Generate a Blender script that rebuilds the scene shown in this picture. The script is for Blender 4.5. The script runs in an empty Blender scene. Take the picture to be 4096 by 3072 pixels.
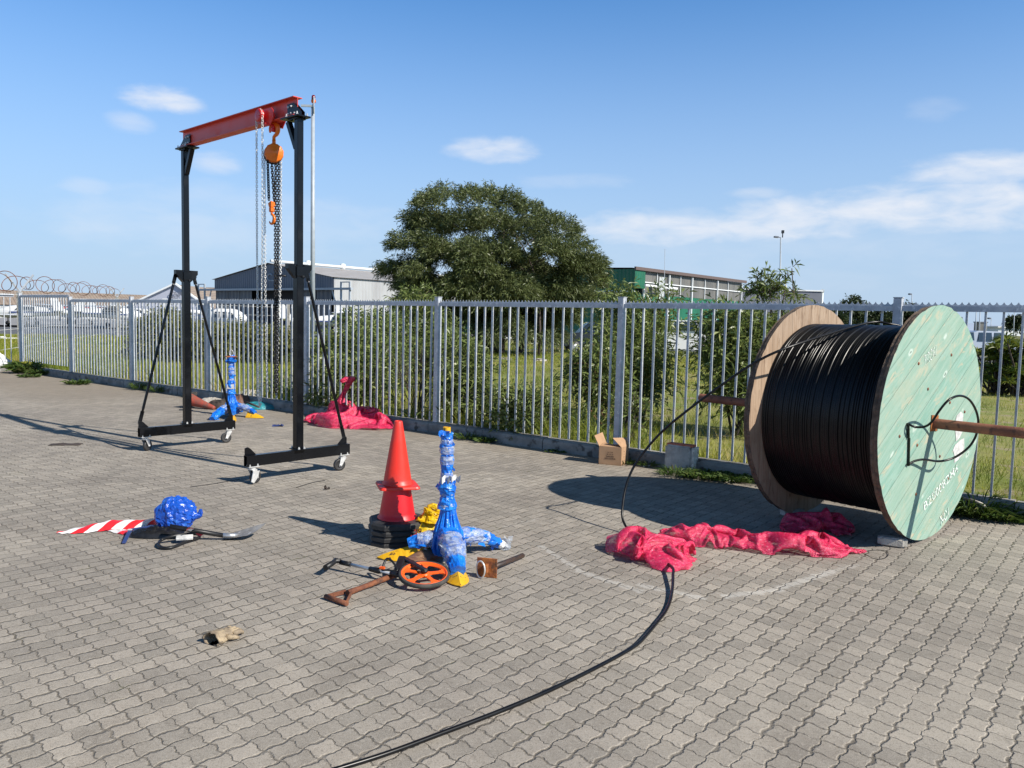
import bpy, math, random
import numpy as np
from mathutils import Vector, Matrix, noise
random.seed(7); rng = np.random.default_rng(7)
R = math.radians; PI = math.pi
sc = bpy.context.scene
col = sc.collection

# ------------------------------------------------------------------ camera
F, PITCH, ROLL, EYE = 3171.9, 0.0807, 0.0241, 1.6
def cam_basis():
    fwd = np.array([0, math.cos(PITCH), -math.sin(PITCH)]); rt = np.array([1., 0, 0]); up = np.array([0, math.sin(PITCH), math.cos(PITCH)])
    c, s = math.cos(ROLL), math.sin(ROLL)
    return c*rt+s*up, -s*rt+c*up, fwd
CR, CU, CF = cam_basis()
cd = bpy.data.cameras.new('camera'); cam = bpy.data.objects.new('camera', cd); col.objects.link(cam)
cd.sensor_width = 36; cd.lens = F/4096*36; cd.clip_start = .05; cd.clip_end = 6000
M = Matrix((tuple(CR)+(0,), tuple(CU)+(0,), tuple(-CF)+(0,), (0, 0, 0, 1))).transposed()
M[0][3], M[1][3], M[2][3] = 0, 0, EYE; M[3][0] = M[3][1] = M[3][2] = 0; M[3][3] = 1
cam.matrix_world = M
sc.camera = cam
def ray(u, v): return CF+CR*(u-2048)/F-CU*(v-1536)/F
def G(u, v, z=0.):                       # survey point of the photograph at height z
    d = ray(u, v); t = (z-EYE)/d[2]; return Vector((d[0]*t, d[1]*t, z))
def D(u, v, y):                          # survey point at distance y
    d = ray(u, v); t = y/d[1]; return Vector((d[0]*t, y, EYE+d[2]*t))

# ------------------------------------------------------------------ sun, sky, exposure
SUN_AZ, SUN_EL = R(-33), R(38)          # azimuth from +x, counter-clockwise
sv = Vector((math.cos(SUN_EL)*math.cos(SUN_AZ), math.cos(SUN_EL)*math.sin(SUN_AZ), math.sin(SUN_EL)))
sl = bpy.data.lights.new('sun', 'SUN'); sl.energy = 5.0; sl.angle = R(.5); sl.color = (1, .935, .84)
so = bpy.data.objects.new('sun', sl); col.objects.link(so); so.rotation_euler = sv.to_track_quat('Z', 'Y').to_euler(); so.location = (8, -6, 12)
vs = sc.view_settings; vs.view_transform = 'Standard'; vs.look = 'None'; vs.exposure = .42; vs.gamma = 1; vs.use_curve_mapping = False
w = bpy.data.worlds.new('World'); sc.world = w; w.use_nodes = True
nt = w.node_tree; nt.nodes.clear()

class NT:                                 # tiny node expression helper
    def __init__(s, tree): s.t = tree
    def n(s, typ, **k):
        x = s.t.nodes.new(typ)
        for a, b in k.items(): setattr(x, a, b)
        return x
    def put(s, sock, v):
        if v is None: return
        if isinstance(v, bpy.types.NodeSocket): s.t.links.new(v, sock)
        elif isinstance(v, (tuple, list)) and len(v) == 3 and sock.type == 'RGBA': sock.default_value = (*v, 1)
        else: sock.default_value = v
    def m(s, op, a, b=None, c=None, clamp=False):
        x = s.n('ShaderNodeMath', operation=op); x.use_clamp = clamp
        for i, v in enumerate((a, b, c)): s.put(x.inputs[i], v)
        return x.outputs[0]
    def vm(s, op, a, b=None):
        x = s.n('ShaderNodeVectorMath', operation=op); s.put(x.inputs[0], a); s.put(x.inputs[1], b); return x.outputs[0]
    def mix(s, f, a, b, mode='MIX'):
        x = s.n('ShaderNodeMix', data_type='RGBA', blend_type=mode); x.clamp_factor = True
        s.put(x.inputs[0], f); s.put(x.inputs[6], a); s.put(x.inputs[7], b); return x.outputs[2]
    def noise(s, vec=None, scale=5, detail=3, rough=.5, dist=0, col=False):
        x = s.n('ShaderNodeTexNoise'); s.put(x.inputs['Vector'], vec); s.put(x.inputs['Scale'], scale)
        x.inputs['Detail'].default_value = detail; x.inputs['Roughness'].default_value = rough; x.inputs['Distortion'].default_value = dist
        return x.outputs[1 if col else 0]
    def ramp(s, f, lo, hi, a=0., b=1.):
        x = s.n('ShaderNodeMapRange', interpolation_type='SMOOTHSTEP'); s.put(x.inputs[0], f)
        for i, v in enumerate((lo, hi, a, b)): s.put(x.inputs[i+1], v)
        return x.outputs[0]
    def xyz(s, v):
        x = s.n('ShaderNodeSeparateXYZ'); s.put(x.inputs[0], v); return x.outputs
    def cxyz(s, a, b, c):
        x = s.n('ShaderNodeCombineXYZ'); s.put(x.inputs[0], a); s.put(x.inputs[1], b); s.put(x.inputs[2], c); return x.outputs[0]

S = NT(nt)
sky = S.n('ShaderNodeTexSky', sky_type='NISHITA'); sky.sun_disc = False; sky.sun_elevation = SUN_EL
sky.sun_rotation = PI/2-SUN_AZ; sky.air_density = 1.; sky.dust_density = .6; sky.ozone_density = 3.0; sky.altitude = 20
tc = S.n('ShaderNodeTexCoord'); gx, gy, gz = S.xyz(tc.outputs['Generated'])
az = S.m('MULTIPLY', S.m('ARCTAN2', gx, gy), 57.2958); el = S.m('MULTIPLY', S.m('ARCSINE', gz), 57.2958)
def azel(u, v):                            # overview (2212 px wide) -> azimuth, elevation
    d = ray(u*1.8517, v*1.8517); d = d/np.linalg.norm(d); return math.degrees(math.atan2(d[0], d[1])), math.degrees(math.asin(d[2]))
cn = S.noise(S.cxyz(S.m('MULTIPLY', az, .16), S.m('MULTIPLY', el, .45), 0.), 1.9, 6, .55, .3)
cn2 = S.noise(S.cxyz(S.m('MULTIPLY', az, .11), S.m('MULTIPLY', el, .5), 3.), 1.2, 4, .55)
mask = None
for (u, v, a, b, s) in [(352, 216, 72, 24, .95), (280, 267, 42, 22, .4), (472, 352, 58, 20, .5), (190, 402, 45, 17, .3), (1068, 322, 92, 26, .85),
        (470, 432, 230, 34, .22), (430, 490, 300, 60, .3), (700, 480, 170, 50, .25), (1490, 492, 330, 36, .85), (1740, 470, 190, 44, .95), (2040, 448, 260, 46, .95), (2150, 362, 150, 30, .9),
        (1640, 418, 60, 13, .45), (1240, 392, 130, 16, .2), (2015, 235, 50, 22, .18), (1700, 530, 500, 40, .2), (1350, 570, 600, 80, .15)]:
    ca, ce = azel(u, v); da = a*1.8517/F*57.3; de = b*1.8517/F*57.3
    x = S.m('DIVIDE', S.m('SUBTRACT', az, ca), da); y = S.m('DIVIDE', S.m('SUBTRACT', el, ce), de)
    # flatter base than top
    r2 = S.m('ADD', S.m('MULTIPLY', x, x), S.m('MULTIPLY', y, y))
    q = S.m('SUBTRACT', 1.5, r2)
    q = S.m('ADD', q, S.m('MULTIPLY', S.m('SUBTRACT', cn, .5), 3.0))
    q = S.m('MULTIPLY', S.ramp(q, 0., 2.2), s)
    mask = q if mask is None else S.m('MAXIMUM', mask, q)
mask = S.m('MULTIPLY', mask, S.m('ADD', .7, S.m('MULTIPLY', cn2, .6)), clamp=True)
hz = S.ramp(el, 27., -3.)                  # pale air low over the horizon
skyc = S.mix(1., sky.outputs[0], (.52, 1.08, 1.50), 'MULTIPLY')
high = S.ramp(el, 26., 52.)               # sky above the view darkened and drained of blue, to deepen shade
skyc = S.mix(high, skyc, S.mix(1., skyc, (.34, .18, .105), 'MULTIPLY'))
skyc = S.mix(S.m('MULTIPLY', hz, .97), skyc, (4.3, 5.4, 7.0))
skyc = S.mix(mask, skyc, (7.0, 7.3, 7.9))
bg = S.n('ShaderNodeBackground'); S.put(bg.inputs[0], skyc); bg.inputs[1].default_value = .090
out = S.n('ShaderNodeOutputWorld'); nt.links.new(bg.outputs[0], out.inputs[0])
try: sc.cycles.max_bounces = 6; sc.cycles.transparent_max_bounces = 12; sc.cycles.caustics_reflective = False; sc.cycles.caustics_refractive = False
except Exception: pass

# ------------------------------------------------------------------ materials
def mat(name, c1, c2=None, scale=6, rough=.6, metal=0., bump=0., bscale=40, spec=.5, lo=.35, hi=.65, c3=None, s3=40, stretch=None, rvar=0., coat=0., detail=4, transl=0.):
    m = bpy.data.materials.new(name); m.use_nodes = True; T = NT(m.node_tree); b = m.node_tree.nodes['Principled BSDF']
    tc = T.n('ShaderNodeTexCoord').outputs['Object']
    if stretch: tc2 = T.vm('MULTIPLY', tc, stretch)
    else: tc2 = tc
    c = c1
    if c2 is not None: c = T.mix(T.ramp(T.noise(tc2, scale, detail, .6), lo, hi), c1, c2)
    if c3 is not None: c = T.mix(T.ramp(T.noise(tc2, s3, 3, .6), .56, .68), c, c3)
    T.put(b.inputs['Base Color'], c); b.inputs['Metallic'].default_value = metal; b.inputs['Specular IOR Level'].default_value = spec
    if rvar: T.put(b.inputs['Roughness'], T.m('ADD', rough, T.m('MULTIPLY', T.m('SUBTRACT', T.noise(tc, 12, 4), .5), rvar), clamp=True))
    else: b.inputs['Roughness'].default_value = rough
    if coat: b.inputs['Coat Weight'].default_value = coat; b.inputs['Coat Roughness'].default_value = .15
    if bump:
        bn = T.n('ShaderNodeBump'); bn.inputs['Strength'].default_value = bump; bn.inputs['Distance'].default_value = .01
        T.put(bn.inputs['Height'], T.noise(tc2, bscale, 4, .6)); T.put(b.inputs['Normal'], bn.outputs[0])
    if transl:
        o = [x for x in m.node_tree.nodes if x.type == 'OUTPUT_MATERIAL'][0]
        tr = T.n('ShaderNodeBsdfTranslucent'); T.put(tr.inputs[0], c); ms = T.n('ShaderNodeMixShader'); ms.inputs[0].default_value = transl
        m.node_tree.links.new(b.outputs[0], ms.inputs[1]); m.node_tree.links.new(tr.outputs[0], ms.inputs[2]); m.node_tree.links.new(ms.outputs[0], o.inputs[0])
    return m

def leaf_mat(name, a, b_, c, rough=.5, transl=.3):
    m = bpy.data.materials.new(name); m.use_nodes = True; T = NT(m.node_tree); b = m.node_tree.nodes['Principled BSDF']
    at = T.n('ShaderNodeAttribute'); at.attribute_name = 'tint'
    f = at.outputs['Fac']
    cc = T.mix(T.ramp(f, 0., .6), a, b_); cc = T.mix(T.ramp(f, .75, 1.), cc, c)
    T.put(b.inputs['Base Color'], cc); b.inputs['Roughness'].default_value = rough; b.inputs['Specular IOR Level'].default_value = .35
    o = [x for x in m.node_tree.nodes if x.type == 'OUTPUT_MATERIAL'][0]
    tr = T.n('ShaderNodeBsdfTranslucent'); T.put(tr.inputs[0], cc); ms = T.n('ShaderNodeMixShader'); ms.inputs[0].default_value = transl
    m.node_tree.links.new(b.outputs[0], ms.inputs[1]); m.node_tree.links.new(tr.outputs[0], ms.inputs[2]); m.node_tree.links.new(ms.outputs[0], o.inputs[0])
    return m

def film_mat(name, color, alpha, rough=.2):
    m = bpy.data.materials.new(name); m.use_nodes = True; T = NT(m.node_tree); b = m.node_tree.nodes['Principled BSDF']
    tc = T.n('ShaderNodeTexCoord').outputs['Object']
    f = T.ramp(T.noise(T.vm('MULTIPLY', tc, (1, 1, 2.6)), 15, 4, .6, 1.2), .35, .68)
    T.put(b.inputs['Base Color'], color); b.inputs['Roughness'].default_value = rough
    T.put(b.inputs['Alpha'], T.m('ADD', alpha-.22, T.m('MULTIPLY', f, .5), clamp=True))
    bn = T.n('ShaderNodeBump'); bn.inputs['Strength'].default_value = .8; bn.inputs['Distance'].default_value = .006
    T.put(bn.inputs['Height'], T.noise(tc, 60, 4, .6)); T.put(b.inputs['Normal'], bn.outputs[0])
    return m

# paving: wavy interlocking blocks laid square to the fence
FA = R(-38.62); FD = Vector((math.cos(FA), math.sin(FA), 0)); FN = Vector((-FD.y, FD.x, 0))   # along the fence / beyond it
def paver_material():
    m = bpy.data.materials.new('concrete_pavers'); m.use_nodes = True; T = NT(m.node_tree); b = m.node_tree.nodes['Principled BSDF']
    tc = T.n('ShaderNodeTexCoord').outputs['Object']; x, y, z = T.xyz(tc)
    wob = T.noise(tc, 1.3, 2, .5, 0, True); wx, wy, wz = T.xyz(wob)
    LV, LU = .0965, .1035
    v = T.m('ADD', T.m('ADD', T.m('MULTIPLY', x, FD.x/LV), T.m('MULTIPLY', y, FD.y/LV)), T.m('MULTIPLY', wx, .35))
    u = T.m('ADD', T.m('ADD', T.m('MULTIPLY', x, FN.x/LU), T.m('MULTIPLY', y, FN.y/LU)), T.m('MULTIPLY', wy, .35))
    fine = T.noise(tc, 55, 2, .5)
    jit = T.m('MULTIPLY', T.m('SUBTRACT', fine, .5), .17)
    v2 = T.m('ADD', v, T.m('ADD', jit, T.m('MULTIPLY', T.m('SINE', T.m('MULTIPLY', u, 2*PI)), .060)))
    u2 = T.m('ADD', u, T.m('ADD', jit, T.m('MULTIPLY', T.m('SINE', T.m('MULTIPLY', v, 2*PI)), -.066)))
    iv, iu = T.m('FLOOR', v2), T.m('FLOOR', u2)
    def edge(q): fr = T.m('FRACT', q); return T.m('MINIMUM', fr, T.m('SUBTRACT', 1., fr))
    wv = T.m('ADD', .006, T.m('MULTIPLY', T.ramp(T.noise(tc, 7, 4, .65), .3, .72), .065))
    ev = T.m('DIVIDE', edge(v2), T.m('MULTIPLY', wv, 1.15))
    eu = T.m('DIVIDE', edge(u2), T.m('MULTIPLY', wv, .70))
    e = T.m('MINIMUM', ev, eu)
    joint = T.ramp(e, .45, 1.5, 1., 0.)
    rnd = T.n('ShaderNodeTexWhiteNoise', noise_dimensions='2D'); T.put(rnd.inputs['Vector'], T.cxyz(iv, iu, 0.))
    rv = rnd.outputs[0]; 
    c = T.mix(rv, (.240, .212, .175), (.392, .345, .284))
    big = T.noise(tc, .55, 4, .6)
    c = T.mix(T.ramp(big, .36, .62), c, T.mix(1., c, (.72, .71, .72), 'MULTIPLY'))
    st = T.noise(tc, 1.15, 6, .72, .6)
    c = T.mix(T.m('MULTIPLY', T.ramp(st, .52, .66), .55), c, T.mix(1., c, (.60, .57, .55), 'MULTIPLY'))
    mid = T.noise(tc, 3.2, 4, .6)
    c = T.mix(T.m('MULTIPLY', T.ramp(mid, .55, .72), .30), c, (.15, .132, .105))
    grit = T.noise(tc, 260, 2, .7)
    c = T.mix(T.m('MULTIPLY', T.ramp(grit, .42, .62), .36), c, (.50, .475, .43))
    c = T.mix(T.m('MULTIPLY', T.ramp(T.noise(tc, 150, 3, .7), .54, .64), .60), c, (.12, .11, .095))
    c = T.mix(T.m('MULTIPLY', T.ramp(T.noise(tc, 62, 3, .7), .53, .64), .42), c, (.13, .118, .10))
    c = T.mix(T.m('MULTIPLY', T.ramp(T.noise(tc, 48, 4, .7, .4), .54, .68), .34), c, (.47, .43, .37))
    chip = T.ramp(T.noise(tc, 31, 3, .6), .70, .74); c = T.mix(T.m('MULTIPLY', chip, .6), c, (.09, .08, .065))
    tone = T.ramp(T.noise(tc, 14, 3, .6), .3, .7)
    c = T.mix(T.m('MULTIPLY', tone, .16), c, (.41, .38, .335))
    # sand washed against the kerb, brown along the far fence
    s = T.m('ADD', T.m('MULTIPLY', x, FD.x), T.m('MULTIPLY', y, FD.y)); t = T.m('ADD', T.m('MULTIPLY', x, FN.x), T.m('MULTIPLY', y, FN.y))
    sand = T.m('MULTIPLY', T.ramp(T.m('ADD', t, T.m('MULTIPLY', T.m('SUBTRACT', T.noise(tc, 1.1, 4), .5), 1.6)), 7.1, 7.9), .6)
    far = T.m('MULTIPLY', T.ramp(s, -12., -17.), T.ramp(t, 4.6, 6.4))
    sand = T.m('MAXIMUM', sand, T.m('MULTIPLY', far, .7))
    joint2 = T.m('MULTIPLY', joint, T.m('SUBTRACT', 1., T.m('MULTIPLY', sand, .6)))
    c = T.mix(sand, c, (.255, .215, .165))
    jc = T.mix(T.ramp(T.noise(tc, 6, 3), .50, .70), (.100, .085, .066), (.185, .160, .126))
    jc = T.mix(T.ramp(T.noise(tc, 2.6, 4), .63, .70), jc, (.085, .085, .03))
    c = T.mix(T.m('MULTIPLY', joint2, T.ramp(T.noise(tc, 1.7, 4), .3, .7, .45, .88)), c, jc)
    # worn white paint: short lines with flaked edges
    def seg(a, b_, r, k):
        ab = b_-a; L2 = ab.length_squared
        px, py = T.m('SUBTRACT', x, a.x), T.m('SUBTRACT', y, a.y)
        h = T.m('DIVIDE', T.m('ADD', T.m('MULTIPLY', px, ab.x), T.m('MULTIPLY', py, ab.y)), L2, clamp=True)
        dx, dy = T.m('SUBTRACT', px, T.m('MULTIPLY', h, ab.x)), T.m('SUBTRACT', py, T.m('MULTIPLY', h, ab.y))
        d = T.m('SQRT', T.m('ADD', T.m('MULTIPLY', dx, dx), T.m('MULTIPLY', dy, dy)))
        return T.m('MULTIPLY', T.ramp(T.m('ADD', d, T.m('MULTIPLY', T.m('SUBTRACT', T.noise(tc, 22, 4, .7), .5), .13)), r, r*.35), k)
    p = None
    for (a, b_, r, k) in [((2165, 2185), (2330, 2290), .035, .5), ((2330, 2290), (2560, 2365), .04, .5), ((2560, 2340), (2800, 2390), .045, .6), ((2900, 2385), (3120, 2360), .045, .6), ((3110, 2355), (3330, 2285), .045, .62),
                       ((3330, 2285), (3420, 2262), .03, .4), ((1850, 1925), (2120, 1905), .012, .35), ((2010, 2110), (2150, 2075), .015, .35), ((1640, 2100), (1760, 2050), .02, .2), ((3352, 2262), (3425, 2258), .02, .2)]:
        a, b_ = G(*a), G(*b_); q = seg(a, b_, r, k*.52); p = q if p is None else T.m('MAXIMUM', p, q)
    c = T.mix(T.m('MULTIPLY', p, T.m('SUBTRACT', 1., T.m('MULTIPLY', joint, .8))), c, (.68, .67, .63))
    T.put(b.inputs['Base Color'], c); b.inputs['Roughness'].default_value = .9; b.inputs['Specular IOR Level'].default_value = .25
    h = T.m('ADD', T.m('ADD', T.ramp(e, .3, 2.2), T.m('MULTIPLY', rv, .5)), T.m('MULTIPLY', grit, .22))
    bn = T.n('ShaderNodeBump'); bn.inputs['Strength'].default_value = .75; bn.inputs['Distance'].default_value = .006; T.put(bn.inputs['Height'], h); T.put(b.inputs['Normal'], bn.outputs[0])
    return m

def steel_paint(name, c, wear=(.35, .33, .3), rough=.3, amt=.70, spec=.5):
    m = bpy.data.materials.new(name); m.use_nodes = True; T = NT(m.node_tree); b = m.node_tree.nodes['Principled BSDF']; b.inputs['Specular IOR Level'].default_value = spec
    tc = T.n('ShaderNodeTexCoord').outputs['Object']
    f = T.ramp(T.noise(T.vm('MULTIPLY', tc, (1, 1, .35)), 26, 5, .7), amt, amt+.02)
    d = T.ramp(T.noise(tc, 4, 4), .45, .75)
    cc = T.mix(T.m('MULTIPLY', d, .35), c, tuple(min(1, q*1.25+.004) for q in c)); cc = T.mix(f, cc, wear)
    T.put(b.inputs['Base Color'], cc); T.put(b.inputs['Roughness'], T.m('ADD', rough, T.m('MULTIPLY', d, .22)))
    bn = T.n('ShaderNodeBump'); bn.inputs['Strength'].default_value = .12; bn.inputs['Distance'].default_value = .004
    T.put(bn.inputs['Height'], T.noise(tc, 30, 4)); T.put(b.inputs['Normal'], bn.outputs[0])
    return m

MT = {}
MT['paver'] = paver_material()
MT['kerb'] = mat('kerb_concrete', (.30, .29, .27), (.17, .165, .155), 3, .9, bump=.6, bscale=60, c3=(.09, .08, .07), s3=7)
MT['galv'] = mat('galvanised_steel', (.52, .54, .57), (.40, .42, .46), 9, .45, .15, c3=(.66, .67, .69), s3=22, rvar=.15)
MT['zinc'] = mat('bright_zinc', (.74, .74, .72), (.55, .55, .54), 30, .35, .35)
MT['black'] = steel_paint('black_gloss_enamel', (.004, .0045, .006), (.16, .15, .14), .20, .745, .32)
MT['red'] = steel_paint('red_oxide_paint', (.62, .060, .036), (.40, .13, .08), .38, .74)
MT['trolley_red'] = steel_paint('bright_red_paint', (.60, .018, .014), rough=.3, amt=.76)
MT['orange'] = steel_paint('orange_enamel', (.80, .17, .012), (.3, .1, .03), .3, .76)
MT['yellowpaint'] = steel_paint('chipped_yellow_paint', (.66, .36, .012), (.09, .05, .03), .42, .60)
MT['rubber'] = mat('black_rubber', (.018, .018, .019), (.035, .034, .033), 12, .55, bump=.15)
MT['tyre'] = mat('dusty_tyre', (.03, .029, .028), (.07, .065, .058), 20, .8)
MT['cone'] = mat('red_orange_cone_plastic', (.84, .034, .016), (.68, .045, .03), 5, .42, bump=.05, bscale=18, transl=.12)
MT['cone2'] = mat('red_cone_plastic', (.74, .012, .020), (.66, .012, .018), 3, .42, bump=.05, bscale=18, transl=.08)
MT['cone_old'] = mat('dirty_faded_cone', (.36, .06, .035), (.22, .07, .05), 9, .7, c3=(.14, .08, .06), s3=14)
MT['conebase'] = mat('black_cone_base_rubber', (.017, .017, .018), (.042, .040, .038), 7, .6, bump=.4, bscale=30)
MT['blue'] = mat('crinkled_blue_plastic', (.006, .125, .60), (.016, .23, .76), 14, .26, bump=.9, bscale=26, spec=.6, transl=.12)
MT['bluebag'] = mat('dark_blue_bin_bag', (.008, .055, .34), (.012, .09, .48), 14, .26, bump=1., bscale=20, spec=.6, c3=(.03, .14, .50), s3=9)
MT['film'] = film_mat('clear_stretch_film', (.50, .55, .62), .46)
MT['yellowbag'] = mat('yellow_carrier_bag', (.80, .56, .010), (.72, .44, .010), 12, .35, bump=.8, bscale=24, transl=.25)
MT['redprint'] = mat('red_print', (.55, .04, .02), rough=.5)
MT['pink'] = mat('crimson_net_fabric', (.88, .050, .160), (.70, .022, .095), 10, .34, bump=.6, bscale=90, c3=(.90, .22, .32), s3=45, stretch=(1, 1, 2.5), spec=.6, transl=.22)
_m = MT['pink']; _T = NT(_m.node_tree); _b = _m.node_tree.nodes['Principled BSDF']; _tc = _T.n('ShaderNodeTexCoord').outputs['Object']
_al = _T.m('ADD', .62, _T.m('MULTIPLY', _T.ramp(_T.noise(_tc, 30, 4, .6), .35, .65), .38)); _T.put(_b.inputs['Alpha'], _al)
_ms = [x for x in _m.node_tree.nodes if x.type == 'MIX_SHADER'][0]; _tp = _T.n('ShaderNodeBsdfTransparent'); _mx = _T.n('ShaderNodeMixShader'); _T.put(_mx.inputs[0], _al)
_m.node_tree.links.new(_tp.outputs[0], _mx.inputs[1]); _m.node_tree.links.new(_ms.outputs[0], _mx.inputs[2]); _m.node_tree.links.new(_mx.outputs[0], [x for x in _m.node_tree.nodes if x.type == 'OUTPUT_MATERIAL'][0].inputs[0]); _b.inputs['Alpha'].default_value = 1
for _l in list(_m.node_tree.links):
    if _l.to_socket == _b.inputs['Alpha']: _m.node_tree.links.remove(_l)
MT['rust'] = mat('rusty_steel', (.13, .045, .025), (.24, .085, .035), 14, .82, bump=.5, bscale=60, c3=(.07, .035, .025), s3=9)
MT['rustbright'] = mat('orange_rust', (.34, .11, .022), (.20, .06, .02), 18, .85, bump=.5, bscale=60, c3=(.09, .04, .02), s3=11)
MT['rustpipe'] = mat('rusted_pipe', (.17, .060, .038), (.27, .105, .06), 7, .75, bump=.35, bscale=50, c3=(.10, .04, .03), s3=18)
MT['ochre'] = mat('worn_rusty_blade', (.38, .22, .11), (.24, .12, .065), 11, .5, .3, bump=.3, c3=(.42, .28, .16), s3=10)
MT['darkpipe'] = mat('dark_rod', (.055, .045, .042), (.10, .06, .045), 20, .55, .5, bump=.3)
MT['alu'] = mat('brushed_aluminium', (.60, .61, .62), (.48, .49, .50), 22, .38, .7)
MT['wheelorange'] = mat('orange_wheel_plastic', (.90, .12, .012), rough=.38)
MT['plasticblack'] = mat('black_plastic', (.008, .008, .009), (.016, .016, .017), 22, .42, spec=.4)
MT['cable'] = mat('black_cable_sheath', (.005, .005, .006), (.009, .009, .009), 8, .30, spec=.28)
MT['card'] = mat('brown_cardboard', (.42, .26, .150), (.36, .22, .125), 7, .85, c3=(.30, .18, .10), s3=5)
MT['ink'] = mat('black_stencil_ink', (.045, .030, .025), rough=.9)
MT['whitepaint'] = mat('white_stencil_paint', (.70, .74, .70), (.28, .42, .34), 60, .7, lo=.46, hi=.56)
MT['paper'] = mat('torn_white_paper', (.62, .61, .59), (.44, .44, .43), 22, .85, bump=.4)
MT['whitefilm'] = mat('crumpled_white_plastic', (.70, .70, .69), (.55, .56, .56), 12, .45, bump=.8, bscale=30)
MT['concrete'] = mat('rough_concrete', (.40, .385, .35), (.27, .26, .24), 8, .92, bump=1., bscale=34, c3=(.12, .11, .10), s3=9)
MT['whitewash'] = mat('flaking_white_paint', (.78, .75, .68), (.55, .52, .46), 16, .85, bump=.9, bscale=30, c3=(.30, .28, .25), s3=13)
MT['orangetop'] = mat('faded_orange_paint', (.62, .16, .075), (.50, .13, .07), 9, .8, bump=.3)
MT['brick'] = mat('grey_paver_block', (.46, .43, .38), (.35, .33, .29), 14, .9, bump=.6, bscale=70)
MT['glove'] = mat('weathered_leather', (.20, .155, .11), (.42, .33, .21), 16, .8, bump=.6, c3=(.08, .06, .05), s3=14)
MT['tealbag'] = mat('teal_plastic', (.02, .16, .20), (.03, .25, .29), 12, .3, bump=.9, bscale=30)
MT['tarp'] = mat('dark_brown_cloth', (.035, .028, .025), (.075, .055, .045), 9, .9, bump=.7)
MT['brownleather'] = mat('brown_canvas', (.13, .065, .045), (.20, .11, .08), 9, .8, bump=.6)
MT['sack'] = mat('off_white_sack', (.52, .48, .42), (.40, .36, .31), 8, .8, bump=.6)
MT['grass'] = leaf_mat('grass_blades', (.14, .19, .016), (.29, .30, .035), (.50, .40, .15), .6, .35)
MT['weed'] = leaf_mat('weed_leaves', (.035, .075, .012), (.080, .125, .022), (.22, .19, .07), .6, .3)
MT['wattle'] = leaf_mat('tree_leaves', (.050, .070, .022), (.125, .150, .056), (.26, .28, .15), .40, .22)
MT['bush'] = leaf_mat('broad_bush_leaves', (.070, .105, .028), (.175, .22, .065), (.40, .42, .15), .38, .30)
MT['hedge'] = leaf_mat('hedge_leaves', (.10, .115, .032), (.18, .185, .055), (.29, .25, .11), .6, .25)
MT['darkleaf'] = leaf_mat('dark_conifer_leaves', (.018, .036, .014), (.04, .06, .022), (.08, .09, .03), .6, .15)
MT['yucca'] = leaf_mat('spiky_plant_leaves', (.060, .095, .016), (.16, .20, .030), (.36, .34, .06), .4, .25)
MT['bark'] = mat('brown_bark', (.085, .062, .048), (.05, .038, .03), 12, .9, bump=.6)
MT['redbark'] = mat('reddish_bark', (.17, .07, .04), (.10, .05, .03), 12, .9)
MT['asphalt'] = mat('grey_asphalt', (.105, .108, .115), (.085, .088, .094), .4, .95, bump=.2)
MT['apron'] = mat('pale_concrete_apron', (.26, .26, .26), (.22, .22, .22), .2, .95)
MT['roadline'] = mat('white_barrier_paint', (.80, .80, .78), rough=.6)
MT['glass'] = mat('dark_window_glass', (.02, .025, .03), rough=.08, spec=.8)
MT['white'] = mat('white_vehicle_paint', (.70, .70, .69), rough=.3, coat=.3)
MT['carblack'] = mat('black_car_paint', (.012, .013, .015), rough=.2, coat=.6)
MT['lampgrey'] = mat('grey_pole_paint', (.36, .40, .44), (.31, .345, .38), 6, .45)
MT['redlens'] = mat('dark_red_lens', (.16, .008, .012), rough=.2)
def corrugated(name, c, c2, freq=30., axis=0, rough=.5):
    m = bpy.data.materials.new(name); m.use_nodes = True; T = NT(m.node_tree); b = m.node_tree.nodes['Principled BSDF']
    uv = T.n('ShaderNodeUVMap').outputs[0]; q = T.xyz(uv)[0]
    wv = T.m('SINE', T.m('MULTIPLY', q, freq)); tc = T.n('ShaderNodeTexCoord').outputs['Object']
    cc = T.mix(T.ramp(T.noise(T.vm('MULTIPLY', tc, (1, 1, .25)), .8, 4), .4, .7), c, c2)
    T.put(b.inputs['Base Color'], cc); b.inputs['Roughness'].default_value = rough
    bn = T.n('ShaderNodeBump'); bn.inputs['Strength'].default_value = 1.; bn.inputs['Distance'].default_value = .05; T.put(bn.inputs['Height'], wv); T.put(b.inputs['Normal'], bn.outputs[0])
    return m
MT['sheet_white'] = corrugated('white_ribbed_sheeting', (.44, .45, .45), (.36, .36, .36), 16)
MT['sheet_grey'] = corrugated('blue_grey_ribbed_sheeting', (.13, .15, .19), (.11, .125, .16), 16)
MT['sheet_green'] = corrugated('green_ribbed_sheeting', (.008, .12, .062), (.010, .15, .08), 14)
MT['sheet_clear'] = corrugated('grey_translucent_sheeting', (.165, .16, .145), (.10, .10, .095), 11)
MT['roof_grey'] = corrugated('pale_grey_roofing', (.40, .38, .36), (.34, .32, .30), 12)
MT['roof_brown'] = corrugated('weathered_brown_roofing', (.33, .255, .185), (.26, .20, .15), 8)
MT['brownfascia'] = mat('dark_brown_fascia', (.12, .085, .075), rough=.6)
MT['steelwhite'] = mat('white_steelwork', (.72, .74, .74), rough=.5)
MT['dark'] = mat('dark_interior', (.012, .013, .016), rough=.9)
MT['doorgrey'] = corrugated('dark_grey_door_sheeting', (.10, .11, .125), (.08, .085, .10), 9)
MT['tentwall'] = mat('lilac_grey_wall', (.40, .42, .49), (.36, .38, .45), .3, .8)
MT['cream'] = mat('cream_wall', (.68, .60, .44), rough=.8)
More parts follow.
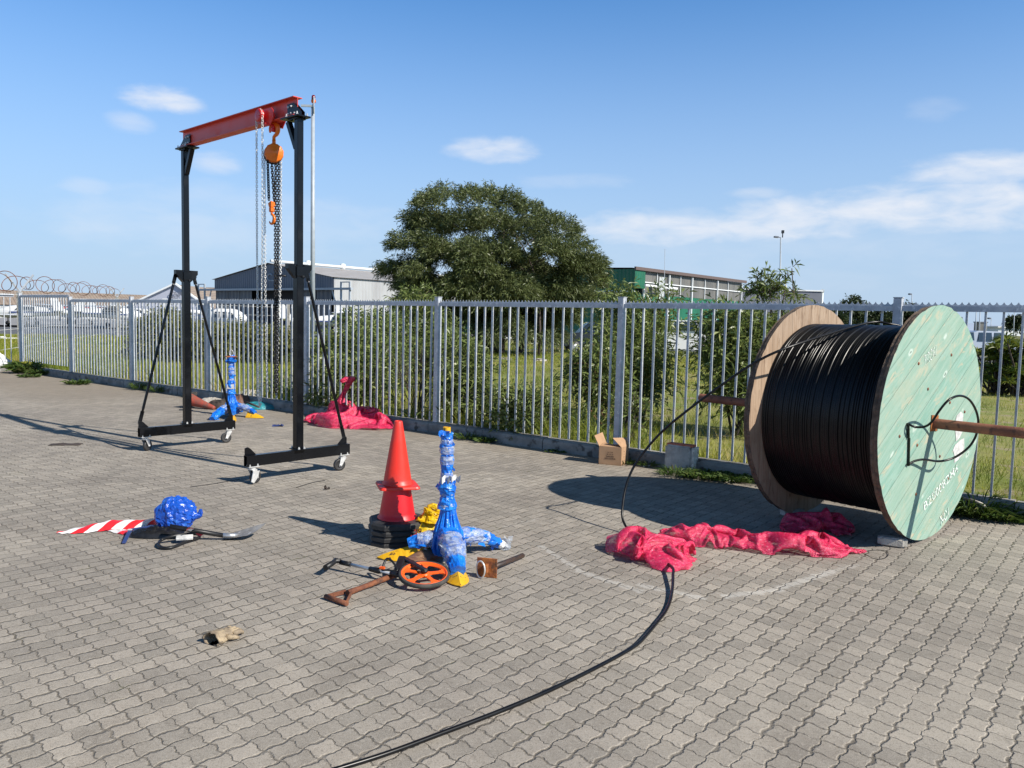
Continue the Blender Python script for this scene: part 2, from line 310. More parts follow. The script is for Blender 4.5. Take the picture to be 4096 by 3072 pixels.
MT['slate'] = mat('slate_grey_wall', (.15, .16, .19), (.13, .14, .17), .3, .7)
MT['redband'] = mat('faded_red_band', (.45, .07, .07), rough=.7)
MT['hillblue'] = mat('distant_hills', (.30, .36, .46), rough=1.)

# ------------------------------------------------------------------ mesh helpers
class MB:
    def __init__(s): s.v = []; s.f = []; s.mi = []; s.smooth = []; s.uv = {}
    def add(s, vs_, fs, mi=0, sm=False):
        b = len(s.v); s.v += [tuple(q) for q in vs_]
        for f in fs: s.f.append(tuple(b+i for i in f)); s.mi.append(mi); s.smooth.append(sm)
        return s
    def box(s, c, size, rot=None, mi=0, bev=0.):
        hx, hy, hz_ = size[0]/2, size[1]/2, size[2]/2; c = Vector(c)
        if bev:
            b = min(bev, hx*.45, hy*.45, hz_*.45); pts = []
            for sx in (-1, 1):
                for sy in (-1, 1):
                    for sz in (-1, 1):
                        pts += [(sx*(hx-b), sy*(hy-b), sz*hz_), (sx*(hx-b), sy*hy, sz*(hz_-b)), (sx*hx, sy*(hy-b), sz*(hz_-b))]
            def I(sx, sy, sz, k): return ((sx > 0)*4+(sy > 0)*2+(sz > 0))*3+k
            fs = []
            for q in (-1, 1):
                fs.append([I(-1, -1, q, 0), I(1, -1, q, 0), I(1, 1, q, 0), I(-1, 1, q, 0)][::q])
                fs.append([I(-1, q, -1, 1), I(-1, q, 1, 1), I(1, q, 1, 1), I(1, q, -1, 1)][::q])
                fs.append([I(q, -1, -1, 2), I(q, 1, -1, 2), I(q, 1, 1, 2), I(q, -1, 1, 2)][::q])
            def add(f, ref):
                fs.append(f)
            for a in (-1, 1):
                for b2 in (-1, 1):
                    fs.append([I(-1, a, b2, 0), I(1, a, b2, 0), I(1, a, b2, 1), I(-1, a, b2, 1)][::(1 if a*b2 < 0 else -1)])
                    fs.append([I(a, -1, b2, 0), I(a, 1, b2, 0), I(a, 1, b2, 2), I(a, -1, b2, 2)][::(1 if a*b2 > 0 else -1)])
                    fs.append([I(a, b2, -1, 1), I(a, b2, 1, 1), I(a, b2, 1, 2), I(a, b2, -1, 2)][::(1 if a*b2 < 0 else -1)])
                    for d in (-1, 1): fs.append([I(a, b2, d, 0), I(a, b2, d, 1), I(a, b2, d, 2)][::(1 if a*b2*d < 0 else -1)])
        else:
            pts = [(x*hx, y*hy, z*hz_) for z in (-1, 1) for y in (-1, 1) for x in (-1, 1)]
            fs = [(0, 2, 3, 1), (4, 5, 7, 6), (0, 1, 5, 4), (2, 6, 7, 3), (0, 4, 6, 2), (1, 3, 7, 5)]
        if rot is not None: pts = [rot @ Vector(p) for p in pts]
        return s.add([Vector(p)+c for p in pts], fs, mi)
    def beam(s, a, b, w_, h, up=(0, 0, 1), mi=0, bev=0.):     # box from a to b; w_ across, h along up
        a, b = Vector(a), Vector(b); x = (b-a); L = x.length; x.normalize(); up = Vector(up); y = up.cross(x)
        if y.length < 1e-4: y = Vector((1, 0, 0)).cross(x)
        y.normalize(); z = x.cross(y); rot = Matrix((x, y, z)).transposed()
        return s.box((a+b)/2, (L, w_, h), rot, mi, bev)
    def tube(s, path, r, n=10, mi=0, caps=True, sm=True, closed=False):
        P = [Vector(p) for p in path]; N = len(P); rs = r if hasattr(r, '__len__') else [r]*N
        vs_ = []; pn = None
        for i, p in enumerate(P):
            if closed: t = P[(i+1) % N]-P[i-1]
            else: t = P[min(i+1, N-1)]-P[max(i-1, 0)]
            t.normalize()
            if pn is None:
                pn = t.orthogonal().normalized()
            else:
                pn = (pn-t*pn.dot(t));
                pn = pn.normalized() if pn.length > 1e-6 else t.orthogonal().normalized()
            bn = t.cross(pn)
            for k in range(n):
                a = 2*PI*k/n; vs_.append(p+(pn*math.cos(a)+bn*math.sin(a))*rs[i])
        fs = []
        for i in range(N-1 if not closed else N):
            j = (i+1) % N
            for k in range(n): fs.append((i*n+k, i*n+(k+1) % n, j*n+(k+1) % n, j*n+k))
        s.add(vs_, fs, mi, sm)
        if caps and not closed:
            s.f.append(tuple(len(s.v)-N*n+k for k in range(n))[::-1]); s.mi.append(mi); s.smooth.append(False)
            s.f.append(tuple(len(s.v)-n+k for k in range(n))); s.mi.append(mi); s.smooth.append(False)
        return s
    def lathe(s, prof, c=(0, 0, 0), axis=(0, 0, 1), n=32, mi=0, sm=True, fn=None):   # prof: (radius, height)
        ax = Vector(axis).normalized(); e1 = ax.orthogonal().normalized(); e2 = ax.cross(e1); c = Vector(c); vs_ = []
        if abs(ax.z) > .99: e1, e2 = Vector((1, 0, 0)), Vector((0, 1, 0))
        for i, (r, h) in enumerate(prof):
            for k in range(n):
                a = 2*PI*k/n; rr = r*(fn(a, h) if fn else 1); vs_.append(c+ax*h+(e1*math.cos(a)+e2*math.sin(a))*rr)
        fs = [(i*n+k, i*n+(k+1) % n, (i+1)*n+(k+1) % n, (i+1)*n+k) for i in range(len(prof)-1) for k in range(n)]
        s.add(vs_, fs, mi, sm); return s
    def prism(s, pts, off, mi=0):            # polygon (3-D points) extruded by vector off
        n = len(pts); off = Vector(off); a = [Vector(p) for p in pts]; b = [p+off for p in a]
        fs = [tuple(range(n))[::-1], tuple(range(n, 2*n))]+[(i, (i+1) % n, n+(i+1) % n, n+i) for i in range(n)]
        return s.add(a+b, fs, mi)
    def quad(s, a, b, c, d, mi=0, uv=None):
        s.add([a, b, c, d], [(0, 1, 2, 3)], mi)
        if uv: s.uv[len(s.f)-1] = uv
        return s

def finish(name, me, mats, parent, origin):
    for m in (mats if isinstance(mats, (list, tuple)) else [mats]): me.materials.append(MT[m] if isinstance(m, str) else m)
    o = bpy.data.objects.new(name, me); col.objects.link(o)
    if parent: o.parent = parent
    else: o.location = origin
    return o
ORG = {}; ZV_ = Vector((0, 0, 1))
def org(p): return ORG.get(p.name, Vector((0, 0, 0)))
def build(name, mb, mats, parent=None, loc=None, flip=False):
    """mesh verts are given in world space; a part keeps its thing's origin"""
    o0 = org(parent) if parent else Vector(loc if loc is not None else (0, 0, 0))
    me = bpy.data.meshes.new(name)
    me.from_pydata([tuple(Vector(v)-o0) for v in mb.v], [], mb.f)
    me.polygons.foreach_set('material_index', mb.mi); me.polygons.foreach_set('use_smooth', mb.smooth)
    if mb.uv:
        ul = me.uv_layers.new(name='UVMap')
        for fi, uv in mb.uv.items():
            for k, li in enumerate(me.polygons[fi].loop_indices): ul.data[li].uv = uv[k]
    me.update()
    o = finish(name, me, mats, parent, o0)
    ORG[o.name] = o0
    return o
def tag(o, label=None, cat=None, group=None, kind=None):
    if label: o['label'] = label
    if cat: o['category'] = cat
    if group: o['group'] = group
    if kind: o['kind'] = kind
    return o
def thing(name, loc, label, cat, group=None):
    o = bpy.data.objects.new(name, None); col.objects.link(o); o.location = loc; o.empty_display_size = .1
    ORG[o.name] = Vector(loc); return tag(o, label, cat, group)
def one(name, mb, mats, loc, label, cat, group=None): return tag(build(name, mb, mats, None, loc), label, cat, group)
def copy_tree(o, parent=None):
    c = o.copy(); col.objects.link(c); c.parent = parent
    for ch in list(o.children): copy_tree(ch, c)
    ORG[c.name] = org(o); return c
def spline(pts, n=10):
    P = [Vector(p) for p in pts]; P = [P[0]*2-P[1]]+P+[P[-1]*2-P[-2]]; o = []
    for i in range(1, len(P)-2):
        for k in range(n):
            t = k/n; a, b, c, d = P[i-1:i+3]
            o.append(.5*((2*b)+(c-a)*t+(2*a-5*b+4*c-d)*t*t+(3*b-a-3*c+d)*t**3))
    return o+[P[-2]]
def tri_mesh(name, verts, faces, tint, m, parent=None, loc=(0, 0, 0)):
    o0 = org(parent) if parent else Vector(loc)
    verts = np.asarray(verts, float)-np.array(o0); k = faces.shape[1]
    me = bpy.data.meshes.new(name); me.vertices.add(len(verts)); me.vertices.foreach_set('co', verts.ravel().astype(np.float32))
    me.loops.add(faces.size); me.loops.foreach_set('vertex_index', faces.ravel().astype(np.int32))
    me.polygons.add(len(faces)); me.polygons.foreach_set('loop_start', np.arange(0, faces.size, k, dtype=np.int32))
    me.update(calc_edges=True); me.validate()
    a = me.attributes.new('tint', 'FLOAT', 'POINT'); a.data.foreach_set('value', np.asarray(tint, np.float32))
    o = finish(name, me, m, parent, o0); ORG[o.name] = o0; return o
def leaves(pos, dirs, L, W, droop=.25):
    """one folded diamond per leaf -> verts, faces (two quads sharing a midrib)"""
    n = len(pos); dirs = dirs/np.linalg.norm(dirs, axis=1, keepdims=True)
    rnd = rng.normal(size=(n, 3)); side = np.cross(dirs, rnd); side /= np.linalg.norm(side, axis=1, keepdims=True)+1e-9
    L = L[:, None]; W = W[:, None]
    a = pos; mid = pos+dirs*L*.5; tip = pos+dirs*L-np.array([0, 0, 1])*L*droop
    l = mid+side*W*.5; r = mid-side*W*.5
    V = np.stack([a, l, tip, r], 1).reshape(-1, 3); F_ = np.arange(n*4).reshape(n, 4)
    return V, F_
def ridged(p, s): return 1-abs(noise.noise(Vector(p)*s))*2

# ------------------------------------------------------------------ setting
F1 = Vector((-10.279, 18.445, 0)); SP = 2.9525
def FP(k, z=0.): p = F1+FD*SP*(k-1); return Vector((p.x, p.y, z))
F0 = FP(0); KT = .142
mb = MB(); a = F0-FN*.09; e = FP(12)-FN*.09
far = a-FN*26
mb.add([a, far, far+Vector((20, -20, 0)), Vector((20, -14, 0)), e], [(0, 1, 2, 3, 4)])
tag(build('paving', mb, 'paver'), kind='structure')
# big ground
mb = MB(); mb.add([(-3000, -200, -.32), (3000, -200, -.32), (3000, 5000, -.32), (-3000, 5000, -.32)], [(0, 1, 2, 3)])
MT['field'] = mat('rough_grassland', (.12, .14, .035), (.20, .18, .075), .25, .95, c3=(.20, .17, .09), s3=1.5)
tag(build('ground', mb, 'field'), kind='structure')
# grass field behind the fence
def gz_(t): return .09-.22*min(1, max(0, (t-6)/22))
mb = MB(); ns, ntt = 90, 70; S0, S1, T1 = -34, 46, 44
for i in range(ntt+1):
    t = (i/ntt)**1.6*T1
    for j in range(ns+1):
        s_ = S0+(S1-S0)*j/ns; p = F1+FD*s_+FN*(t+.07)
        z = gz_(t)+noise.noise(Vector((p.x*.5, p.y*.5, 0)))*.05*min(1, t)-(.4 if i == ntt or j in (0, ns) else 0)
        mb.v.append((p.x, p.y, z))
for i in range(ntt):
    for j in range(ns):
        a = i*(ns+1)+j; mb.f.append((a, a+1, a+ns+2, a+ns+1)); mb.mi.append(0); mb.smooth.append(True)
MT['turf'] = mat('grass_and_bare_earth', (.15, .18, .026), (.25, .235, .07), .9, .95, bump=.8, bscale=30, c3=(.28, .23, .14), s3=1.7)
tag(build('grass_field', mb, 'turf'), kind='structure')
# roads and apron
mb = MB(); mb.add([(-8, 43, -.12), (90, 40, -.12), (90, 54, -.12), (-8, 54, -.12)], [(0, 1, 2, 3)])
tag(build('road', mb, 'asphalt'), kind='structure')
mb = MB(); mb.add([(-70, 30, -.14), (-24, 50, -.14), (-6, 66, -.14), (-22, 78, -.14), (-90, 62, -.14)], [(0, 1, 2, 3, 4)])
tag(build('side_road', mb, 'asphalt'), kind='structure')
mb = MB(); mb.add([(-160, 84, -.13), (-30, 78, -.13), (12, 74, -.13), (60, 92, -.13), (60, 260, -.13), (-220, 260, -.13)], [(0, 1, 2, 3, 4, 5)])
tag(build('apron', mb, 'apron'), kind='structure')
# kerb
mb = MB(); kn = 0
def kerb_run(a, d, L, nrm):
    k = 0.
    while k < L:
        l = 1.0; g = .012; z0 = random.uniform(-.006, .006); lat = random.uniform(-.008, .008)
        p0 = a+d*(k+g/2)+nrm*lat; p1 = a+d*(min(k+l, L)-g/2)+nrm*lat
        prof = [(-.10, -.35), (-.10, .10+z0), (-.088, .128+z0), (-.06, KT+z0), (.085, KT+z0), (.085, -.35)]
        n = len(prof); vv = [p+nrm*q[0]+Vector((0, 0, q[1])) for p in (p0, p1) for q in prof]
        mb.add(vv, [(i, (i+1) % n, n+(i+1) % n, n+i) for i in range(n)]+[tuple(range(n))[::-1], tuple(range(n, 2*n))])
        k += l
kerb_run(F0-FD*.3, FD, 38, FN)
kerb_run(F0-FN*.11, -FN, 14, -FD)
tag(build('kerb', mb, 'kerb'), kind='structure')
# distant hills
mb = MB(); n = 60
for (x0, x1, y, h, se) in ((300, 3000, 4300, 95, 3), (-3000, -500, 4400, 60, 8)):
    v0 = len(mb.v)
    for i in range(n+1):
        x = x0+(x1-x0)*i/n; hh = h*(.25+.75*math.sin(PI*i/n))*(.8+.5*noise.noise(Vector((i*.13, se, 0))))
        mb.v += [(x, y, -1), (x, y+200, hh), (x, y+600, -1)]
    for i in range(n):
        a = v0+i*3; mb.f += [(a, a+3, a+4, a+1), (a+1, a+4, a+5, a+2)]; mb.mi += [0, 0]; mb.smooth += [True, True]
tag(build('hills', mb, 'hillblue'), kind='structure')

# ------------------------------------------------------------------ palisade fence
fence = thing('palisade_fence', F0, 'long galvanised steel palisade fence with scalloped spike strip standing on the kerb', 'fence')
TOP = 1.887
def post_mb():
    m = MB(); m.box((0, 0, (TOP+KT)/2), (.076, .076, TOP-KT), None, 0, .006); m.box((0, 0, TOP+.004), (.082, .082, .008)); return m
def bar_mb(h=1.80-KT):
    m = MB(); m.v = []; w_ = .017; d = .026   # half-round pale folded from strip: shallow channel
    z0, z1 = KT+.012, 1.80
    prof = [(-w_/2, 0), (-w_/2, d), (w_/2, d), (w_/2, 0)]
    m.add([(x, y, z) for z in (z0, z1) for x, y in prof], [(i, (i+1) % 4, 4+(i+1) % 4, 4+i) for i in range(4)]+[(0, 1, 2, 3)[::-1], (4, 5, 6, 7)]); return m
def rail_mb():
    m = MB(); L = SP-.08
    m.box((L/2+.04, -.004, 1.812), (L, .045, .004)); m.box((L/2+.04, -.027, 1.79), (L, .005, .048))
    m.box((L/2+.04, 0.02, .33), (L, .004, .045)) if False else None
    return m
def comb_mb():
    m = MB(); L = SP-.08; n = int(L/.053); p = L/n; z0 = 1.8145; pts = []
    for i in range(n):
        x0 = .04+i*p
        arc = [(x0+p*k/6, z0+.012+.027*abs(2*k/6-1)**2.2) for k in range(7)]
        top = [(x, .001, z) for x, z in arc]; bot = [(x, .001, z0) for x, z in arc]
        for k in range(6): m.prism([bot[k], bot[k+1], top[k+1], top[k]], (0, .003, 0))
    return m
zr = Matrix.Rotation(FA, 4, 'Z')
def place(me_obj, name, k, parent, dz=0., ang=None, first=[True]):
    o = me_obj.copy(); o.name = name; col.objects.link(o); o.parent = parent
    o.location = FP(k, dz)-org(parent); o.rotation_euler = (0, 0, FA if ang is None else ang); return o
def proto(name, mbx, m):
    me = bpy.data.meshes.new(name); me.from_pydata([tuple(v) for v in mbx.v], [], mbx.f); me.polygons.foreach_set('use_smooth', mbx.smooth); me.update(); me.materials.append(MT[m])
    return bpy.data.objects.new(name, me)
P_post, P_bar, P_rail, P_comb = proto('post', post_mb(), 'galv'), proto('bar', bar_mb(), 'galv'), proto('top_rail', rail_mb(), 'galv'), proto('spike_strip', comb_mb(), 'galv')
NB = 20; nbig = 0; rest = MB()
for k in range(0, 10):
    dz = .10 if k == 0 else 0
    place(P_post, 'post', k, fence, dz if k else .09)
    if k == 9: break
    place(P_rail, 'top_rail', k, fence, dz); place(P_comb, 'spike_strip', k, fence, dz)
    for j in range(NB):
        kk = k+(j+1)/(NB+1)
        if 3 <= k <= 7:
            b = place(P_bar, 'bar', kk, fence); b.rotation_euler[0] = random.uniform(-.004, .004); b.rotation_euler[1] = random.uniform(-.004, .004)
        else:
            pm = bar_mb(); q = FP(kk, dz)
            rest.add([q+(zr @ Vector(v)) for v in pm.v], pm.f)
tag(build('bar', rest, 'galv', fence), kind='stuff')
# side fence leaving the far left corner towards the camera
F0b = F0-FN*.06
fence2 = thing('palisade_fence', F0b-FD*.1, 'short return of galvanised palisade fence running out of frame at far left', 'fence')
A2 = FA+PI/2+PI
for k in range(0, 2):
    for P_, nm in ((P_rail, 'top_rail'), (P_comb, 'spike_strip')):
        o = P_.copy(); o.name = nm; col.objects.link(o); o.parent = fence2; o.location = -FN*SP*k+Vector((0, 0, .11)); o.rotation_euler = (0, 0, A2)
    o = P_post.copy(); o.name = 'post'; col.objects.link(o); o.parent = fence2; o.location = -FN*SP*(k+1)+Vector((0, 0, .11)); o.rotation_euler = (0, 0, A2)
    for j in range(NB):
        o = P_bar.copy(); o.name = 'bar'; col.objects.link(o); o.parent = fence2; o.location = -FN*SP*(k+(j+1)/(NB+1))+Vector((0, 0, .06)); o.rotation_euler = (0, 0, A2)

# ------------------------------------------------------------------ gantry crane
m1, m2 = Vector((-3.847, 9.349, 0)), Vector((-2.095, 7.747, 0)); gu = Vector((.6747, .7381, 0)); gv = (m2-m1).normalized()
gan = thing('gantry_crane', (m1+m2)/2, 'tall black wheeled gantry crane with a red crossbeam', 'gantry crane')
ZB = .17; BZ = 3.49
bl = [.564, .597]           # centre to near / far end of a base beam
PZ = 2.04
for q, mm in enumerate((m1, m2)):
    a, b = mm-gu*bl[0], mm+gu*bl[1]
    m = MB()   # hollow rectangular tube with open ends
    for sgn in (-1, 1): m.beam(a+gv*sgn*.028+Vector((0, 0, ZB+.052)), b+gv*sgn*.028+Vector((0, 0, ZB+.052)), .004, .104)
    m.beam(a+Vector((0, 0, ZB+.002)), b+Vector((0, 0, ZB+.002)), .052, .004); m.beam(a+Vector((0, 0, ZB+.102)), b+Vector((0, 0, ZB+.102)), .052, .004)
    m.box((a+b)/2+Vector((0, 0, ZB+.05)), (.004, .05, .09), Matrix.Rotation(math.atan2(gu.y, gu.x), 3, 'Z'))
    bb = build('base_beam', m, 'black', gan)
    for e_, s_ in ((a, 1), (b, -1)):   # triangular lugs for the braces
        t = MB(); z = ZB+.104
        for w_ in (.0,):
            t.prism([e_+gv*(-.026)+gu*s_*.005+Vector((0, 0, z)), e_+gv*(-.026)+gu*s_*.005+Vector((0, 0, z+.065)), e_+gv*(-.026)+gu*s_*.035+Vector((0, 0, z+.075)), e_+gv*(-.026)+gu*s_*.06+Vector((0, 0, z+.06)), e_+gv*(-.026)+gu*s_*.12+Vector((0, 0, z))], gv*.006)
        build('lug', t, 'black', bb)
    # mast: outer tube, flange, inner tube
    rot = Matrix.Rotation(math.atan2(gv.y, gv.x), 3, 'Z')
    m = MB(); m.box(mm+Vector((0, 0, (ZB+.106+PZ)/2+.004)), (.078, .078, PZ-ZB-.11), rot, 0, .006)
    m.box(mm+Vector((0, 0, ZB+.111)), (.15, .11, .009), rot)
    lp = build('lower_post', m, 'black', gan)
    BOLT = [(.0, .0), (.011, .0), (.011, .012), (.006, .012), (.006, .022), (0, .022)]
    for su in (-1, 1):
        for sw in (-1, 1): build('bolt', MB().lathe(BOLT, mm+gv*.062*sw+gu*.03*su+Vector((0, 0, ZB+.116)), n=6, sm=False), 'zinc', lp)
    m = MB(); m.box(mm+Vector((0, 0, PZ-.02)), (.094, .094, .10), rot, 0, .005)
    for su in (-1, 1): m.prism([mm+gv*-.03+gu*.045*su+Vector((0, 0, PZ-.09)), mm+gv*-.03+gu*.13*su+Vector((0, 0, PZ+.0)), mm+gv*-.03+gu*.13*su+Vector((0, 0, PZ+.045)), mm+gv*-.03+gu*.045*su+Vector((0, 0, PZ+.045))][::su], gv*.06*1)
    build('collar', m, 'black', gan)
    m = MB(); m.box(mm+Vector((0, 0, (PZ+BZ-.02)/2)), (.066, .066, BZ-PZ-.03), rot, 0, .005)
    ip = build('upper_post', m, 'black', gan)
    for i in range(7):
        z = PZ+.14+i*.125; c = mm-gv*.0335+Vector((0, 0, z))
        build('pin_hole', MB().lathe([(0, .0), (.009, .0)], c, -gv, 10, sm=False), 'dark', ip)
    # locking pin and grip on the collar
    m = MB(); c = mm+Vector((0, 0, PZ-.07)); m.tube([c-gu*.0+gu*.12*(1 if q == 0 else -1)+gv*-.03, c+gu*.17*(1 if q == 0 else -1)+gv*-.10+Vector((0, 0, .05 if q == 0 else .0))], .009, 8)
    m.tube([c+gv*-.08+gu*.02, c+gv*.06+gu*.02], .010, 8)
    build('locking_pin', m, 'plasticblack', gan)
    # knee brace and saddle
    s_ = 1 if q == 0 else -1
    m = MB(); m.beam(mm+gv*s_*.035+Vector((0, 0, BZ-.30)), mm+gv*s_*.175+Vector((0, 0, BZ-.035)), .05, .04); build('knee_brace', m, 'black', gan)
    m = MB(); m.box(mm+gv*s_*.06+Vector((0, 0, BZ-.012)), (.30, .15, .016), rot, 0, .003); m.box(mm+gv*s_*.03+Vector((0, 0, BZ-.028)), (.14, .10, .014), rot)
    for sd in (-1, 1):
        o_ = gu*sd*.014
        m.prism([mm-gv*s_*.07+o_+Vector((0, 0, BZ)), mm+gv*s_*.17+o_+Vector((0, 0, BZ)), mm+gv*s_*.17+o_+Vector((0, 0, BZ+.13)), mm+gv*s_*.06+o_+Vector((0, 0, BZ+.13)), mm-gv*s_*.07+o_+Vector((0, 0, BZ+.03))], gu*sd*.007)
    sd_ = build('saddle_plate', m, 'black', gan)
    m = MB()
    for sd in (-1, 1):
        for (dv, dz) in ((.145, .035), (.145, .10), (.09, .035), (.09, .10), (.03, .03)):
            build('bolt', MB().lathe([(0, 0), (.011, 0), (.011, .009), (.006, .009), (.006, .018), (0, .018)], mm+gv*s_*dv+gu*sd*.021+Vector((0, 0, BZ+dz)), gu*sd, 6, sm=False), 'zinc', sd_)
    for dv in (-.055, .13):
        for du in (-.055, .055): build('bolt', MB().lathe([(0, 0), (.011, 0), (.011, .012), (.006, .012), (.006, .03), (0, .03)], mm+gv*s_*dv+gu*du+Vector((0, 0, BZ-.004)), (0, 0, 1), 6, sm=False), 'zinc', sd_)
    # braces (the near mast has lost its front one)
    for e_, s2 in ((a, -1), (b, 1)):
        if q == 1 and s2 == -1: continue
        p0 = e_-gu*s2*.028+Vector((0, 0, ZB+.165))-gv*.036; p1 = mm+gu*s2*.10+Vector((0, 0, PZ+.015))-gv*.036
        d = (p1-p0).normalized(); m = MB()
        m.beam(p0-d*.02, p0+d*.13, .006, .042, up=gu); m.tube([p0+d*.10, p0+d*.16, p1-d*.16, p1-d*.10], [.008, .0155, .0155, .008], 12); m.beam(p1-d*.13, p1+d*.02, .006, .042, up=gu)
        br = build('brace', m, 'black', gan)
        for p in (p0, p1): build('bolt', MB().lathe([(0, 0), (.014, 0), (.014, .012), (0, .012)], p-gv*.004, -gv, 8, sm=False), 'zinc', br)
    # casters
    for e_, s2, an in ((a, 1, .5 if q == 0 else .25), (b, -1, -.25 if q == 0 else -.2)):
        c = e_+gu*s2*.07; dirw = (Matrix.Rotation(an+(0 if s2 > 0 else 0), 3, 'Z') @ gu); ax = Vector((-dirw.y, dirw.x, 0)); r = .062
        trail = dirw*.035*(1 if s2 > 0 else -1)
        m = MB(); m.box(c+Vector((0, 0, ZB-.004)), (.11, .085, .006), Matrix.Rotation(math.atan2(gu.y, gu.x), 3, 'Z'))
        m.lathe([(.03, -.03), (.034, -.012), (.034, 0)], c+Vector((0, 0, ZB-.007)), n=20)
        wc = c+trail+Vector((0, 0, r+.001))
        for sd in (-1, 1):
            m.prism([c-dirw*.03+ax*sd*.028+Vector((0, 0, ZB-.03)), c+dirw*.03+ax*sd*.028+Vector((0, 0, ZB-.03)), wc+dirw*.014+ax*sd*.028-Vector((0, 0, .012)), wc-dirw*.014+ax*sd*.028-Vector((0, 0, .012))], ax*sd*.004)
        m.box(c+Vector((0, 0, ZB-.032)), (.06, .06, .005), Matrix.Rotation(math.atan2(dirw.y, dirw.x), 3, 'Z'))
        m.lathe([(0, -.037), (.009, -.037), (.009, .037), (0, .037)], wc, ax, 8)
        for du in (-.04, .04):
            for dv in (-.03, .03): m.lathe([(0, 0), (.008, 0), (.008, .01), (.005, .01), (.005, .02), (0, .02)], c+gu*du+gv*dv+Vector((0, 0, ZB)), n=6, sm=False)
        cs = build('caster', m, 'zinc', gan)
        m = MB(); m.lathe([(.0, -.016), (.018, -.019), (.036, -.014), (.042, -.018), (.056, -.018), (r, -.012), (r, .012), (.056, .018), (.042, .018), (.036, .014), (.018, .019), (0, .016)], wc, ax, 36)
        build('wheel', m, 'rubber', cs)
        if q == 1 and s2 == 1:
            m = MB(); m.prism([wc-dirw*.06-ax*.04+Vector((0, 0, .055)), wc+dirw*.02-ax*.04+Vector((0, 0, .06)), wc+dirw*.0-ax*.04+Vector((0, 0, .0)), wc-dirw*.05-ax*.04-Vector((0, 0, .05)), wc-dirw*.085-ax*.04-Vector((0, 0, .035))], ax*.006); build('brake_lever', m, 'zinc', cs)
a, b = m1-gv*.035, m2-gv*.02; z0 = BZ+.006; HH = .172
m = MB()
m.beam(a+Vector((0, 0, z0+.004)), b+Vector((0, 0, z0+.004)), .10, .008); m.beam(a+Vector((0, 0, z0+HH)), b+Vector((0, 0, z0+HH)), .10, .008)
m.beam(a+Vector((0, 0, z0+HH/2+.002)), b+Vector((0, 0, z0+HH/2+.002)), .006, HH-.010)
build('crossbeam', m, 'red', gan)
# pins on little chains
def link_mesh(m, c, axis_long, side, L, W, r, n=14, k=6):
    """one oval link centred at c"""
    P = []
    for i in range(n):
        t = 2*PI*i/n; x = math.cos(t)*W/2; y = math.sin(t); y = (abs(y)**.75)*(1 if y > 0 else -1)*L/2
        P.append(c+side*x+axis_long*y)
    m.tube(P, r, k, closed=True)
def chain(m, path, L, W, r, n=12, k=5):
    P = [Vector(p) for p in path]; ds = [0]
    for i in range(1, len(P)): ds.append(ds[-1]+(P[i]-P[i-1]).length)
    pitch = L-2*r*1.1; cnt = int(ds[-1]/pitch); j = 0; ph = random.random()*3
    for i in range(cnt):
        s_ = (i+.5)*pitch
        while j < len(P)-2 and ds[j+1] < s_: j += 1
        f = (s_-ds[j])/(ds[j+1]-ds[j]+1e-9); c = P[j].lerp(P[j+1], f); t = (P[j+1]-P[j]).normalized()
        ref = Vector((math.cos(ph+i*.02), math.sin(ph+i*.02), 0)); sd = (ref-t*ref.dot(t)).normalized()
        if i % 2: sd = t.cross(sd)
        link_mesh(m, c, t, sd, L, W, r, n, k)
m = MB(); p = m2-gv*.05-gu*.02+Vector((0, 0, 0)); chain(m, [p+Vector((0, 0, 1.62)), p+Vector((0, 0, 1.25))], .026, .017, .003); chain(m, [p+Vector((0, 0, 1.36)), p+Vector((0, 0, 1.22))], .05, .04, .003)
build('pin_chain', m, 'zinc', gan)
m = MB(); p = m1-gv*.055-gu*.0; chain(m, [p+Vector((0, 0, 1.66)), p+Vector((0, 0, 1.30))], .026, .018, .0035)
build('pin_chain', m, 'zinc', gan)

# ------------------------------------------------------------------ trolley and chain hoist
T0 = m1.lerp(m2, .812); zf = z0     # underside of beam
tr = thing('beam_trolley', T0+Vector((0, 0, zf)), 'bright red geared trolley riding on the red crossbeam', 'trolley')
m = MB()
for sd in (-1, 1):
    o_ = gu*sd*.066
    pts = [(-.11, .02), (-.11, .085), (-.07, .12), (.07, .12), (.11, .085), (.11, .02), (.05, -.045), (-.05, -.045)]
    m.prism([T0+o_+gv*x+Vector((0, 0, zf+z)) for x, z in pts], gu*sd*.008)
m.tube([T0-gu*.10+Vector((0, 0, zf-.032)), T0+gu*.10+Vector((0, 0, zf-.032))], .012, 12)
build('side_plate', m, 'trolley_red', tr)
for sd in (-1, 1):
    for sx in (-1, 1):
        m = MB(); m.lathe([(0, -.012), (.034, -.012), (.040, -.010), (.031, .012), (0, .014)], T0+gu*sd*.052+gv*sx*.065+Vector((0, 0, zf+.045)), gu*-sd, 24)
        build('wheel', m, 'trolley_red', tr)
wc = T0-gu*.115-gv*.075+Vector((0, 0, zf+.055))
m = MB(); m.lathe([(0, -.016), (.02, -.018), (.06, -.018), (.064, -.014), (.052, -.004), (.052, .004), (.064, .014), (.06, .018), (0, .018)], wc, gu, 32); m.tube([wc, T0+gv*-.075-gu*.05+Vector((0, 0, zf+.055))], .014, 10)
m.tube([wc-gu*.03+gv*.02-Vector((0, 0, .005)), wc-gu*.03+gv*.11-Vector((0, 0, .01))], .006, 8)
build('hand_wheel', m, 'trolley_red', tr)
m = MB()
zz = .66
for dv in (-.056, .056): chain(m, [wc+gv*dv+Vector((0, 0, .01)), wc+gv*dv*.9+Vector((0, 0, -1.4)), wc+gv*dv*.35+Vector((0, 0, zz+.05-wc.z))], .030, .019, .0033)
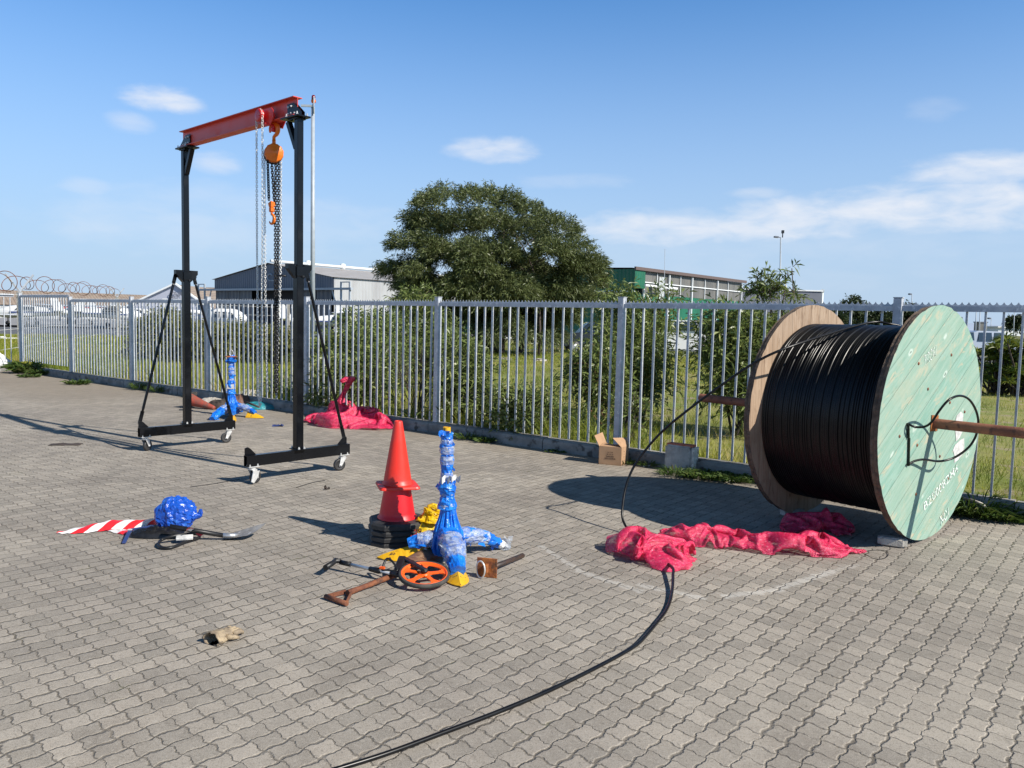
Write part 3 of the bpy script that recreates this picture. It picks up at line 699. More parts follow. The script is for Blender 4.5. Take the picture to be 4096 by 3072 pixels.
chain(m, [wc+gv*-.02+Vector((0, 0, zz+.05-wc.z)), wc+Vector((0, 0, zz-wc.z)), wc+gv*.02+Vector((0, 0, zz+.05-wc.z))], .030, .019, .0033)
arc = [wc+(gv*math.cos(t)+Vector((0, 0, math.sin(t))))*.057 for t in np.linspace(0, PI, 8)]; chain(m, arc, .030, .019, .0033)
build('hand_chain', m, 'zinc', tr)
def hook(m, c, ax, s, r):       # c: eye; hangs down, plane spanned by ax and z
    zv = Vector((0, 0, 1)); P = [c, c-zv*.25*s]
    for t in np.linspace(PI*.5, -PI*.85, 14): P.append(c-zv*(.25+.42)*s+(ax*math.cos(t)*.42*s+zv*math.sin(t)*.42*s))
    rs = [r*.8, r]+list(np.linspace(r*1.0, r*1.5, 7))+list(np.linspace(r*1.45, r*.55, 7)); m.tube(P, rs, 12)
ho = thing('chain_hoist', T0+Vector((0, 0, 3.2)), 'orange manual chain hoist hanging from the red trolley with black load chains', 'chain hoist')
m = MB(); hb = T0+Vector((0, 0, 3.318)); hx = Vector((.9, -.43, 0)).normalized(); P = [hb, hb+ZV_*.035]
for t_ in np.linspace(-PI*.42, PI*1.12, 16): P.append(hb+ZV_*.105+hx*math.cos(t_)*.052+ZV_*math.sin(t_)*.060)
m.tube(P, [.016, .016]+list(np.interp(np.linspace(0, 1, 16), [0, .3, .7, 1], [.017, .024, .018, .009])), 12); build('top_hook', m, 'orange', ho)
m = MB(); m.beam(T0+ZV_*(zf-.02), T0+ZV_*(zf-.085), .03, .05, up=gv); m.tube([T0-gu*.03+ZV_*(zf-.075), T0+gu*.03+ZV_*(zf-.075)], .02, 10); build('shackle', m, 'trolley_red', tr)
dc = T0+Vector((0, 0, 3.195)); fd = (-gu*.55+gv*.835).normalized(); fd = Vector((.38, -.92, 0)).normalized(); fs_ = Vector((fd.y*-1, fd.x, 0))
m = MB(); m.lathe([(0, -.052), (.022, -.052), (.026, -.045), (.078, -.045), (.088, -.036), (.090, .0), (.088, .036), (.078, .045), (.026, .045), (.022, .052), (0, .052)], dc, fd, 40, fn=lambda a, h: 1+.05*math.cos(6*a)**4)
m.tube([dc+Vector((0, 0, .08)), dc+Vector((0, 0, .13))], .018, 12)
dr = build('drum_housing', m, 'orange', ho)
m = MB(); m.lathe([(0, -.03), (.093, -.03), (.093, .03), (0, .03)], dc-fd*.075, fd, 36); build('gear_cover', m, 'plasticblack', dr)
m = MB(); zb = 2.66
S4 = [-.060, -.022, .018, .048]
lb = T0+fs_*-.022+Vector((0, 0, zb))
LC = [(dc+fs_*S4[0]-Vector((0, 0, .07)), lb+fs_*-.026+Vector((0, 0, .06))), (dc+fs_*S4[1]-Vector((0, 0, .08)), lb+fs_*.026+Vector((0, 0, .06)))]
for p_, q_ in LC: m = MB(); chain(m, [p_, q_], .036, .024, .0052, 12, 6); build('load_chain', m, 'plasticblack', ho)
zl = .80
for (s0, s1) in ((S4[2], .012), (S4[3], .034)):
    m = MB(); chain(m, [dc+fs_*s0-Vector((0, 0, .08)), T0+fs_*s1+Vector((0, 0, 1.8)), T0+fs_*(s1)+Vector((0, 0, zl+.1)), T0+fs_*.024+Vector((0, 0, zl-.02 if s0 == S4[2] else zl+.02))], .036, .024, .0052, 12, 6); build('load_chain', m, 'plasticblack', ho)
m = MB(); m.lathe([(0, -.022), (.028, -.022), (.036, -.014), (.036, .014), (.028, .022), (0, .022)], lb+Vector((0, 0, .03)), fd, 6, sm=False); m.box(lb-Vector((0, 0, .02)), (.05, .04, .05), Matrix.Rotation(math.atan2(fs_.y, fs_.x), 3, 'Z'), 0, .008)
lo_ = build('hook_block', m, 'orange', ho)
m = MB(); hook(m, lb-Vector((0, 0, .04)), gv*1., .11, .011); build('hook', m, 'orange', lo_)
m = MB()
hc = dc-fd*.09
for s_ in (-.082, .078):
    m = MB(); chain(m, [hc+fs_*s_, hc+fs_*s_*.95+Vector((0, 0, -1.2)), hc+fs_*(s_*.55-.01)+Vector((0, 0, .80-hc.z))], .030, .019, .0033); build('hand_chain', m, 'zinc', ho)
# ------------------------------------------------------------------ cable reel
RC = Vector((3.168, 5.907, 0)); RA = R(-50.16); Rn = Vector((math.cos(RA), math.sin(RA), 0)); Rt = Vector((-Rn.y, Rn.x, 0)); RR = .882; RZ = RR+.021; RW = 1.06; TH = .055
ZV = Vector((0, 0, 1))
reel = thing('cable_reel', RC-Rn*RW/2, 'huge wooden cable reel wound with black cable, near flange painted pale green', 'cable reel')
def plank_mat(name, base, base2, streak, ang, pl, grain_dark, knots=True, edge=False):
    m = bpy.data.materials.new(name); m.use_nodes = True; T = NT(m.node_tree); b = m.node_tree.nodes['Principled BSDF']
    tc = T.n('ShaderNodeTexCoord').outputs['Object']; x, y, z = T.xyz(tc)
    t = T.m('ADD', T.m('MULTIPLY', x, Rt.x), T.m('MULTIPLY', y, Rt.y)); ca, sa = math.cos(ang), math.sin(ang)
    al = T.m('ADD', T.m('MULTIPLY', t, ca), T.m('MULTIPLY', z, sa)); ac = T.m('ADD', T.m('MULTIPLY', t, -sa), T.m('MULTIPLY', z, ca))
    q = T.m('DIVIDE', ac, pl); fr = T.m('FRACT', q); e = T.m('MINIMUM', fr, T.m('SUBTRACT', 1., fr)); gap = T.ramp(e, .008, .03, 1., 0.)
    rn = T.n('ShaderNodeTexWhiteNoise', noise_dimensions='1D'); T.put(rn.inputs['W'], T.m('FLOOR', q)); rv = rn.outputs[0]
    g = T.cxyz(T.m('MULTIPLY', al, 1.4), T.m('MULTIPLY', ac, 16.), T.m('MULTIPLY', rv, 9.))
    n1 = T.noise(g, 2.2, 5, .65, .6); n2 = T.noise(T.cxyz(T.m('MULTIPLY', al, 3.), T.m('MULTIPLY', ac, 9.), rv), 1.6, 4, .6, .8)
    c = T.mix(T.ramp(n1, .35, .65), base, base2)
    c = T.mix(T.ramp(n2, .56, .70), c, streak)
    c = T.mix(T.m('MULTIPLY', rv, .35), c, T.mix(.5, base2, streak))
    vo = T.n('ShaderNodeTexVoronoi', feature='F1'); T.put(vo.inputs['Vector'], T.cxyz(T.m('MULTIPLY', al, 3.2), T.m('MULTIPLY', ac, 6.4), 0.)); vo.inputs['Scale'].default_value = 1.
    if knots: 
        kd = T.m('ADD', vo.outputs['Distance'], T.m('MULTIPLY', T.m('SUBTRACT', T.noise(tc, 40, 3), .5), .10))
        c = T.mix(T.m('MULTIPLY', T.ramp(kd, .17, .08), .45), c, (.72, .76, .70) if not edge else (.30, .2, .12)); c = T.mix(T.m('MULTIPLY', T.ramp(kd, .075, .035), .8), c, grain_dark)
    c = T.mix(T.m('MULTIPLY', gap, T.ramp(n1, .3, .7, .12, .55)), c, grain_dark)
    c = T.mix(T.m('MULTIPLY', T.ramp(T.noise(tc, 3.5, 5, .7), .5, .68), .35), c, streak)
    sc_ = T.ramp(T.noise(T.cxyz(T.m('MULTIPLY', al, 4.), T.m('MULTIPLY', ac, 60.), 0.), 1.5, 3, .6), .64, .70); c = T.mix(T.m('MULTIPLY', sc_, .5), c, grain_dark)
    T.put(b.inputs['Base Color'], c); b.inputs['Roughness'].default_value = .72; b.inputs['Specular IOR Level'].default_value = .3
    bn = T.n('ShaderNodeBump'); bn.inputs['Strength'].default_value = .6; bn.inputs['Distance'].default_value = .006
    T.put(bn.inputs['Height'], T.m('SUBTRACT', n1, T.m('MULTIPLY', gap, 1.2))); T.put(b.inputs['Normal'], bn.outputs[0]); return m
MT['greenwood'] = plank_mat('pale_green_planks', (.185, .335, .265), (.265, .40, .33), (.42, .40, .29), R(34), .19, (.10, .16, .12))
MT['wood'] = plank_mat('bare_brown_planks', (.30, .205, .135), (.40, .30, .215), (.17, .11, .07), R(92), .14, (.05, .032, .022), True, True)
MT['woodedge'] = mat('weathered_plank_ends', (.16, .11, .075), (.08, .06, .045), 22, .9, bump=.9, bscale=60)
def flange(name, off, outer_mat, inner_mat, se):
    """disc of planks: face at axial offset off (towards Rn), uneven sawn rim"""
    m = MB(); n = 120; c0 = RC+Rn*off+ZV*RZ; c1 = c0-Rn*TH; cm = c0-Rn*TH/2
    def rim(c, dr): return [c+(Rt*math.cos(2*PI*k/n)+ZV*math.sin(2*PI*k/n))*(RR+dr+.005*noise.noise(Vector((k*.7, se, dr*90)))+(-.006 if (k*7+int(se)) % 11 == 0 else 0)) for k in range(n)]
    def rim_clip(L): return [Vector((p.x, p.y, max(p.z, .018))) for p in L]
    a, b_, c_, d_ = (rim_clip(rim(c0, .0)), rim_clip(rim(cm+Rn*.002, -.002)), rim_clip(rim(cm-Rn*.002, -.010)), rim_clip(rim(c1, -.006)))
    L = [a, b_, c_, d_]; m.v = [p for l in L for p in l]
    for i in range(3):
        for k in range(n): m.f.append((i*n+k, (i+1)*n+k, (i+1)*n+(k+1) % n, i*n+(k+1) % n)); m.mi.append(2); m.smooth.append(False)
    m.f.append(tuple(range(n))); m.mi.append(0); m.smooth.append(False); m.f.append(tuple(range(3*n, 4*n))[::-1]); m.mi.append(1); m.smooth.append(False)
    return build('flange', m, [outer_mat, inner_mat, 'woodedge'], reel)
fl1 = flange('flange', 0, 'greenwood', 'wood', 1); fl1['label'] = 'round plank flange painted pale green'
fl2 = flange('flange', -RW+TH, 'wood', 'wood', 5); fl2['label'] = 'round flange of bare brown planks'
# bolt heads and hub plate on the green flange
for r_, k_, ph in ((.30, 4, .5), (.56, 6, .1)):
    for k in range(k_):
        a = ph+2*PI*k/k_; m = MB(); m.lathe([(0, .006), (.008, .005), (.012, .002), (.013, 0)], RC+ZV*RZ+(Rt*math.cos(a)+ZV*math.sin(a))*r_+Rn*.001, Rn, 8, sm=False); build('bolt', m, 'rust', fl1)
m = MB(); hubc = RC+ZV*RZ
pl_ = [hubc+Rt*x+ZV*z+Rn*.001 for x, z in ((-.062, -.055), (.058, -.060), (.062, .058), (-.055, .066))]; m.prism(pl_, Rn*.006)
hp = build('hub_plate', m, 'rustbright', fl1)
# winding
DR = .725; m = MB(); prof = []; n = 54; L = RW-2*TH-.004; prof.append((.3, 0))
for i in range(n):
    x0 = L*i/n; h = L/n; sag = .0022*math.sin(i*1.7)+.0015*math.sin(i*3.1)
    for k in range(5): prof.append((DR-.010+sag+.0088*math.sin(PI*(k+.0)/4), x0+h*k/4*.999))
prof.append((.3, L))
m.lathe(prof, RC-Rn*(RW-TH-.002)+ZV*RZ, Rn, 120)
build('cable_winding', m, 'cable', reel)
# lettering painted on the green flange
def text_mesh(txt, size, origin, xd, yd, nrm, name, parent, mat_, shear=0., bold=.0, spacing=1.):
    cu = bpy.data.curves.new('t', 'FONT'); cu.body = txt; cu.size = size; cu.offset = bold; cu.shear = shear; cu.space_character = spacing; cu.align_x = 'CENTER'; cu.align_y = 'CENTER'
    cu.resolution_u = 3; to = bpy.data.objects.new('t', cu); col.objects.link(to); dg = bpy.context.evaluated_depsgraph_get(); me = bpy.data.meshes.new_from_object(to.evaluated_get(dg)); bpy.data.objects.remove(to)
    o0 = org(parent) if parent else Vector((0, 0, 0)); X, Y = Vector(xd), Vector(yd)
    for v in me.vertices: p = Vector(origin)+X*v.co.x+Y*v.co.y+Vector(nrm)*.003; v.co = p-o0
    me.materials.clear(); o = finish(name, me, mat_, parent, o0); ORG[o.name] = o0; return o
def onflange(u, v, off=0.):
    d = ray(u, v); c = RC+Rn*off; n_ = np.array(Rn); s_ = (np.array(c)[:2] @ n_[:2])/(d[:2] @ n_[:2]); return Vector(d*s_)+Vector((0, 0, EYE))
dn_ = lambda a: (Rt*math.cos(a)+ZV*math.sin(a), -Rt*math.sin(a)+ZV*math.cos(a))
def flange_text(txt, a, b, hgt, bold=.004, sp=1.0):
    A, B = onflange(*a), onflange(*b); X = (B-A); L = X.length; X.normalize(); Y = Rn.cross(X)
    o = text_mesh(txt, hgt*1.35, (A+B)/2, X, Y, Rn, 'lettering', fl1, 'whitepaint', 0, bold)
    me = o.data; xs = [v.co.dot(X) for v in me.vertices]; f = L/(max(xs)-min(xs)); mid = ((A+B)/2-org(fl1)).dot(X)
    for v in me.vertices: v.co += X*((v.co.dot(X)-mid)*(f-1))
    return o
flange_text('PNOLONU', (3699, 1443), (3744, 1402), .085, .0)
flange_text('BZ0008ZM4', (3694, 2030), (3829, 1872), .072, .001)
flange_text('NO1', (3762, 2085), (3794, 2047), .09, .001)
m = MB()
for pts in ([(3827, 1662), (3843, 1646), (3853, 1655), (3851, 1690), (3853, 1718), (3838, 1752), (3824, 1766), (3822, 1735), (3817, 1700)], [(3820, 1780), (3838, 1762), (3856, 1752), (3857, 1788), (3853, 1812), (3834, 1838), (3817, 1852), (3817, 1822), (3812, 1800)]):
    m.prism([onflange(u, v, .002) for u, v in pts][::-1], Rn*.001)
build('paper_label', m, 'paper', fl1)
# end of the cable stapled to the flange in a loose loop
L_ = [((3634, 1697), .02), ((3662, 1708), .05), ((3700, 1706), .10), ((3728, 1686), .15), ((3757, 1643), .20), ((3795, 1600), .24), ((3838, 1583), .26), ((3875, 1597), .27), ((3902, 1638), .27), ((3913, 1686), .26), ((3905, 1738), .24), ((3880, 1783), .21), ((3840, 1817), .17), ((3800, 1837), .13), ((3752, 1845), .09), ((3698, 1838), .06), ((3662, 1843), .035), ((3634, 1856), .018)]
m = MB(); m.tube(spline([onflange(u, v, o_) for (u, v), o_ in L_], 6), .0085, 10); build('cable_tail', m, 'cable', reel)
m = MB(); m.beam(onflange(3633, 1692, .012), onflange(3634, 1752, .012), .012, .014, up=Rn); m.beam(onflange(3637, 1752, .010), onflange(3634, 1864, .010), .012, .012, up=Rn); build('strap', m, 'cable', reel)
# steel axle
m = MB(); ax0, ax1 = RC+Rn*1.0+ZV*RZ, RC-Rn*2.13+ZV*RZ
m.tube([ax0, ax1], .038, 24, caps=False); m.tube([ax1, ax0], .033, 24, caps=False)
for e_, n_ in ((ax0, Rn), (ax1, -Rn)): m.lathe([(.033, 0), (.038, 0)], e_, n_, 24, sm=False)
one('steel_pipe', m, 'rustpipe', ax1, 'long rusty steel pipe pushed through the centre of the reel', 'pipe')
# chocks
def rough_block(c, size, rot, bev=.006, jag=0., seed=0, nx=6):
    bm_ = MB(); hx, hy, hz_ = [q/2 for q in size]; idx = {}
    def P(i, j, k):
        key = (i, j, k)
        if key not in idx:
            x, y, z = (2*i/nx-1)*hx, (2*j/nx-1)*hy, (2*k/nx-1)*hz_
            e = sum(q in (0, nx) for q in (i, j, k)); v = Vector((x, y, z)); sh = 1-(bev/min(hx, hy, hz_))*(1 if e == 2 else 2 if e == 3 else 0)
            d = noise.noise(v*14+Vector((seed, 0, 0)))*jag*(2.6 if e > 1 else .6); v = v*(sh)+v.normalized()*d
            idx[key] = len(bm_.v); bm_.v.append(tuple(Vector(c)+rot @ v))
        return idx[key]
    for a in range(nx):
        for b in range(nx):
            for q in (0, nx):
                for f in ([P(a, b, q), P(a+1, b, q), P(a+1, b+1, q), P(a, b+1, q)], [P(a, q, b), P(a, q, b+1), P(a+1, q, b+1), P(a+1, q, b)], [P(q, a, b), P(q, a+1, b), P(q, a+1, b+1), P(q, a, b+1)]):
                    bm_.f.append(tuple(f if q else f[::-1])); bm_.mi.append(0); bm_.smooth.append(False)
    return bm_
c = G(3590, 2190); c = Vector((c.x-.02, c.y+.04, .036))
one('paving_block', rough_block(c, (.20, .10, .066), Matrix.Rotation(R(-25), 3, 'Z'), .005, .003), 'brick', (c.x, c.y, 0), 'grey paving block wedged under the rim of the green flange', 'block', 'paving blocks chocking the reel')
c = RC-Rn*(RW-.02)-Rt*.13; c = Vector((c.x, c.y, .034))
one('paving_block', rough_block(c, (.20, .10, .06), Matrix.Rotation(R(20), 3, 'Z'), .005, .003, 3), 'brick', (c.x, c.y, 0), 'shaded paving block wedged under the rim of the brown flange', 'block', 'paving blocks chocking the reel')
# ------------------------------------------------------------------ cable from reel to ground
dt = lambda a, off, r: RC-Rn*off+ZV*RZ+(-Rt*math.sin(a)+ZV*math.cos(a))*r
P = [dt(-.55, .22, DR+.012), dt(-.35, .30, DR+.013), dt(-.12, .40, DR+.014), dt(.12, .52, DR+.016)]
P += [D(3168, 1384, 5.84), D(3019, 1451, 5.84), D(2880, 1545, 5.92), D(2739, 1650, 6.02), D(2653, 1722, 6.10), D(2590, 1790, 6.15), D(2536, 1866, 6.16), D(2507, 1935, 6.12), D(2493, 2002, 6.06), D(2489, 2065, 6.0), D(2503, 2105, 5.94), G(2530, 2140, .02)]
P2 = [G(2575, 2190, .012), G(2650, 2240, .03), G(2690, 2272, .045), D(2692, 2300, 4.84), G(2690, 2350, .022), G(2681, 2401, .014), G(2662, 2445, .012), G(2633, 2483, .012), G(2590, 2535, .012), G(2536, 2586, .012), G(2400, 2662, .012), G(2200, 2760, .012), G(1985, 2850, .012), G(1760, 2935, .012), G(1551, 3012, .012), G(1348, 3076, .012), G(1100, 3150, .012), G(700, 3260, .012)]
m = MB(); m.tube(spline(P+P2, 10), .0095, 12)
one('power_cable', m, 'cable', P2[5], 'loose black cable running from the reel top down through crimson netting and across the paving', 'cable')
m = MB(); m.tube(spline([G(3455, 2205, .01), G(3500, 2200, .006), G(3545, 2205, .006), G(3552, 2222, .006), G(3530, 2235, .006), G(3490, 2232, .006), G(3440, 2205, .02)], 6), .0022, 6)
one('wire', m, 'plasticblack', G(3520, 2215), 'thin black wire curling out of the crimson netting beside the paving block', 'wire')
# ------------------------------------------------------------------ cloth makers
def roll(path, rad, n=56, twist=7., pleats=7, amp=.16, seed=0., flat=.8, zmin=.006, steps=12, fine=.05):
    P = spline(path, steps); N = len(P); m = MB(); rp = np.interp(np.linspace(0, 1, N), np.linspace(0, 1, len(rad)), rad); pn = None; s_ = 0
    for i, p in enumerate(P):
        t = (P[min(i+1, N-1)]-P[max(i-1, 0)]).normalized()
        if i: s_ += (P[i]-P[i-1]).length
        side = t.cross(ZV) if abs(t.z) < .95 else Vector((1, 0, 0)); side = (side-t*side.dot(t)).normalized(); up = side.cross(t)
        if pn is not None and side.dot(pn) < 0: side = -side; up = -up
        pn = side
        for k in range(n):
            a = 2*PI*k/n; q = Vector((math.cos(a)*1.7, math.sin(a)*1.7, s_*7+seed))
            w1 = math.sin(pleats*a*.5+twist*s_*2.2+3*noise.noise(q*.5)); w2 = noise.noise(Vector((q.x, q.y, q.z*.45))); w3 = noise.noise(Vector((math.cos(a+twist*s_*.6)*4, math.sin(a+twist*s_*.6)*4, s_*5+seed)))
            r = rp[i]*(1+amp*(1.0*(1-abs(w1))**1.5+1.2*w2)-amp*.4+amp*.9*(1-min(1, abs(w3)*2.8)))
            v = p+side*math.cos(a)*r+up*math.sin(a)*r*flat; m.v.append((v.x, v.y, max(v.z, zmin+.004*abs(w3))))
    for i in range(N-1):
        for k in range(n): m.f.append((i*n+k, i*n+(k+1) % n, (i+1)*n+(k+1) % n, (i+1)*n+k)); m.mi.append(0); m.smooth.append(True)
    m.f.append(tuple(range(n))[::-1]); m.mi.append(0); m.smooth.append(False); m.f.append(tuple((N-1)*n+k for k in range(n))); m.mi.append(0); m.smooth.append(False); return m
def heap(c, rx, ry, h, rot=0., seed=0., nu=90, nv=44, amp=.22, lobes=3, foldf=2.6, e=.75, peak=(0, 0), shape=None):
    m = MB(); cr, sr = math.cos(rot), math.sin(rot)
    for j in range(nv+1):
        f = j/nv
        for i in range(nu):
            a = 2*PI*i/nu; q = Vector((math.cos(a)*f*1.4+seed, math.sin(a)*f*1.4, seed*.7))
            ro = 1+.13*noise.noise(Vector((math.cos(a)*1.5+seed, math.sin(a)*1.5, 2)))+.06*math.sin(lobes*a+seed)+.03*noise.noise(Vector((math.cos(a)*6, math.sin(a)*6, seed)))
            if shape: ro *= shape(a)
            x = f*ro*rx*math.cos(a); y = f*ro*ry*math.sin(a); x += peak[0]*(1-f); y += peak[1]*(1-f)
            z = h*(max(0, 1-f**2.2))**e
            cf, sf = math.cos(.7+seed), math.sin(.7+seed); q2 = Vector(((q.x*cf+q.y*sf)*.8, (-q.x*sf+q.y*cf)*2.6, seed)); q2 += Vector((noise.noise(q*1.3), noise.noise(q*1.3+Vector((7, 0, 0))), 0))*.8
            n1 = noise.noise(q2*foldf*.45); n2 = noise.noise(q2*foldf*1.1+Vector((3, 3, 3))); soft = 1-min(1, abs(n1)*2.6)
            z *= 1+.22*noise.noise(q*1.1)
            z += h*amp*(1-f**4)*(.55*(soft**1.4-.4)+.28*(1-min(1, abs(n2)*2.6))**1.2)+h*.03*noise.noise(q*9)*(1-f**6)
            m.v.append((c.x+x*cr-y*sr, c.y+x*sr+y*cr, c.z+max(z, .004+.01*(1-f))))
    for j in range(nv):
        for i in range(nu):
            a, b = j*nu+i, j*nu+(i+1) % nu; m.f.append((a, a+nu, b+nu, b)); m.mi.append(0); m.smooth.append(True)
    return m
# draped cloth: a sheet settles over a low mound with a small position-based solver
def drape(path, width, mound, slack=1.3, nx=90, ny=44, seed=1, iters=170, wslack=None, edge=.0):
    rg = np.random.default_rng(seed); P = spline(path, 12); L = [0]
    for a_, b_ in zip(P, P[1:]): L.append(L[-1]+(b_-a_).length)
    wslack = wslack or slack; s_ = np.linspace(0, L[-1], nx); px = np.interp(s_, L, [p.x for p in P]); py = np.interp(s_, L, [p.y for p in P]); W_ = np.interp(s_, np.linspace(0, L[-1], len(width)), width); H_ = np.interp(s_, np.linspace(0, L[-1], len(mound)), mound)
    W_ = W_*(1+.13*np.interp(np.arange(nx), np.linspace(0, nx, 14), rg.normal(size=14)).clip(-1.2, 1.2))
    tx, ty = np.gradient(px), np.gradient(py); nl = np.hypot(tx, ty); tx, ty = tx/nl, ty/nl; v = np.linspace(-1, 1, ny)
    off = v[None, :]*W_[:, None]/2; X = np.stack([px[:, None]-ty[:, None]*off, py[:, None]+tx[:, None]*off, H_[:, None]*np.sqrt(np.clip(1-v[None, :]**2, 0, 1))+.02], 2)
    def lf(n1, n2, k1, k2): return sum(rg.normal()*np.outer(np.sin(rg.uniform(.5, 1)*k1*np.linspace(0, 1, n1)*6.28+rg.uniform(0, 6.28)), np.sin(rg.uniform(.5, 1)*k2*np.linspace(0, 1, n2)*6.28+rg.uniform(0, 6.28))) for _ in range(7))/7
    X[:, :, 2] += np.abs(lf(nx, ny, nx/11, 3.5))*.10; X[:, :, 0] += lf(nx, ny, 7, 3)*.02; X[:, :, 1] += lf(nx, ny, 7, 3)*.02
    du = L[-1]/(nx-1)*slack; dvv = np.maximum(W_/(ny-1)*wslack, .003)
    V0 = np.zeros_like(X); E0 = X[:, 0, :2].copy(); E1 = X[:, -1, :2].copy(); wob = .018*np.interp(np.arange(nx), np.linspace(0, nx, 26), rg.normal(size=26))[:, None]; nrm2 = np.stack([-ty, tx], 1); E0 = E0+nrm2*wob; E1 = E1+nrm2*wob[::-1]; B0 = X[0, :, :2].copy(); B1 = X[-1, :, :2].copy()
    def con(A_, B_, r, k):
        d_ = B_-A_; l = np.linalg.norm(d_, axis=2, keepdims=True)+1e-9; c = d_*(1-r/l)*.5*k; A_ += c; B_ -= c
    row = np.broadcast_to(dvv[:, None, None], (nx, ny-1, 1)); dg = np.sqrt(du**2+((dvv[:-1]+dvv[1:])/2)**2)[:, None, None]
    for it in range(iters):
        Xo = X.copy(); X += V0*.90; X[:, :, 2] -= .0011
        for _ in range(5):
            for q in (0, 1):
                con(X[q:-1:2], X[q+1::2][:X[q:-1:2].shape[0]], du, .9); con(X[:, q:-1:2], X[:, q+1::2][:, :X[:, q:-1:2].shape[1]], row[:, :X[:, q:-1:2].shape[1]], .9)
            con(X[:-1, :-1], X[1:, 1:], dg, .25); con(X[1:, :-1], X[:-1, 1:], dg, .25)
            for st_, kk in ((3, .10), (6, .05)): con(X[:-st_], X[st_:], du*st_, kk); con(X[:, :-st_], X[:, st_:], row[:, :ny-st_]*st_, kk)
            # stay over the mound and inside the footprint
            rx, ry = X[:, :, 0]-px[:, None], X[:, :, 1]-py[:, None]; lat = -rx*ty[:, None]+ry*tx[:, None]; al = rx*tx[:, None]+ry*ty[:, None]
            lim = W_[:, None]/2*1.04; over = np.clip(np.abs(lat)-lim, 0, None)*np.sign(lat); X[:, :, 0] += over*ty[:, None]*.6; X[:, :, 1] -= over*tx[:, None]*.6; X[:, :, 0] -= al*tx[:, None]*.05; X[:, :, 1] -= al*ty[:, None]*.05
            for sl_, T_ in (((slice(None), 0), E0), ((slice(None), -1), E1), ((0, slice(None)), B0), ((-1, slice(None)), B1)):
                X[sl_+(slice(0, 2),)] += (T_-X[sl_+(slice(0, 2),)])*.3; X[sl_+(2,)] *= .6
            f = np.clip(np.abs(lat)/(W_[:, None]/2), 0, 1); zm = H_[:, None]*np.sqrt(1-f**2)*.92+.006; X[:, :, 2] = np.maximum(X[:, :, 2], zm)
        V0 = np.clip(X-Xo, -.02, .02)
    m = MB(); m.v = [tuple(p) for p in X.reshape(-1, 3)]
    for i in range(nx-1):
        for j in range(ny-1): a_ = i*ny+j; m.f.append((a_, a_+ny, a_+ny+1, a_+1)); m.mi.append(0); m.smooth.append(True)
    return m
# near netting
net = thing('netting', G(2650, 2290), 'crumpled crimson net cloth lying over the cable with a long twisted tail towards the reel', 'netting')
build('bunched_end', drape([G(2482, 2232), G(2540, 2215), G(2620, 2225), G(2700, 2250), G(2775, 2262)], [.20, .46, .52, .50, .42, .20], [.03, .14, .15, .13, .09, .02], 1.55, 84, 64, 4, wslack=1.5), 'pink', net)
build('twisted_tail', drape([G(2640, 2150), G(2760, 2168), G(2880, 2180), G(3000, 2195), G(3110, 2203), G(3210, 2206), G(3300, 2212), G(3370, 2212), G(3415, 2210), G(3458, 2206)], [.14, .22, .24, .22, .20, .22, .26, .30, .32, .26, .10, .03], [.05, .09, .10, .09, .07, .07, .09, .11, .10, .06, .03, .008], 1.25, 200, 40, 9, wslack=2.1), 'pink', net)
build('tail', drape([G(3150, 2140), G(3230, 2110), G(3310, 2105), G(3380, 2150)], [.10, .28, .34, .3, .1], [.02, .07, .08, .06, .02], 1.4, 60, 40, 12), 'pink', net)
# far netting hanging up the fence
net2 = thing('netting', G(1370, 1700), 'crimson net cloth spread by the kerb with one end pulled up the fence', 'netting')
build('spread_cloth', drape([G(1222, 1692), G(1260, 1688), G(1310, 1692), G(1370, 1700), G(1440, 1706), G(1500, 1712), G(1535, 1712), G(1576, 1718)], [.2, .42, .46, .75, .9, .6, .5, .55, .15], [.03, .07, .06, .12, .13, .09, .07, .10, .02], 1.3, 130, 44, 21, wslack=1.6), 'pink', net2)
build('heap', heap(G(1375, 1672), .26, .20, .24, .2, 6.6, 80, 40, .5, peak=(.0, .1)), 'pink', net2)
yb = 12.08
build('raised_end', roll([D(1352, 1670, yb), D(1354, 1625, yb+.02), D(1366, 1590, yb+.03), D(1382, 1560, yb+.03), D(1396, 1532, yb+.02), D(1403, 1508, yb)], [.17, .14, .095, .075, .070, .078, .085], seed=9., flat=.35, amp=.30), 'pink', net2)
build('folded_corner', roll([D(1400, 1512, yb-.02), D(1385, 1516, yb-.04), D(1370, 1524, yb-.06), D(1364, 1528, yb-.06)], [.035, .06, .055, .03], seed=10., flat=.5, amp=.3), 'pink', net2)
build('end_by_kerb', roll([D(1425, 1662, yb-.1), D(1455, 1650, yb-.15), D(1490, 1650, yb-.3), D(1508, 1640, yb-.35)], [.12, .09, .09, .035], seed=11., amp=.4), 'pink', net2)
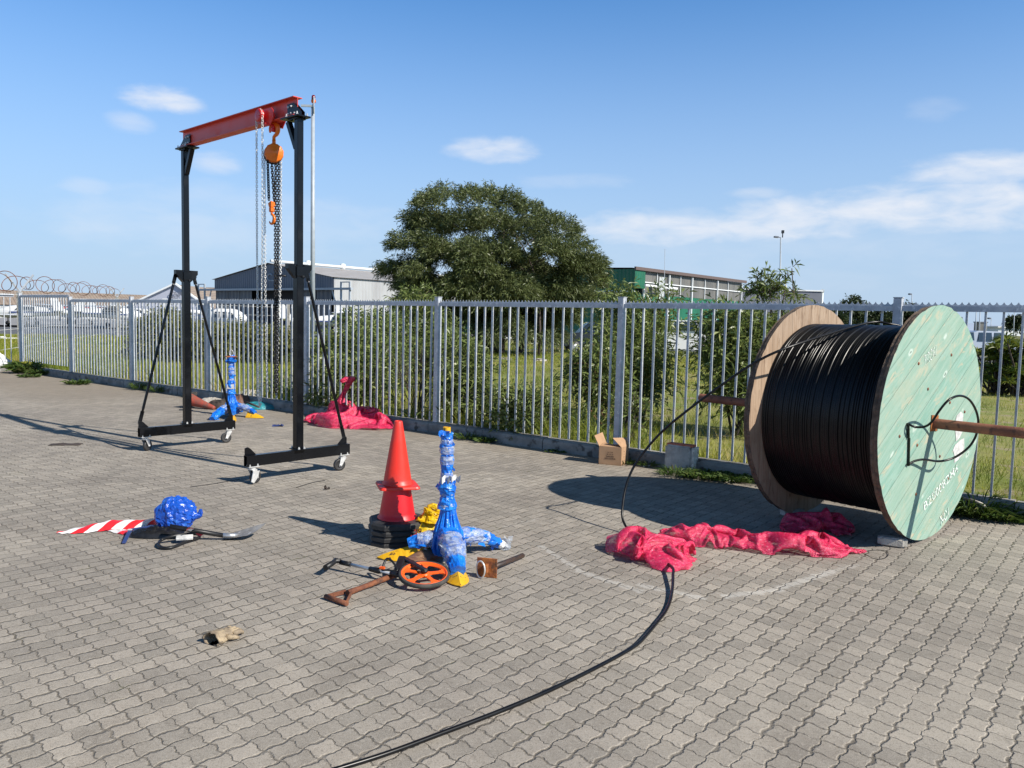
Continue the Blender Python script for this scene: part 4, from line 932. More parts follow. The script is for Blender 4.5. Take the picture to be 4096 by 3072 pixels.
# ------------------------------------------------------------------ cones
def cone_body(m, c, z0, z1, r0, r1, lip=True, n=48):
    pr = [(r0+.012, z0), (r0+.012, z0+.012), (r0, z0+.022)]+[(r0+(r1-r0)*t, z0+.022+(z1-z0-.03)*t) for t in np.linspace(.05, 1, 12)]+[(r1-.002, z1-.003), (r1-.008, z1), (r1-.012, z1-.004), (r1-.014, z1-.05)]
    return m.lathe(pr, c, n=n)
CC = Vector((-.800, 5.585, 0)); ROTC = R(17)
def octo(c, z, h, s_, ch, rot, m, r_in=.0, taper=.94):
    b = [(s_, -s_+ch), (s_, s_-ch), (s_-ch, s_), (-s_+ch, s_), (-s_, s_-ch), (-s_, -s_+ch), (-s_+ch, -s_), (s_-ch, -s_)]; q = Matrix.Rotation(rot, 3, 'Z')
    rings = [(1., z), (1.0, z+h*.55), (taper, z+h*.85), (taper*.82, z+h)]; n0 = len(m.v)
    for k, zz_ in rings: m.v += [tuple(c+q @ Vector((x*k, y*k, 0))+ZV*zz_) for x, y in b]
    for i in range(3):
        for k in range(8): m.f.append((n0+i*8+k, n0+i*8+(k+1) % 8, n0+(i+1)*8+(k+1) % 8, n0+(i+1)*8+k)); m.mi.append(0); m.smooth.append(False)
    m.f.append(tuple(n0+k for k in range(8))[::-1]); m.f.append(tuple(n0+24+k for k in range(8))); m.mi += [0, 0]; m.smooth += [False, False]; return m
zs = [.0, .040, .080, .122]
names = ['black cone base at the very bottom of the stack', 'black cone base second from the ground in the stack', 'black cone base third from the ground in the stack', 'red cone with black octagonal base, under the topmost cone']
for i, z in enumerate(zs):
    t = thing('traffic_cone', CC+ZV*z, names[i], 'traffic cone', 'stacked traffic cones'); off = Vector((random.uniform(-.006, .006), random.uniform(-.006, .006), 0)) if i < 3 else Vector((0, 0, 0))
    m = MB(); octo(CC+off, z, .040 if i < 3 else .05, .19, .085, ROTC+random.uniform(-.06, .06), m); build('base', m, 'conebase', t)
    m = MB(); top = .70 if i == 3 else .40+z
    if i < 3: cone_body(m, CC, z+.03, z+.035+.03, .118, .112)
    else: cone_body(m, CC, z+.046, z+.62, .128, .036)
    build('body', m, 'cone2', t)
t = thing('traffic_cone', CC+ZV*.40, 'topmost orange-red traffic cone with a square flange, tall and clean', 'traffic cone', 'stacked traffic cones')
m = MB(); cone_body(m, CC, .412, .868, .100, .030); build('body', m, 'cone', t)
m = MB(); q = Matrix.Rotation(ROTC, 3, 'Z'); s_ = .142
b = []; 
for sx, sy in ((1, 1), (-1, 1), (-1, -1), (1, -1)):
    for k in range(4):
        a = math.atan2(sy, sx)-PI/4+PI/2*k/3; b.append((sx*(s_-.03)+.03*math.cos(a), sy*(s_-.03)+.03*math.sin(a)))
n = len(b); rings = [(1, .396), (1, .404), (.97, .414), (.72, .418)]
for k, z in rings: m.v += [tuple(CC+q @ Vector((x*k, y*k, 0))+ZV*z) for x, y in b]
for i in range(3):
    for k in range(n): m.f.append((i*n+k, i*n+(k+1) % n, (i+1)*n+(k+1) % n, (i+1)*n+k)); m.mi.append(0); m.smooth.append(False)
m.f += [tuple(range(n))[::-1], tuple(range(3*n, 4*n))]; m.mi += [0, 0]; m.smooth += [False, False]
build('flange', m, 'cone', t)
# ------------------------------------------------------------------ wrapped stands
def wrapped_tube(path, rad, seed, amp=.16, n=28, steps=6, flat=1., vert=False, zmin=.004, flaps=0):
    P = spline(path, steps); N = len(P); rp = np.interp(np.linspace(0, 1, N), np.linspace(0, 1, len(rad)), rad); m = MB(); s_ = 0; pn = None
    for i, p in enumerate(P):
        t = (P[min(i+1, N-1)]-P[max(i-1, 0)]).normalized()
        if i: s_ += (P[i]-P[i-1]).length
        side = t.cross(ZV) if abs(t.z) < .9 else Vector((1, 0, 0)); side = (side-t*side.dot(t)).normalized(); up = side.cross(t)
        for k in range(n):
            a = 2*PI*k/n; q = Vector((math.cos(a), math.sin(a), s_*11+seed))
            r = rp[i]*(1+amp*(1.1*ridged(q, 1.6)+.6*ridged(q+Vector((9, 0, 0)), 4.2)-.4))
            v = p+side*math.cos(a)*r+up*math.sin(a)*r*flat; m.v.append((v.x, v.y, max(v.z, zmin)))
    for i in range(N-1):
        for k in range(n): m.f.append((i*n+k, i*n+(k+1) % n, (i+1)*n+(k+1) % n, (i+1)*n+k)); m.mi.append(0); m.smooth.append(False)
    m.f.append(tuple(range(n))[::-1]); m.mi.append(0); m.smooth.append(False); m.f.append(tuple((N-1)*n+k for k in range(n))); m.mi.append(0); m.smooth.append(False)
    rr_ = random.Random(int(seed*10)); L_ = len(m.v)      # loose torn corners of the wrapping
    for _ in range(flaps):
        i = rr_.randrange(2, N-2); k = rr_.randrange(n); p = Vector(m.v[i*n+k]); out_ = (p-P[i]).normalized(); t = (P[i+1]-P[i-1]).normalized(); l = rr_.uniform(.02, .045)
        a_ = p+out_*.001; b_ = p+t*l*rr_.uniform(.6, 1.2)+out_*.002; c_ = p+out_*l*.8+t*l*rr_.uniform(-.4, 1.)+ZV*rr_.uniform(-.01, .01); d_ = p+(a_-p)+out_*l*.5-t*l*.4
        m.add([a_, b_, c_, d_], [(0, 1, 2), (0, 2, 3)])
    m.v = [(x, y, max(z, zmin)) for x, y, z in m.v]
    return m
SC = G(1797, 2232); SC = Vector((-.405, 5.19, 0)); TX = Vector((-.012, 0, 1))
def stand(C, H, legs, label, near=True, seed=0.):
    t = thing('jack_stand', C, label, 'stand', 'plastic wrapped stands')
    pz = lambda z: C+Vector((-.018*z/.9 if near else 0, 0, z))
    m = MB(); m.tube([pz(.2), pz(H)], .025, 24, caps=False); m.tube([pz(H), pz(H-.15)], .021, 24, caps=False); m.lathe([(.021, 0), (.025, 0)], pz(H), n=24, sm=False); build('pole', m, 'yellowpaint', t)
    k = H/.88
    bl_ = wrapped_tube([pz(z*k) for z in (.34, .39, .42, .47, .52, .56, .60, .66, .70, .75, .79, .83, .845)], [.055, .048, .037, .054, .050, .034, .032, .040, .036, .041, .031, .036, .040], 1.+seed, .24, n=20, steps=8, flaps=12)
    build('blue_wrap', bl_, 'blue', t)
    for z0_, z1_, r_ in ((.345, .378, .052), (.425, .445, .044), (.535, .58, .040), (.635, .69, .045), (.705, .755, .046), (.765, .80, .040)):
        mm_ = wrapped_tube([pz(z0_*k), pz((z0_+z1_)/2*k), pz(z1_*k)], [r_*.93, r_*1.05, r_*.93], z0_*30+seed, .10, steps=5); build('clear_film', mm_, 'film', t)
    m = wrapped_tube([pz(.338*k), pz(.347*k), pz(.357*k)], [.050, .056, .050], 3., .05, steps=3); build('tie', m, 'whitefilm', t)
    # bell of plastic gathered over the leg joint
    m = MB(); n = 64; prof = [(.048, .345), (.052, .325), (.056, .30), (.064, .27), (.074, .24), (.086, .205), (.098, .17), (.108, .13), (.112, .09), (.106, .04)]
    for r_, z in prof:
        for i in range(n):
            a = 2*PI*i/n; q = Vector((math.cos(a)*2.2, math.sin(a)*2.2, z*3+seed)); pl = abs(math.sin(a*7+1.5*noise.noise(q)))
            m.v.append(tuple(pz(0)+Vector((math.cos(a), math.sin(a), 0))*r_*(1-.30*(1-pl)**2+.12*ridged(q, 1.5)+.08*noise.noise(q*5))+ZV*z))
    for j in range(len(prof)-1):
        for i in range(n): m.f.append((j*n+i, (j+1)*n+i, (j+1)*n+(i+1) % n, j*n+(i+1) % n)); m.mi.append(0); m.smooth.append(False)
    build('blue_wrap', m, 'blue', t)
    for (tip, h0, blue_to, foot, film, rr) in legs:
        tip = Vector(tip); base = C+ZV*h0; d = tip-base
        pt = lambda f: base+d*f+ZV*(.05*math.sin(PI*f))
        lg = build('leg', wrapped_tube([pt(0), pt(blue_to*.33), pt(blue_to*.66), pt(blue_to)], [rr, rr*.95, rr*.8, rr*.62], abs(tip.x*37) % 50+seed, .24, n=26, steps=7, flat=.88, flaps=9), 'blue', t)
        for f0, f1 in film:
            build('clear_film', wrapped_tube([pt(f0), pt((f0+f1)/2), pt(f1)], [rr*(1.08-.25*f0), rr*1.08, rr*(1.06-.33*f1)], f0*20+seed, .16, n=26, steps=6, flat=.88, flaps=4), 'film', lg)
        if foot:      # angled yellow steel foot: ridge with two sloping wings
            f_ = MB(); dh = Vector((d.x, d.y, 0)).normalized(); sd = Vector((-dh.y, dh.x, 0)); w_ = foot
            a0 = pt(max(0, blue_to-.22)); a0h = Vector((a0.x, a0.y, 0)); rz = max(.045, a0.z*.8)
            tp = Vector((tip.x, tip.y, .006))
            n_ = 8; ridge = [a0h.lerp(tp, i/n_)+ZV*(rz*(1-(i/n_))**.8+.008) for i in range(n_+1)]
            for sg in (-1, 1):
                wing = [a0h.lerp(tp, i/n_)+sd*sg*w_*math.cos(PI/2*(i/n_)**2.4)+ZV*.006 for i in range(n_+1)]
                for i in range(n_):
                    q = [ridge[i], ridge[i+1], wing[i+1], wing[i]]; f_.add(q+[p-ZV*.005 for p in q], [(0, 1, 2, 3)[::-sg], (4, 5, 6, 7)[::sg], (2, 3, 7, 6), (1, 2, 6, 5), (0, 3, 7, 4)])
            build('foot', f_, 'yellowpaint', lg)
    return t
LL, FFr, RRt = G(1508, 2236), G(1842, 2352), G(2030, 2192)
st = stand(SC, .885, [(LL, .13, .56, .075, [(.18, .42)], .056), (FFr, .17, .80, .075, [(.22, .66)], .070), (RRt, .14, .84, 0, [(.18, .62), (.9, .98)], .058), (SC+(SC-FFr)*.8+Vector((.1, 0, 0)), .12, .8, .05, [(.2, .6)], .06)],
           'nearer blue plastic wrapped stand with yellow feet, right of the red cones', True)
m = MB()
for (u0, v0, u1, v1, y) in ((1762, 1905, 1800, 1932, 5.13), (1800, 1903, 1842, 1925, 5.15)):
    n = 6
    for i in range(n):
        for j in range(3):
            q = [D(u0+(u1-u0)*a/n, v0+(v1-v0)*b/3+(6*math.sin(a*1.7)), y-.012*math.sin(a*1.3)) for a, b in ((i, j), (i+1, j), (i+1, j+1), (i, j+1))]; m.add(q, [(0, 1, 2, 3)])
build('label_scrap', m, 'paper', st)
m = wrapped_tube([SC.lerp(RRt, .80)+ZV*.045, SC.lerp(RRt, .9)+ZV*.035, RRt+ZV*.01], [.035, .042, .03, .008], 5., .3, flat=.6); build('torn_wrap', m, 'whitefilm', st)
m = MB(); c_ = D(1775, 1728, 5.13); m.v = []; 
for i in range(5):
    for j in range(3): m.v.append(tuple(D(1752+i*11+j*2, 1742-j*9-(4 if i == 1 else 0), 5.12-.01*math.sin(i*1.4+j))))
for i in range(4):
    for j in range(2): m.f.append((i*3+j, (i+1)*3+j, (i+1)*3+j+1, i*3+j+1)); m.mi.append(0); m.smooth.append(True)
build('loose_flap', m, 'blue', st)
FC = G(926, 1664); FC = Vector((FC.x, FC.y+.0, 0))
fl_, fr_ = G(1056, 1674), G(842, 1684); fm_ = G(890, 1690)
st2 = stand(FC, .895, [(fr_, .13, .92, 0, [(.2, .5)], .066), (fl_, .17, .74, .07, [(.25, .6)], .050), (fm_+Vector((.16, -.02, 0)), .15, .62, .06, [], .06), (FC+Vector((.05, .4, 0)), .12, .8, 0, [(.2, .6)], .06)],
            'farther blue plastic wrapped stand topped by a rusty plate and ring, beyond the gantry', False, 20.)
m = MB(); m.box(FC+ZV*.93, (.165, .165, .012), Matrix.Rotation(.4, 3, 'Z')); m.lathe([(.03, -.03), (.028, 0)], FC+ZV*.925, n=16); build('top_plate', m, 'rustbright', st2)
m = MB(); rg = [FC+ZV*(.985)+Vector((math.cos(a)*.030, math.sin(a)*.0, math.sin(a)*.047)) for a in np.linspace(0, 2*PI, 25)[:-1]]; m.tube(rg, .0045, 8, closed=True); build('ring', m, 'zinc', st2)
m = wrapped_tube([FC+Vector((-.02, 0, .82)), FC+Vector((0, 0, .87)), FC+Vector((-.03, 0, .905))], [.03, .065, .06], 8., .35); build('blue_wrap', m, 'blue', st2)
m = MB(); m.v = [tuple(D(u, v, FC.y-.05)) for u, v in ((907, 1538), (936, 1536), (938, 1556), (906, 1556))]; m.f = [(0, 1, 2, 3)]; m.mi = [0]; m.smooth = [False]; build('label_scrap', m, 'paper', st2)
# ------------------------------------------------------------------ yellow carrier bag
yc = G(1702, 2188); yc = Vector((yc.x, yc.y+.10, 0))
yb_ = thing('carrier_bag', yc, 'small knotted yellow plastic bag with red print between the cones and the blue stand', 'bag')
m = heap(yc, .145, .10, .205, .3, 1.7, 70, 40, .16, 3, 2.4, .72, (.015, 0)); build('bag', m, 'yellowbag', yb_)
m = wrapped_tube([yc+Vector((.02, -.01, .17)), yc+Vector((.024, -.01, .215)), yc+Vector((.035, -.01, .245))], [.075, .040, .05], 2., .4); kn_ = build('knot', m, 'yellowbag', yb_)
m = wrapped_tube([yc+Vector((.03, -.015, .23)), yc+Vector((.01, -.02, .262)), yc+Vector((.04, -.02, .278)), yc+Vector((.075, -.015, .255)), yc+Vector((.06, -.01, .22))], [.016, .013, .012, .014, .016], 3., .4, n=12); build('handle_loop', m, 'yellowbag', yb_)
def wrap_text(txt, size, c, xd, nrm, parent, mt): return text_mesh(txt, size, c, xd, ZV, nrm, 'print', parent, mt, 0, .0015)
wrap_text('29', .055, D(1672, 2128, 5.255), (.95, -.2, .30), (0, -1, 0), yb_, 'redprint'); wrap_text('12', .05, D(1652, 2150, 5.25), (.95, -.2, .30), (0, -1, 0), yb_, 'redprint')
# ------------------------------------------------------------------ measuring wheel
mwc = D(1696, 2334, 4.66); wn = Vector((.04, -.17, .98)).normalized(); mwc = Vector((mwc.x, mwc.y, .062)); mw = thing('measuring_wheel', Vector((mwc.x, mwc.y, 0)), 'measuring wheel with an orange spoked rim and grey handle lying on its side', 'measuring wheel')
e1 = Vector((1, 0, 0)); e1 = (e1-wn*e1.dot(wn)).normalized(); e2 = wn.cross(e1); Rw = .152
m = MB(); m.lathe([(Rw-.013, -.012), (Rw, -.013), (Rw+.002, 0), (Rw, .013), (Rw-.013, .012)], mwc, wn, 72); build('tyre', m, 'tyre', mw)
m = MB(); m.lathe([(Rw-.034, -.004), (Rw-.0125, -.010), (Rw-.0125, .0125), (Rw-.018, .0125), (Rw-.020, .004), (Rw-.034, .004), (Rw-.034, -.004)], mwc, wn, 72)
m.lathe([(0, -.008), (.030, -.008), (.030, .010), (0, .012)], mwc, wn, 24)
for k in range(5):
    a = 2*PI*k/5+.35; d_ = e1*math.cos(a)+e2*math.sin(a); s2 = wn.cross(d_)
    w_ = [(.018, .019), (.05, .013), (.09, .012), (.108, .020), (.124, .034)]
    L1 = [mwc+d_*r_+s2*q for r_, q in w_]; L2 = [mwc+d_*r_-s2*q for r_, q in w_][::-1]
    for i in range(4):
        m.prism([L2[4-i], L2[3-i], L1[i+1], L1[i]], wn*.007)
build('rim', m, 'wheelorange', mw)
m = MB(); A_, B_ = mwc+wn*.03, D(1610, 2282, 4.86)+ZV*.0; B_.z = .10; m.beam(A_+(A_-B_).normalized()*.02, B_, .030, .020, up=wn, bev=.005); m.lathe([(0, .0), (.022, 0), (.022, .016), (0, .018)], A_-wn*.012, wn, 20)
m.beam(B_, G(1585, 2300, .05), .05, .035, bev=.008)
build('fork', m, 'plasticblack', mw)
H0 = G(1592, 2300, .055); H1 = G(1362, 2252, .055); H1.z = .06
m = MB(); hd = (H1-H0).normalized(); m.tube([H0, H0.lerp(H1, .93)], .0105, 16); build('shaft', m, 'alu', mw)
j0 = H0.lerp(H1, .30); j1 = H0.lerp(H1, .50)
m = MB(); m.tube([H0.lerp(H1, -.08), H0.lerp(H1, .12)], .015, 14); build('joint', m, 'plasticblack', mw); m = MB(); m.tube([H0.lerp(H1, .28), H0.lerp(H1, .33), H0.lerp(H1, .48)], [.014, .019, .015], 14); build('joint', m, 'plasticblack', mw); m = MB(); m.tube([H0.lerp(H1, .82), H0.lerp(H1, 1.0)], .015, 14)
gp = H0.lerp(H1, 1.0); gd = Vector((-.62, -.75, 0)).normalized(); m.tube([gp+ZV*.006, gp+hd*.03+ZV*.008+gd*.01, gp+gd*.05+hd*.01+ZV*.004, gp+gd*.135-hd*.02], [.014, .018, .0165, .0175], 14)
build('grip', m, 'plasticblack', mw)
kb = H0.lerp(H1, .28); m = MB(); m.tube(spline([kb, kb+Vector((.02, .05, .06)), kb+Vector((.06, .03, .055)), kb+Vector((.10, -.02, .015)), kb+Vector((.06, -.02, .012)), kb+Vector((.01, -.01, .01))], 5), .007, 8); build('kick_stand', m, 'plasticblack', mw)
m = MB(); m.box(kb+Vector((.005, .0, .022)), (.03, .018, .012), Matrix.Rotation(-.3, 3, 'Z')); build('trigger', m, 'wheelorange', mw)
# ------------------------------------------------------------------ rusty spade
sp = thing('spade', G(1500, 2330), 'old rusty spade with a D-shaped handle and worn brown blade, under the measuring wheel', 'spade')
gA, gB = G(1302, 2385, .018), G(1388, 2415, .018); nk = G(1396, 2368, .02)
m = MB(); m.tube([gA, gB], .0135, 12); m.beam(gA+(gB-gA)*.04, nk+Vector((-.02, .005, 0)), .006, .024, up=ZV); m.beam(gB-(gB-gA)*.04, nk+Vector((.015, .0, .0)), .006, .024, up=ZV); build('handle', m, 'rust', sp)
s0, s1 = G(1390, 2372, .022), G(1590, 2296, .03); m = MB(); m.tube([s0, s0.lerp(s1, .2), s1], [.018, .0155, .0165], 14); build('shaft', m, 'rust', sp)
bc = [G(1604, 2262, .02)+Vector((0, .0, .012)), G(1676, 2212, .02), G(1752, 2214, .03), G(1688, 2282, .03)]
m = MB(); n_ = 8; vv = []
for i in range(n_+1):
    for j in range(n_+1):
        p = bc[0].lerp(bc[1], i/n_).lerp(bc[3].lerp(bc[2], i/n_), j/n_); vv.append(p+ZV*(.028*math.sin(PI*j/n_)+.02))
m.add(vv+[v-ZV*.004 for v in vv], [(i*(n_+1)+j, (i+1)*(n_+1)+j, (i+1)*(n_+1)+j+1, i*(n_+1)+j+1)[::-1] for i in range(n_) for j in range(n_)]+[tuple(q+(n_+1)**2 for q in (i*(n_+1)+j, (i+1)*(n_+1)+j, (i+1)*(n_+1)+j+1, i*(n_+1)+j+1)) for i in range(n_) for j in range(n_)], 0, True)
m.tube([s1, bc[0].lerp(bc[3], .5)+ZV*.03], [.0165, .012], 10)
build('blade', m, 'ochre', sp)
# ------------------------------------------------------------------ rod with plate and ring
r1, r0 = G(2091, 2222, .022), G(1948, 2278, .05); rd = (r1-r0).normalized(); pt_ = thing('ground_anchor', G(1960, 2290), 'square rusty plate with a steel ring, welded to a dark rod, lying on the paving', 'anchor plate')
m = MB(); m.tube([r0, r1], .0165, 16); build('rod', m, 'darkpipe', pt_)
sx = Vector((-rd.y, rd.x, 0)).normalized(); sx = -sx if sx.x < 0 else sx; sx = Vector((.975, -.22, 0)).normalized(); pc = r0.copy(); pc.z = .062; nrm_ = sx.cross(ZV).normalized(); nrm_ = -nrm_ if nrm_.y > 0 else nrm_
m = MB(); rt_ = Matrix((sx, -nrm_, ZV)).transposed(); m.box(pc, (.128, .009, .122), rt_, 0, .002); build('plate', m, 'rustbright', pt_)
m = MB(); m.box(pc+nrm_*.02+sx*.0, (.022, .04, .055), rt_, 0, .004); build('lug', m, 'rustbright', pt_)
m = MB(); rg = [pc+nrm_*(.035+.012*math.cos(a))-sx*(.032)+sx*math.cos(a)*.030+ZV*math.sin(a)*.052+ZV*-.004 for a in np.linspace(0, 2*PI, 33)[:-1]]; m.tube(rg, .0052, 10, closed=True); build('ring', m, 'zinc', pt_)
# ------------------------------------------------------------------ blue bag, tape, shovel and friends
bc_ = G(682, 2142); bc_ = Vector((bc_.x, bc_.y+.10, 0)); bb_ = thing('plastic_bag', bc_, 'round stuffed dark blue plastic bag on the paving beside striped tape', 'bag')
m = MB(); nu, nv = 46, 26
for j in range(nv+1):
    ph = PI*j/nv
    for i in range(nu):
        a = 2*PI*i/nu; d_ = Vector((math.sin(ph)*math.cos(a), math.sin(ph)*math.sin(a), math.cos(ph)))
        q = 1+.12*(1-min(1, 2.4*abs(noise.noise(Vector((d_.x*1.8, d_.y*1.8, d_.z*.8))))))+.09*(1-min(1, 2.4*abs(noise.noise(d_*3.6+Vector((3, 1, 2))))))-.06+.035*noise.noise(d_*9)
        p = bc_+Vector((d_.x*.138*q, d_.y*.122*q, .130+d_.z*.122*q)); p.z = max(p.z, .006); m.v.append(tuple(p))
for j in range(nv):
    for i in range(nu): m.f.append((j*nu+i, (j+1)*nu+i, (j+1)*nu+(i+1) % nu, j*nu+(i+1) % nu)); m.mi.append(0); m.smooth.append(False)
build('bag', m, 'bluebag', bb_)
m = wrapped_tube([bc_+Vector((.12, .0, .12)), bc_+Vector((.165, .01, .13)), bc_+Vector((.175, .01, .17))], [.03, .018, .008], 4., .3); build('knot', m, 'bluebag', bb_)
m = heap(G(625, 2150)+Vector((0, .03, 0)), .19, .08, .065, .1, 4.4, 60, 24, .35, e=.5); one('bin_bag', m, 'plasticblack', G(600, 2150), 'black bin bag squashed under the round dark blue bag', 'bag')
MT['tapemat'] = None
mm2 = bpy.data.materials.new('red_white_striped_tape'); mm2.use_nodes = True; T = NT(mm2.node_tree); b = mm2.node_tree.nodes['Principled BSDF']
uv = T.n('ShaderNodeUVMap').outputs[0]; x, y, _ = T.xyz(uv); fr = T.m('FRACT', T.m('ADD', T.m('MULTIPLY', x, 1/.17), T.m('MULTIPLY', y, -.55)))
T.put(b.inputs['Base Color'], T.mix(T.ramp(fr, .49, .51), (.76, .74, .72), (.72, .025, .035))); b.inputs['Roughness'].default_value = .35; b.inputs['Specular IOR Level'].default_value = .5; MT['tapemat'] = mm2
def ribbon(rows, name, parent, mt, loc=None):
    m = MB(); s_ = 0; n = len(rows)
    for i in range(n-1):
        a0, b0 = rows[i]; a1, b1 = rows[i+1]; ds = ((a0+b0)/2-(a1+b1)/2).length; nn = 4
        for j in range(nn):
            q = [a0.lerp(b0, j/nn), a1.lerp(b1, j/nn), a1.lerp(b1, (j+1)/nn), a0.lerp(b0, (j+1)/nn)]
            bulge = lambda p, f: p+ZV*.008*math.sin(PI*f)
            q = [bulge(q[0], j/nn), bulge(q[1], j/nn), bulge(q[2], (j+1)/nn), bulge(q[3], (j+1)/nn)]
            m.quad(*q, uv=[(s_, j/nn), (s_+ds, j/nn), (s_+ds, (j+1)/nn), (s_, (j+1)/nn)])
        s_ += ds
    return m
def sub(rows, k=4):
    A = spline([r[0] for r in rows], k); B = spline([r[1] for r in rows], k); return [(a+ZV*.003*math.sin(i*1.9), b+ZV*.004*math.sin(i*1.3+1)) for i, (a, b) in enumerate(zip(A, B))]
rows = [(G(226, 2133, .006), G(232, 2130, .012)), (G(270, 2134, .006), G(275, 2119, .02)), (G(330, 2132, .006), G(335, 2105, .035)), (G(400, 2124, .008), G(402, 2090, .05)), (G(450, 2120, .01), G(455, 2080, .055)), (G(520, 2116, .012), G(525, 2080, .06)), (G(600, 2100, .03), G(598, 2076, .08)), (G(640, 2098, .05), G(640, 2070, .09))]
tp = thing('barrier_tape', G(420, 2120), 'length of red and white striped barrier tape trailing left from the dark blue bag', 'tape')
o = build('tape', ribbon(sub(rows), 'tape', None, None), 'tapemat', tp)
rows = [(G(430, 2124, .006), G(433, 2118, .012)), (G(480, 2135, .006), G(486, 2118, .014)), (G(510, 2136, .008), G(520, 2118, .02)), (G(590, 2120, .03), G(600, 2104, .04))]
build('tape', ribbon(sub(rows), 'tape', None, None), 'tapemat', tp)
rows = [(G(745, 2122, .10), G(760, 2112, .12)), (G(775, 2128, .06), G(790, 2118, .08)), (G(800, 2150, .02), G(815, 2140, .03))]
build('tape', ribbon(sub(rows), 'tape', None, None), 'tapemat', tp)
sh = thing('shovel', G(880, 2140), 'shovel with black taped shaft and upturned grey blade, right of the dark blue bag', 'shovel')
a, b = G(778, 2122, .075), G(900, 2143, .03); m = MB(); m.tube([a-(b-a)*.8, a, b], .0165, 14); build('shaft', m, 'plasticblack', sh)
m = MB(); m.tube([b-(b-a)*.06, G(935, 2142, .03), G(955, 2140, .02)], [.018, .016, .008], 12); build('socket', m, 'alu', sh)
P4 = [G(884, 2160, .006), G(936, 2124, .055), G(1062, 2092, .085), G(990, 2140, .035)]; n_ = 8; vv = []
P4 = [Vector(P4[0]), D(938, 2128, 5.62), D(1066, 2090, 5.60), D(988, 2142, 5.48)]
for i in range(n_+1):
    for j in range(n_+1):
        p = P4[0].lerp(P4[3], i/n_).lerp(P4[1].lerp(P4[2], i/n_), j/n_); vv.append(p-ZV*(.018*math.sin(PI*j/n_)*(1-.3*i/n_)))
m = MB(); idx = lambda i, j: i*(n_+1)+j
m.add(vv+[v-ZV*.003 for v in vv], [(idx(i, j), idx(i+1, j), idx(i+1, j+1), idx(i, j+1)) for i in range(n_) for j in range(n_)]+[tuple(q+(n_+1)**2 for q in (idx(i, j), idx(i+1, j), idx(i+1, j+1), idx(i, j+1)))[::-1] for i in range(n_) for j in range(n_)], 0, True)
MT['bladegrey'] = mat('worn_grey_steel', (.42, .40, .37), (.27, .25, .23), 13, .55, .35, bump=.4, c3=(.55, .53, .50), s3=20)
build('blade', m, 'bladegrey', sh)
# black D handle loop of a second tool
q = [G(632, 2180, .02), G(650, 2191, .015), G(690, 2189, .015), G(740, 2168, .018), G(795, 2150, .02), G(790, 2136, .03), G(745, 2136, .05), G(690, 2145, .05), G(645, 2160, .03)]
m = MB(); m.tube(spline(q+[q[0]], 5), .0105, 10); ml = thing('digging_tool', G(700, 2185), 'tool with a black D-shaped grip on the paving in front of the dark blue bag', 'tool'); build('grip', m, 'plasticblack', ml)
c = G(738, 2150, .04); m = MB(); m.box(c, (.11, .05, .018), Matrix.Rotation(.35, 3, 'Z') @ Matrix.Rotation(.25, 3, 'X'), 0, .003); build('white_bracket', m, 'paper', ml)
a, b = G(495, 2172, .01), G(522, 2118, .04); m = MB(); m.beam(a, b, .026, .010, bev=.004); 
MT['bluetool'] = mat('dark_blue_plastic', (.03, .05, .16), rough=.4); lv = thing('spirit_level', a, 'small dark blue hand level lying left of the dark blue bag', 'level'); build('body', m, 'bluetool', lv)
m = MB(); m.beam(b, b+Vector((.15, .04, .02)), .024, .010); build('arm', m, 'bluetool', lv)
m = MB(); m.box(a.lerp(b, .9)+ZV*.009, (.026, .02, .006)); build('clip', m, 'paper', lv)
# ------------------------------------------------------------------ weathered glove
gc = G(862, 2572); gl = thing('leather_glove', gc, 'weathered leather work glove with an open cuff, alone in the foreground', 'glove')
m = MB(); A_ = gc+Vector((-.012, -.028, .028)); B_ = gc+Vector((.045, .085, .022)); P = [A_.lerp(B_, f) for f in np.linspace(0, 1, 9)]; n = 26; ax_ = (B_-A_).normalized(); sd = ax_.cross(ZV).normalized(); up = sd.cross(ax_)
for s2, base in ((1, 0), (.86, 0)):
    for i, p in enumerate(P):
        for k in range(n):
            a = 2*PI*k/n; q = Vector((math.cos(a)*1.6, math.sin(a)*1.6, i*.5)); r_ = .042*s2*(1-.35*(i/8)**1.5)*(1+.22*ridged(q, 1.3)+.1*ridged(q, 4)); j_ = (.012*noise.noise(Vector((k*.9, 3, 0))) if i == 0 else 0)
            v = p+sd*math.cos(a)*r_*1.1+up*math.sin(a)*r_*.72+ax_*j_; v.z = max(v.z, .004); m.v.append(tuple(v))
o_ = 9*n
for i in range(8):
    for k in range(n):
        f = (i*n+k, i*n+(k+1) % n, (i+1)*n+(k+1) % n, (i+1)*n+k); m.f.append(f); m.f.append(tuple(q+o_ for q in f)[::-1]); m.mi += [0, 0]; m.smooth += [True, True]
for k in range(n): m.f.append((k, (k+1) % n, o_+(k+1) % n, o_+k)[::-1]); m.mi.append(0); m.smooth.append(True)
build('cuff', m, 'glove', gl)
m = MB()
for k, (dx, L2) in enumerate(((-.03, .05), (-.01, .06), (.012, .055), (.032, .04))): m.tube([B_+sd*dx-ax_*.02, B_+sd*dx*1.2+ax_*L2*.5+ZV*.006, B_+sd*dx*1.3+ax_*L2-ZV*.006], [.015, .013, .008], 10)
m.tube([A_.lerp(B_, .5)+sd*.03, A_.lerp(B_, .5)+sd*.06+ax_*.02, A_.lerp(B_, .5)+sd*.065+ax_*.05-ZV*.01], [.016, .013, .008], 10)
m.v = [(x, y, max(z, .003)) for x, y, z in m.v]; build('fingers', m, 'glove', gl)
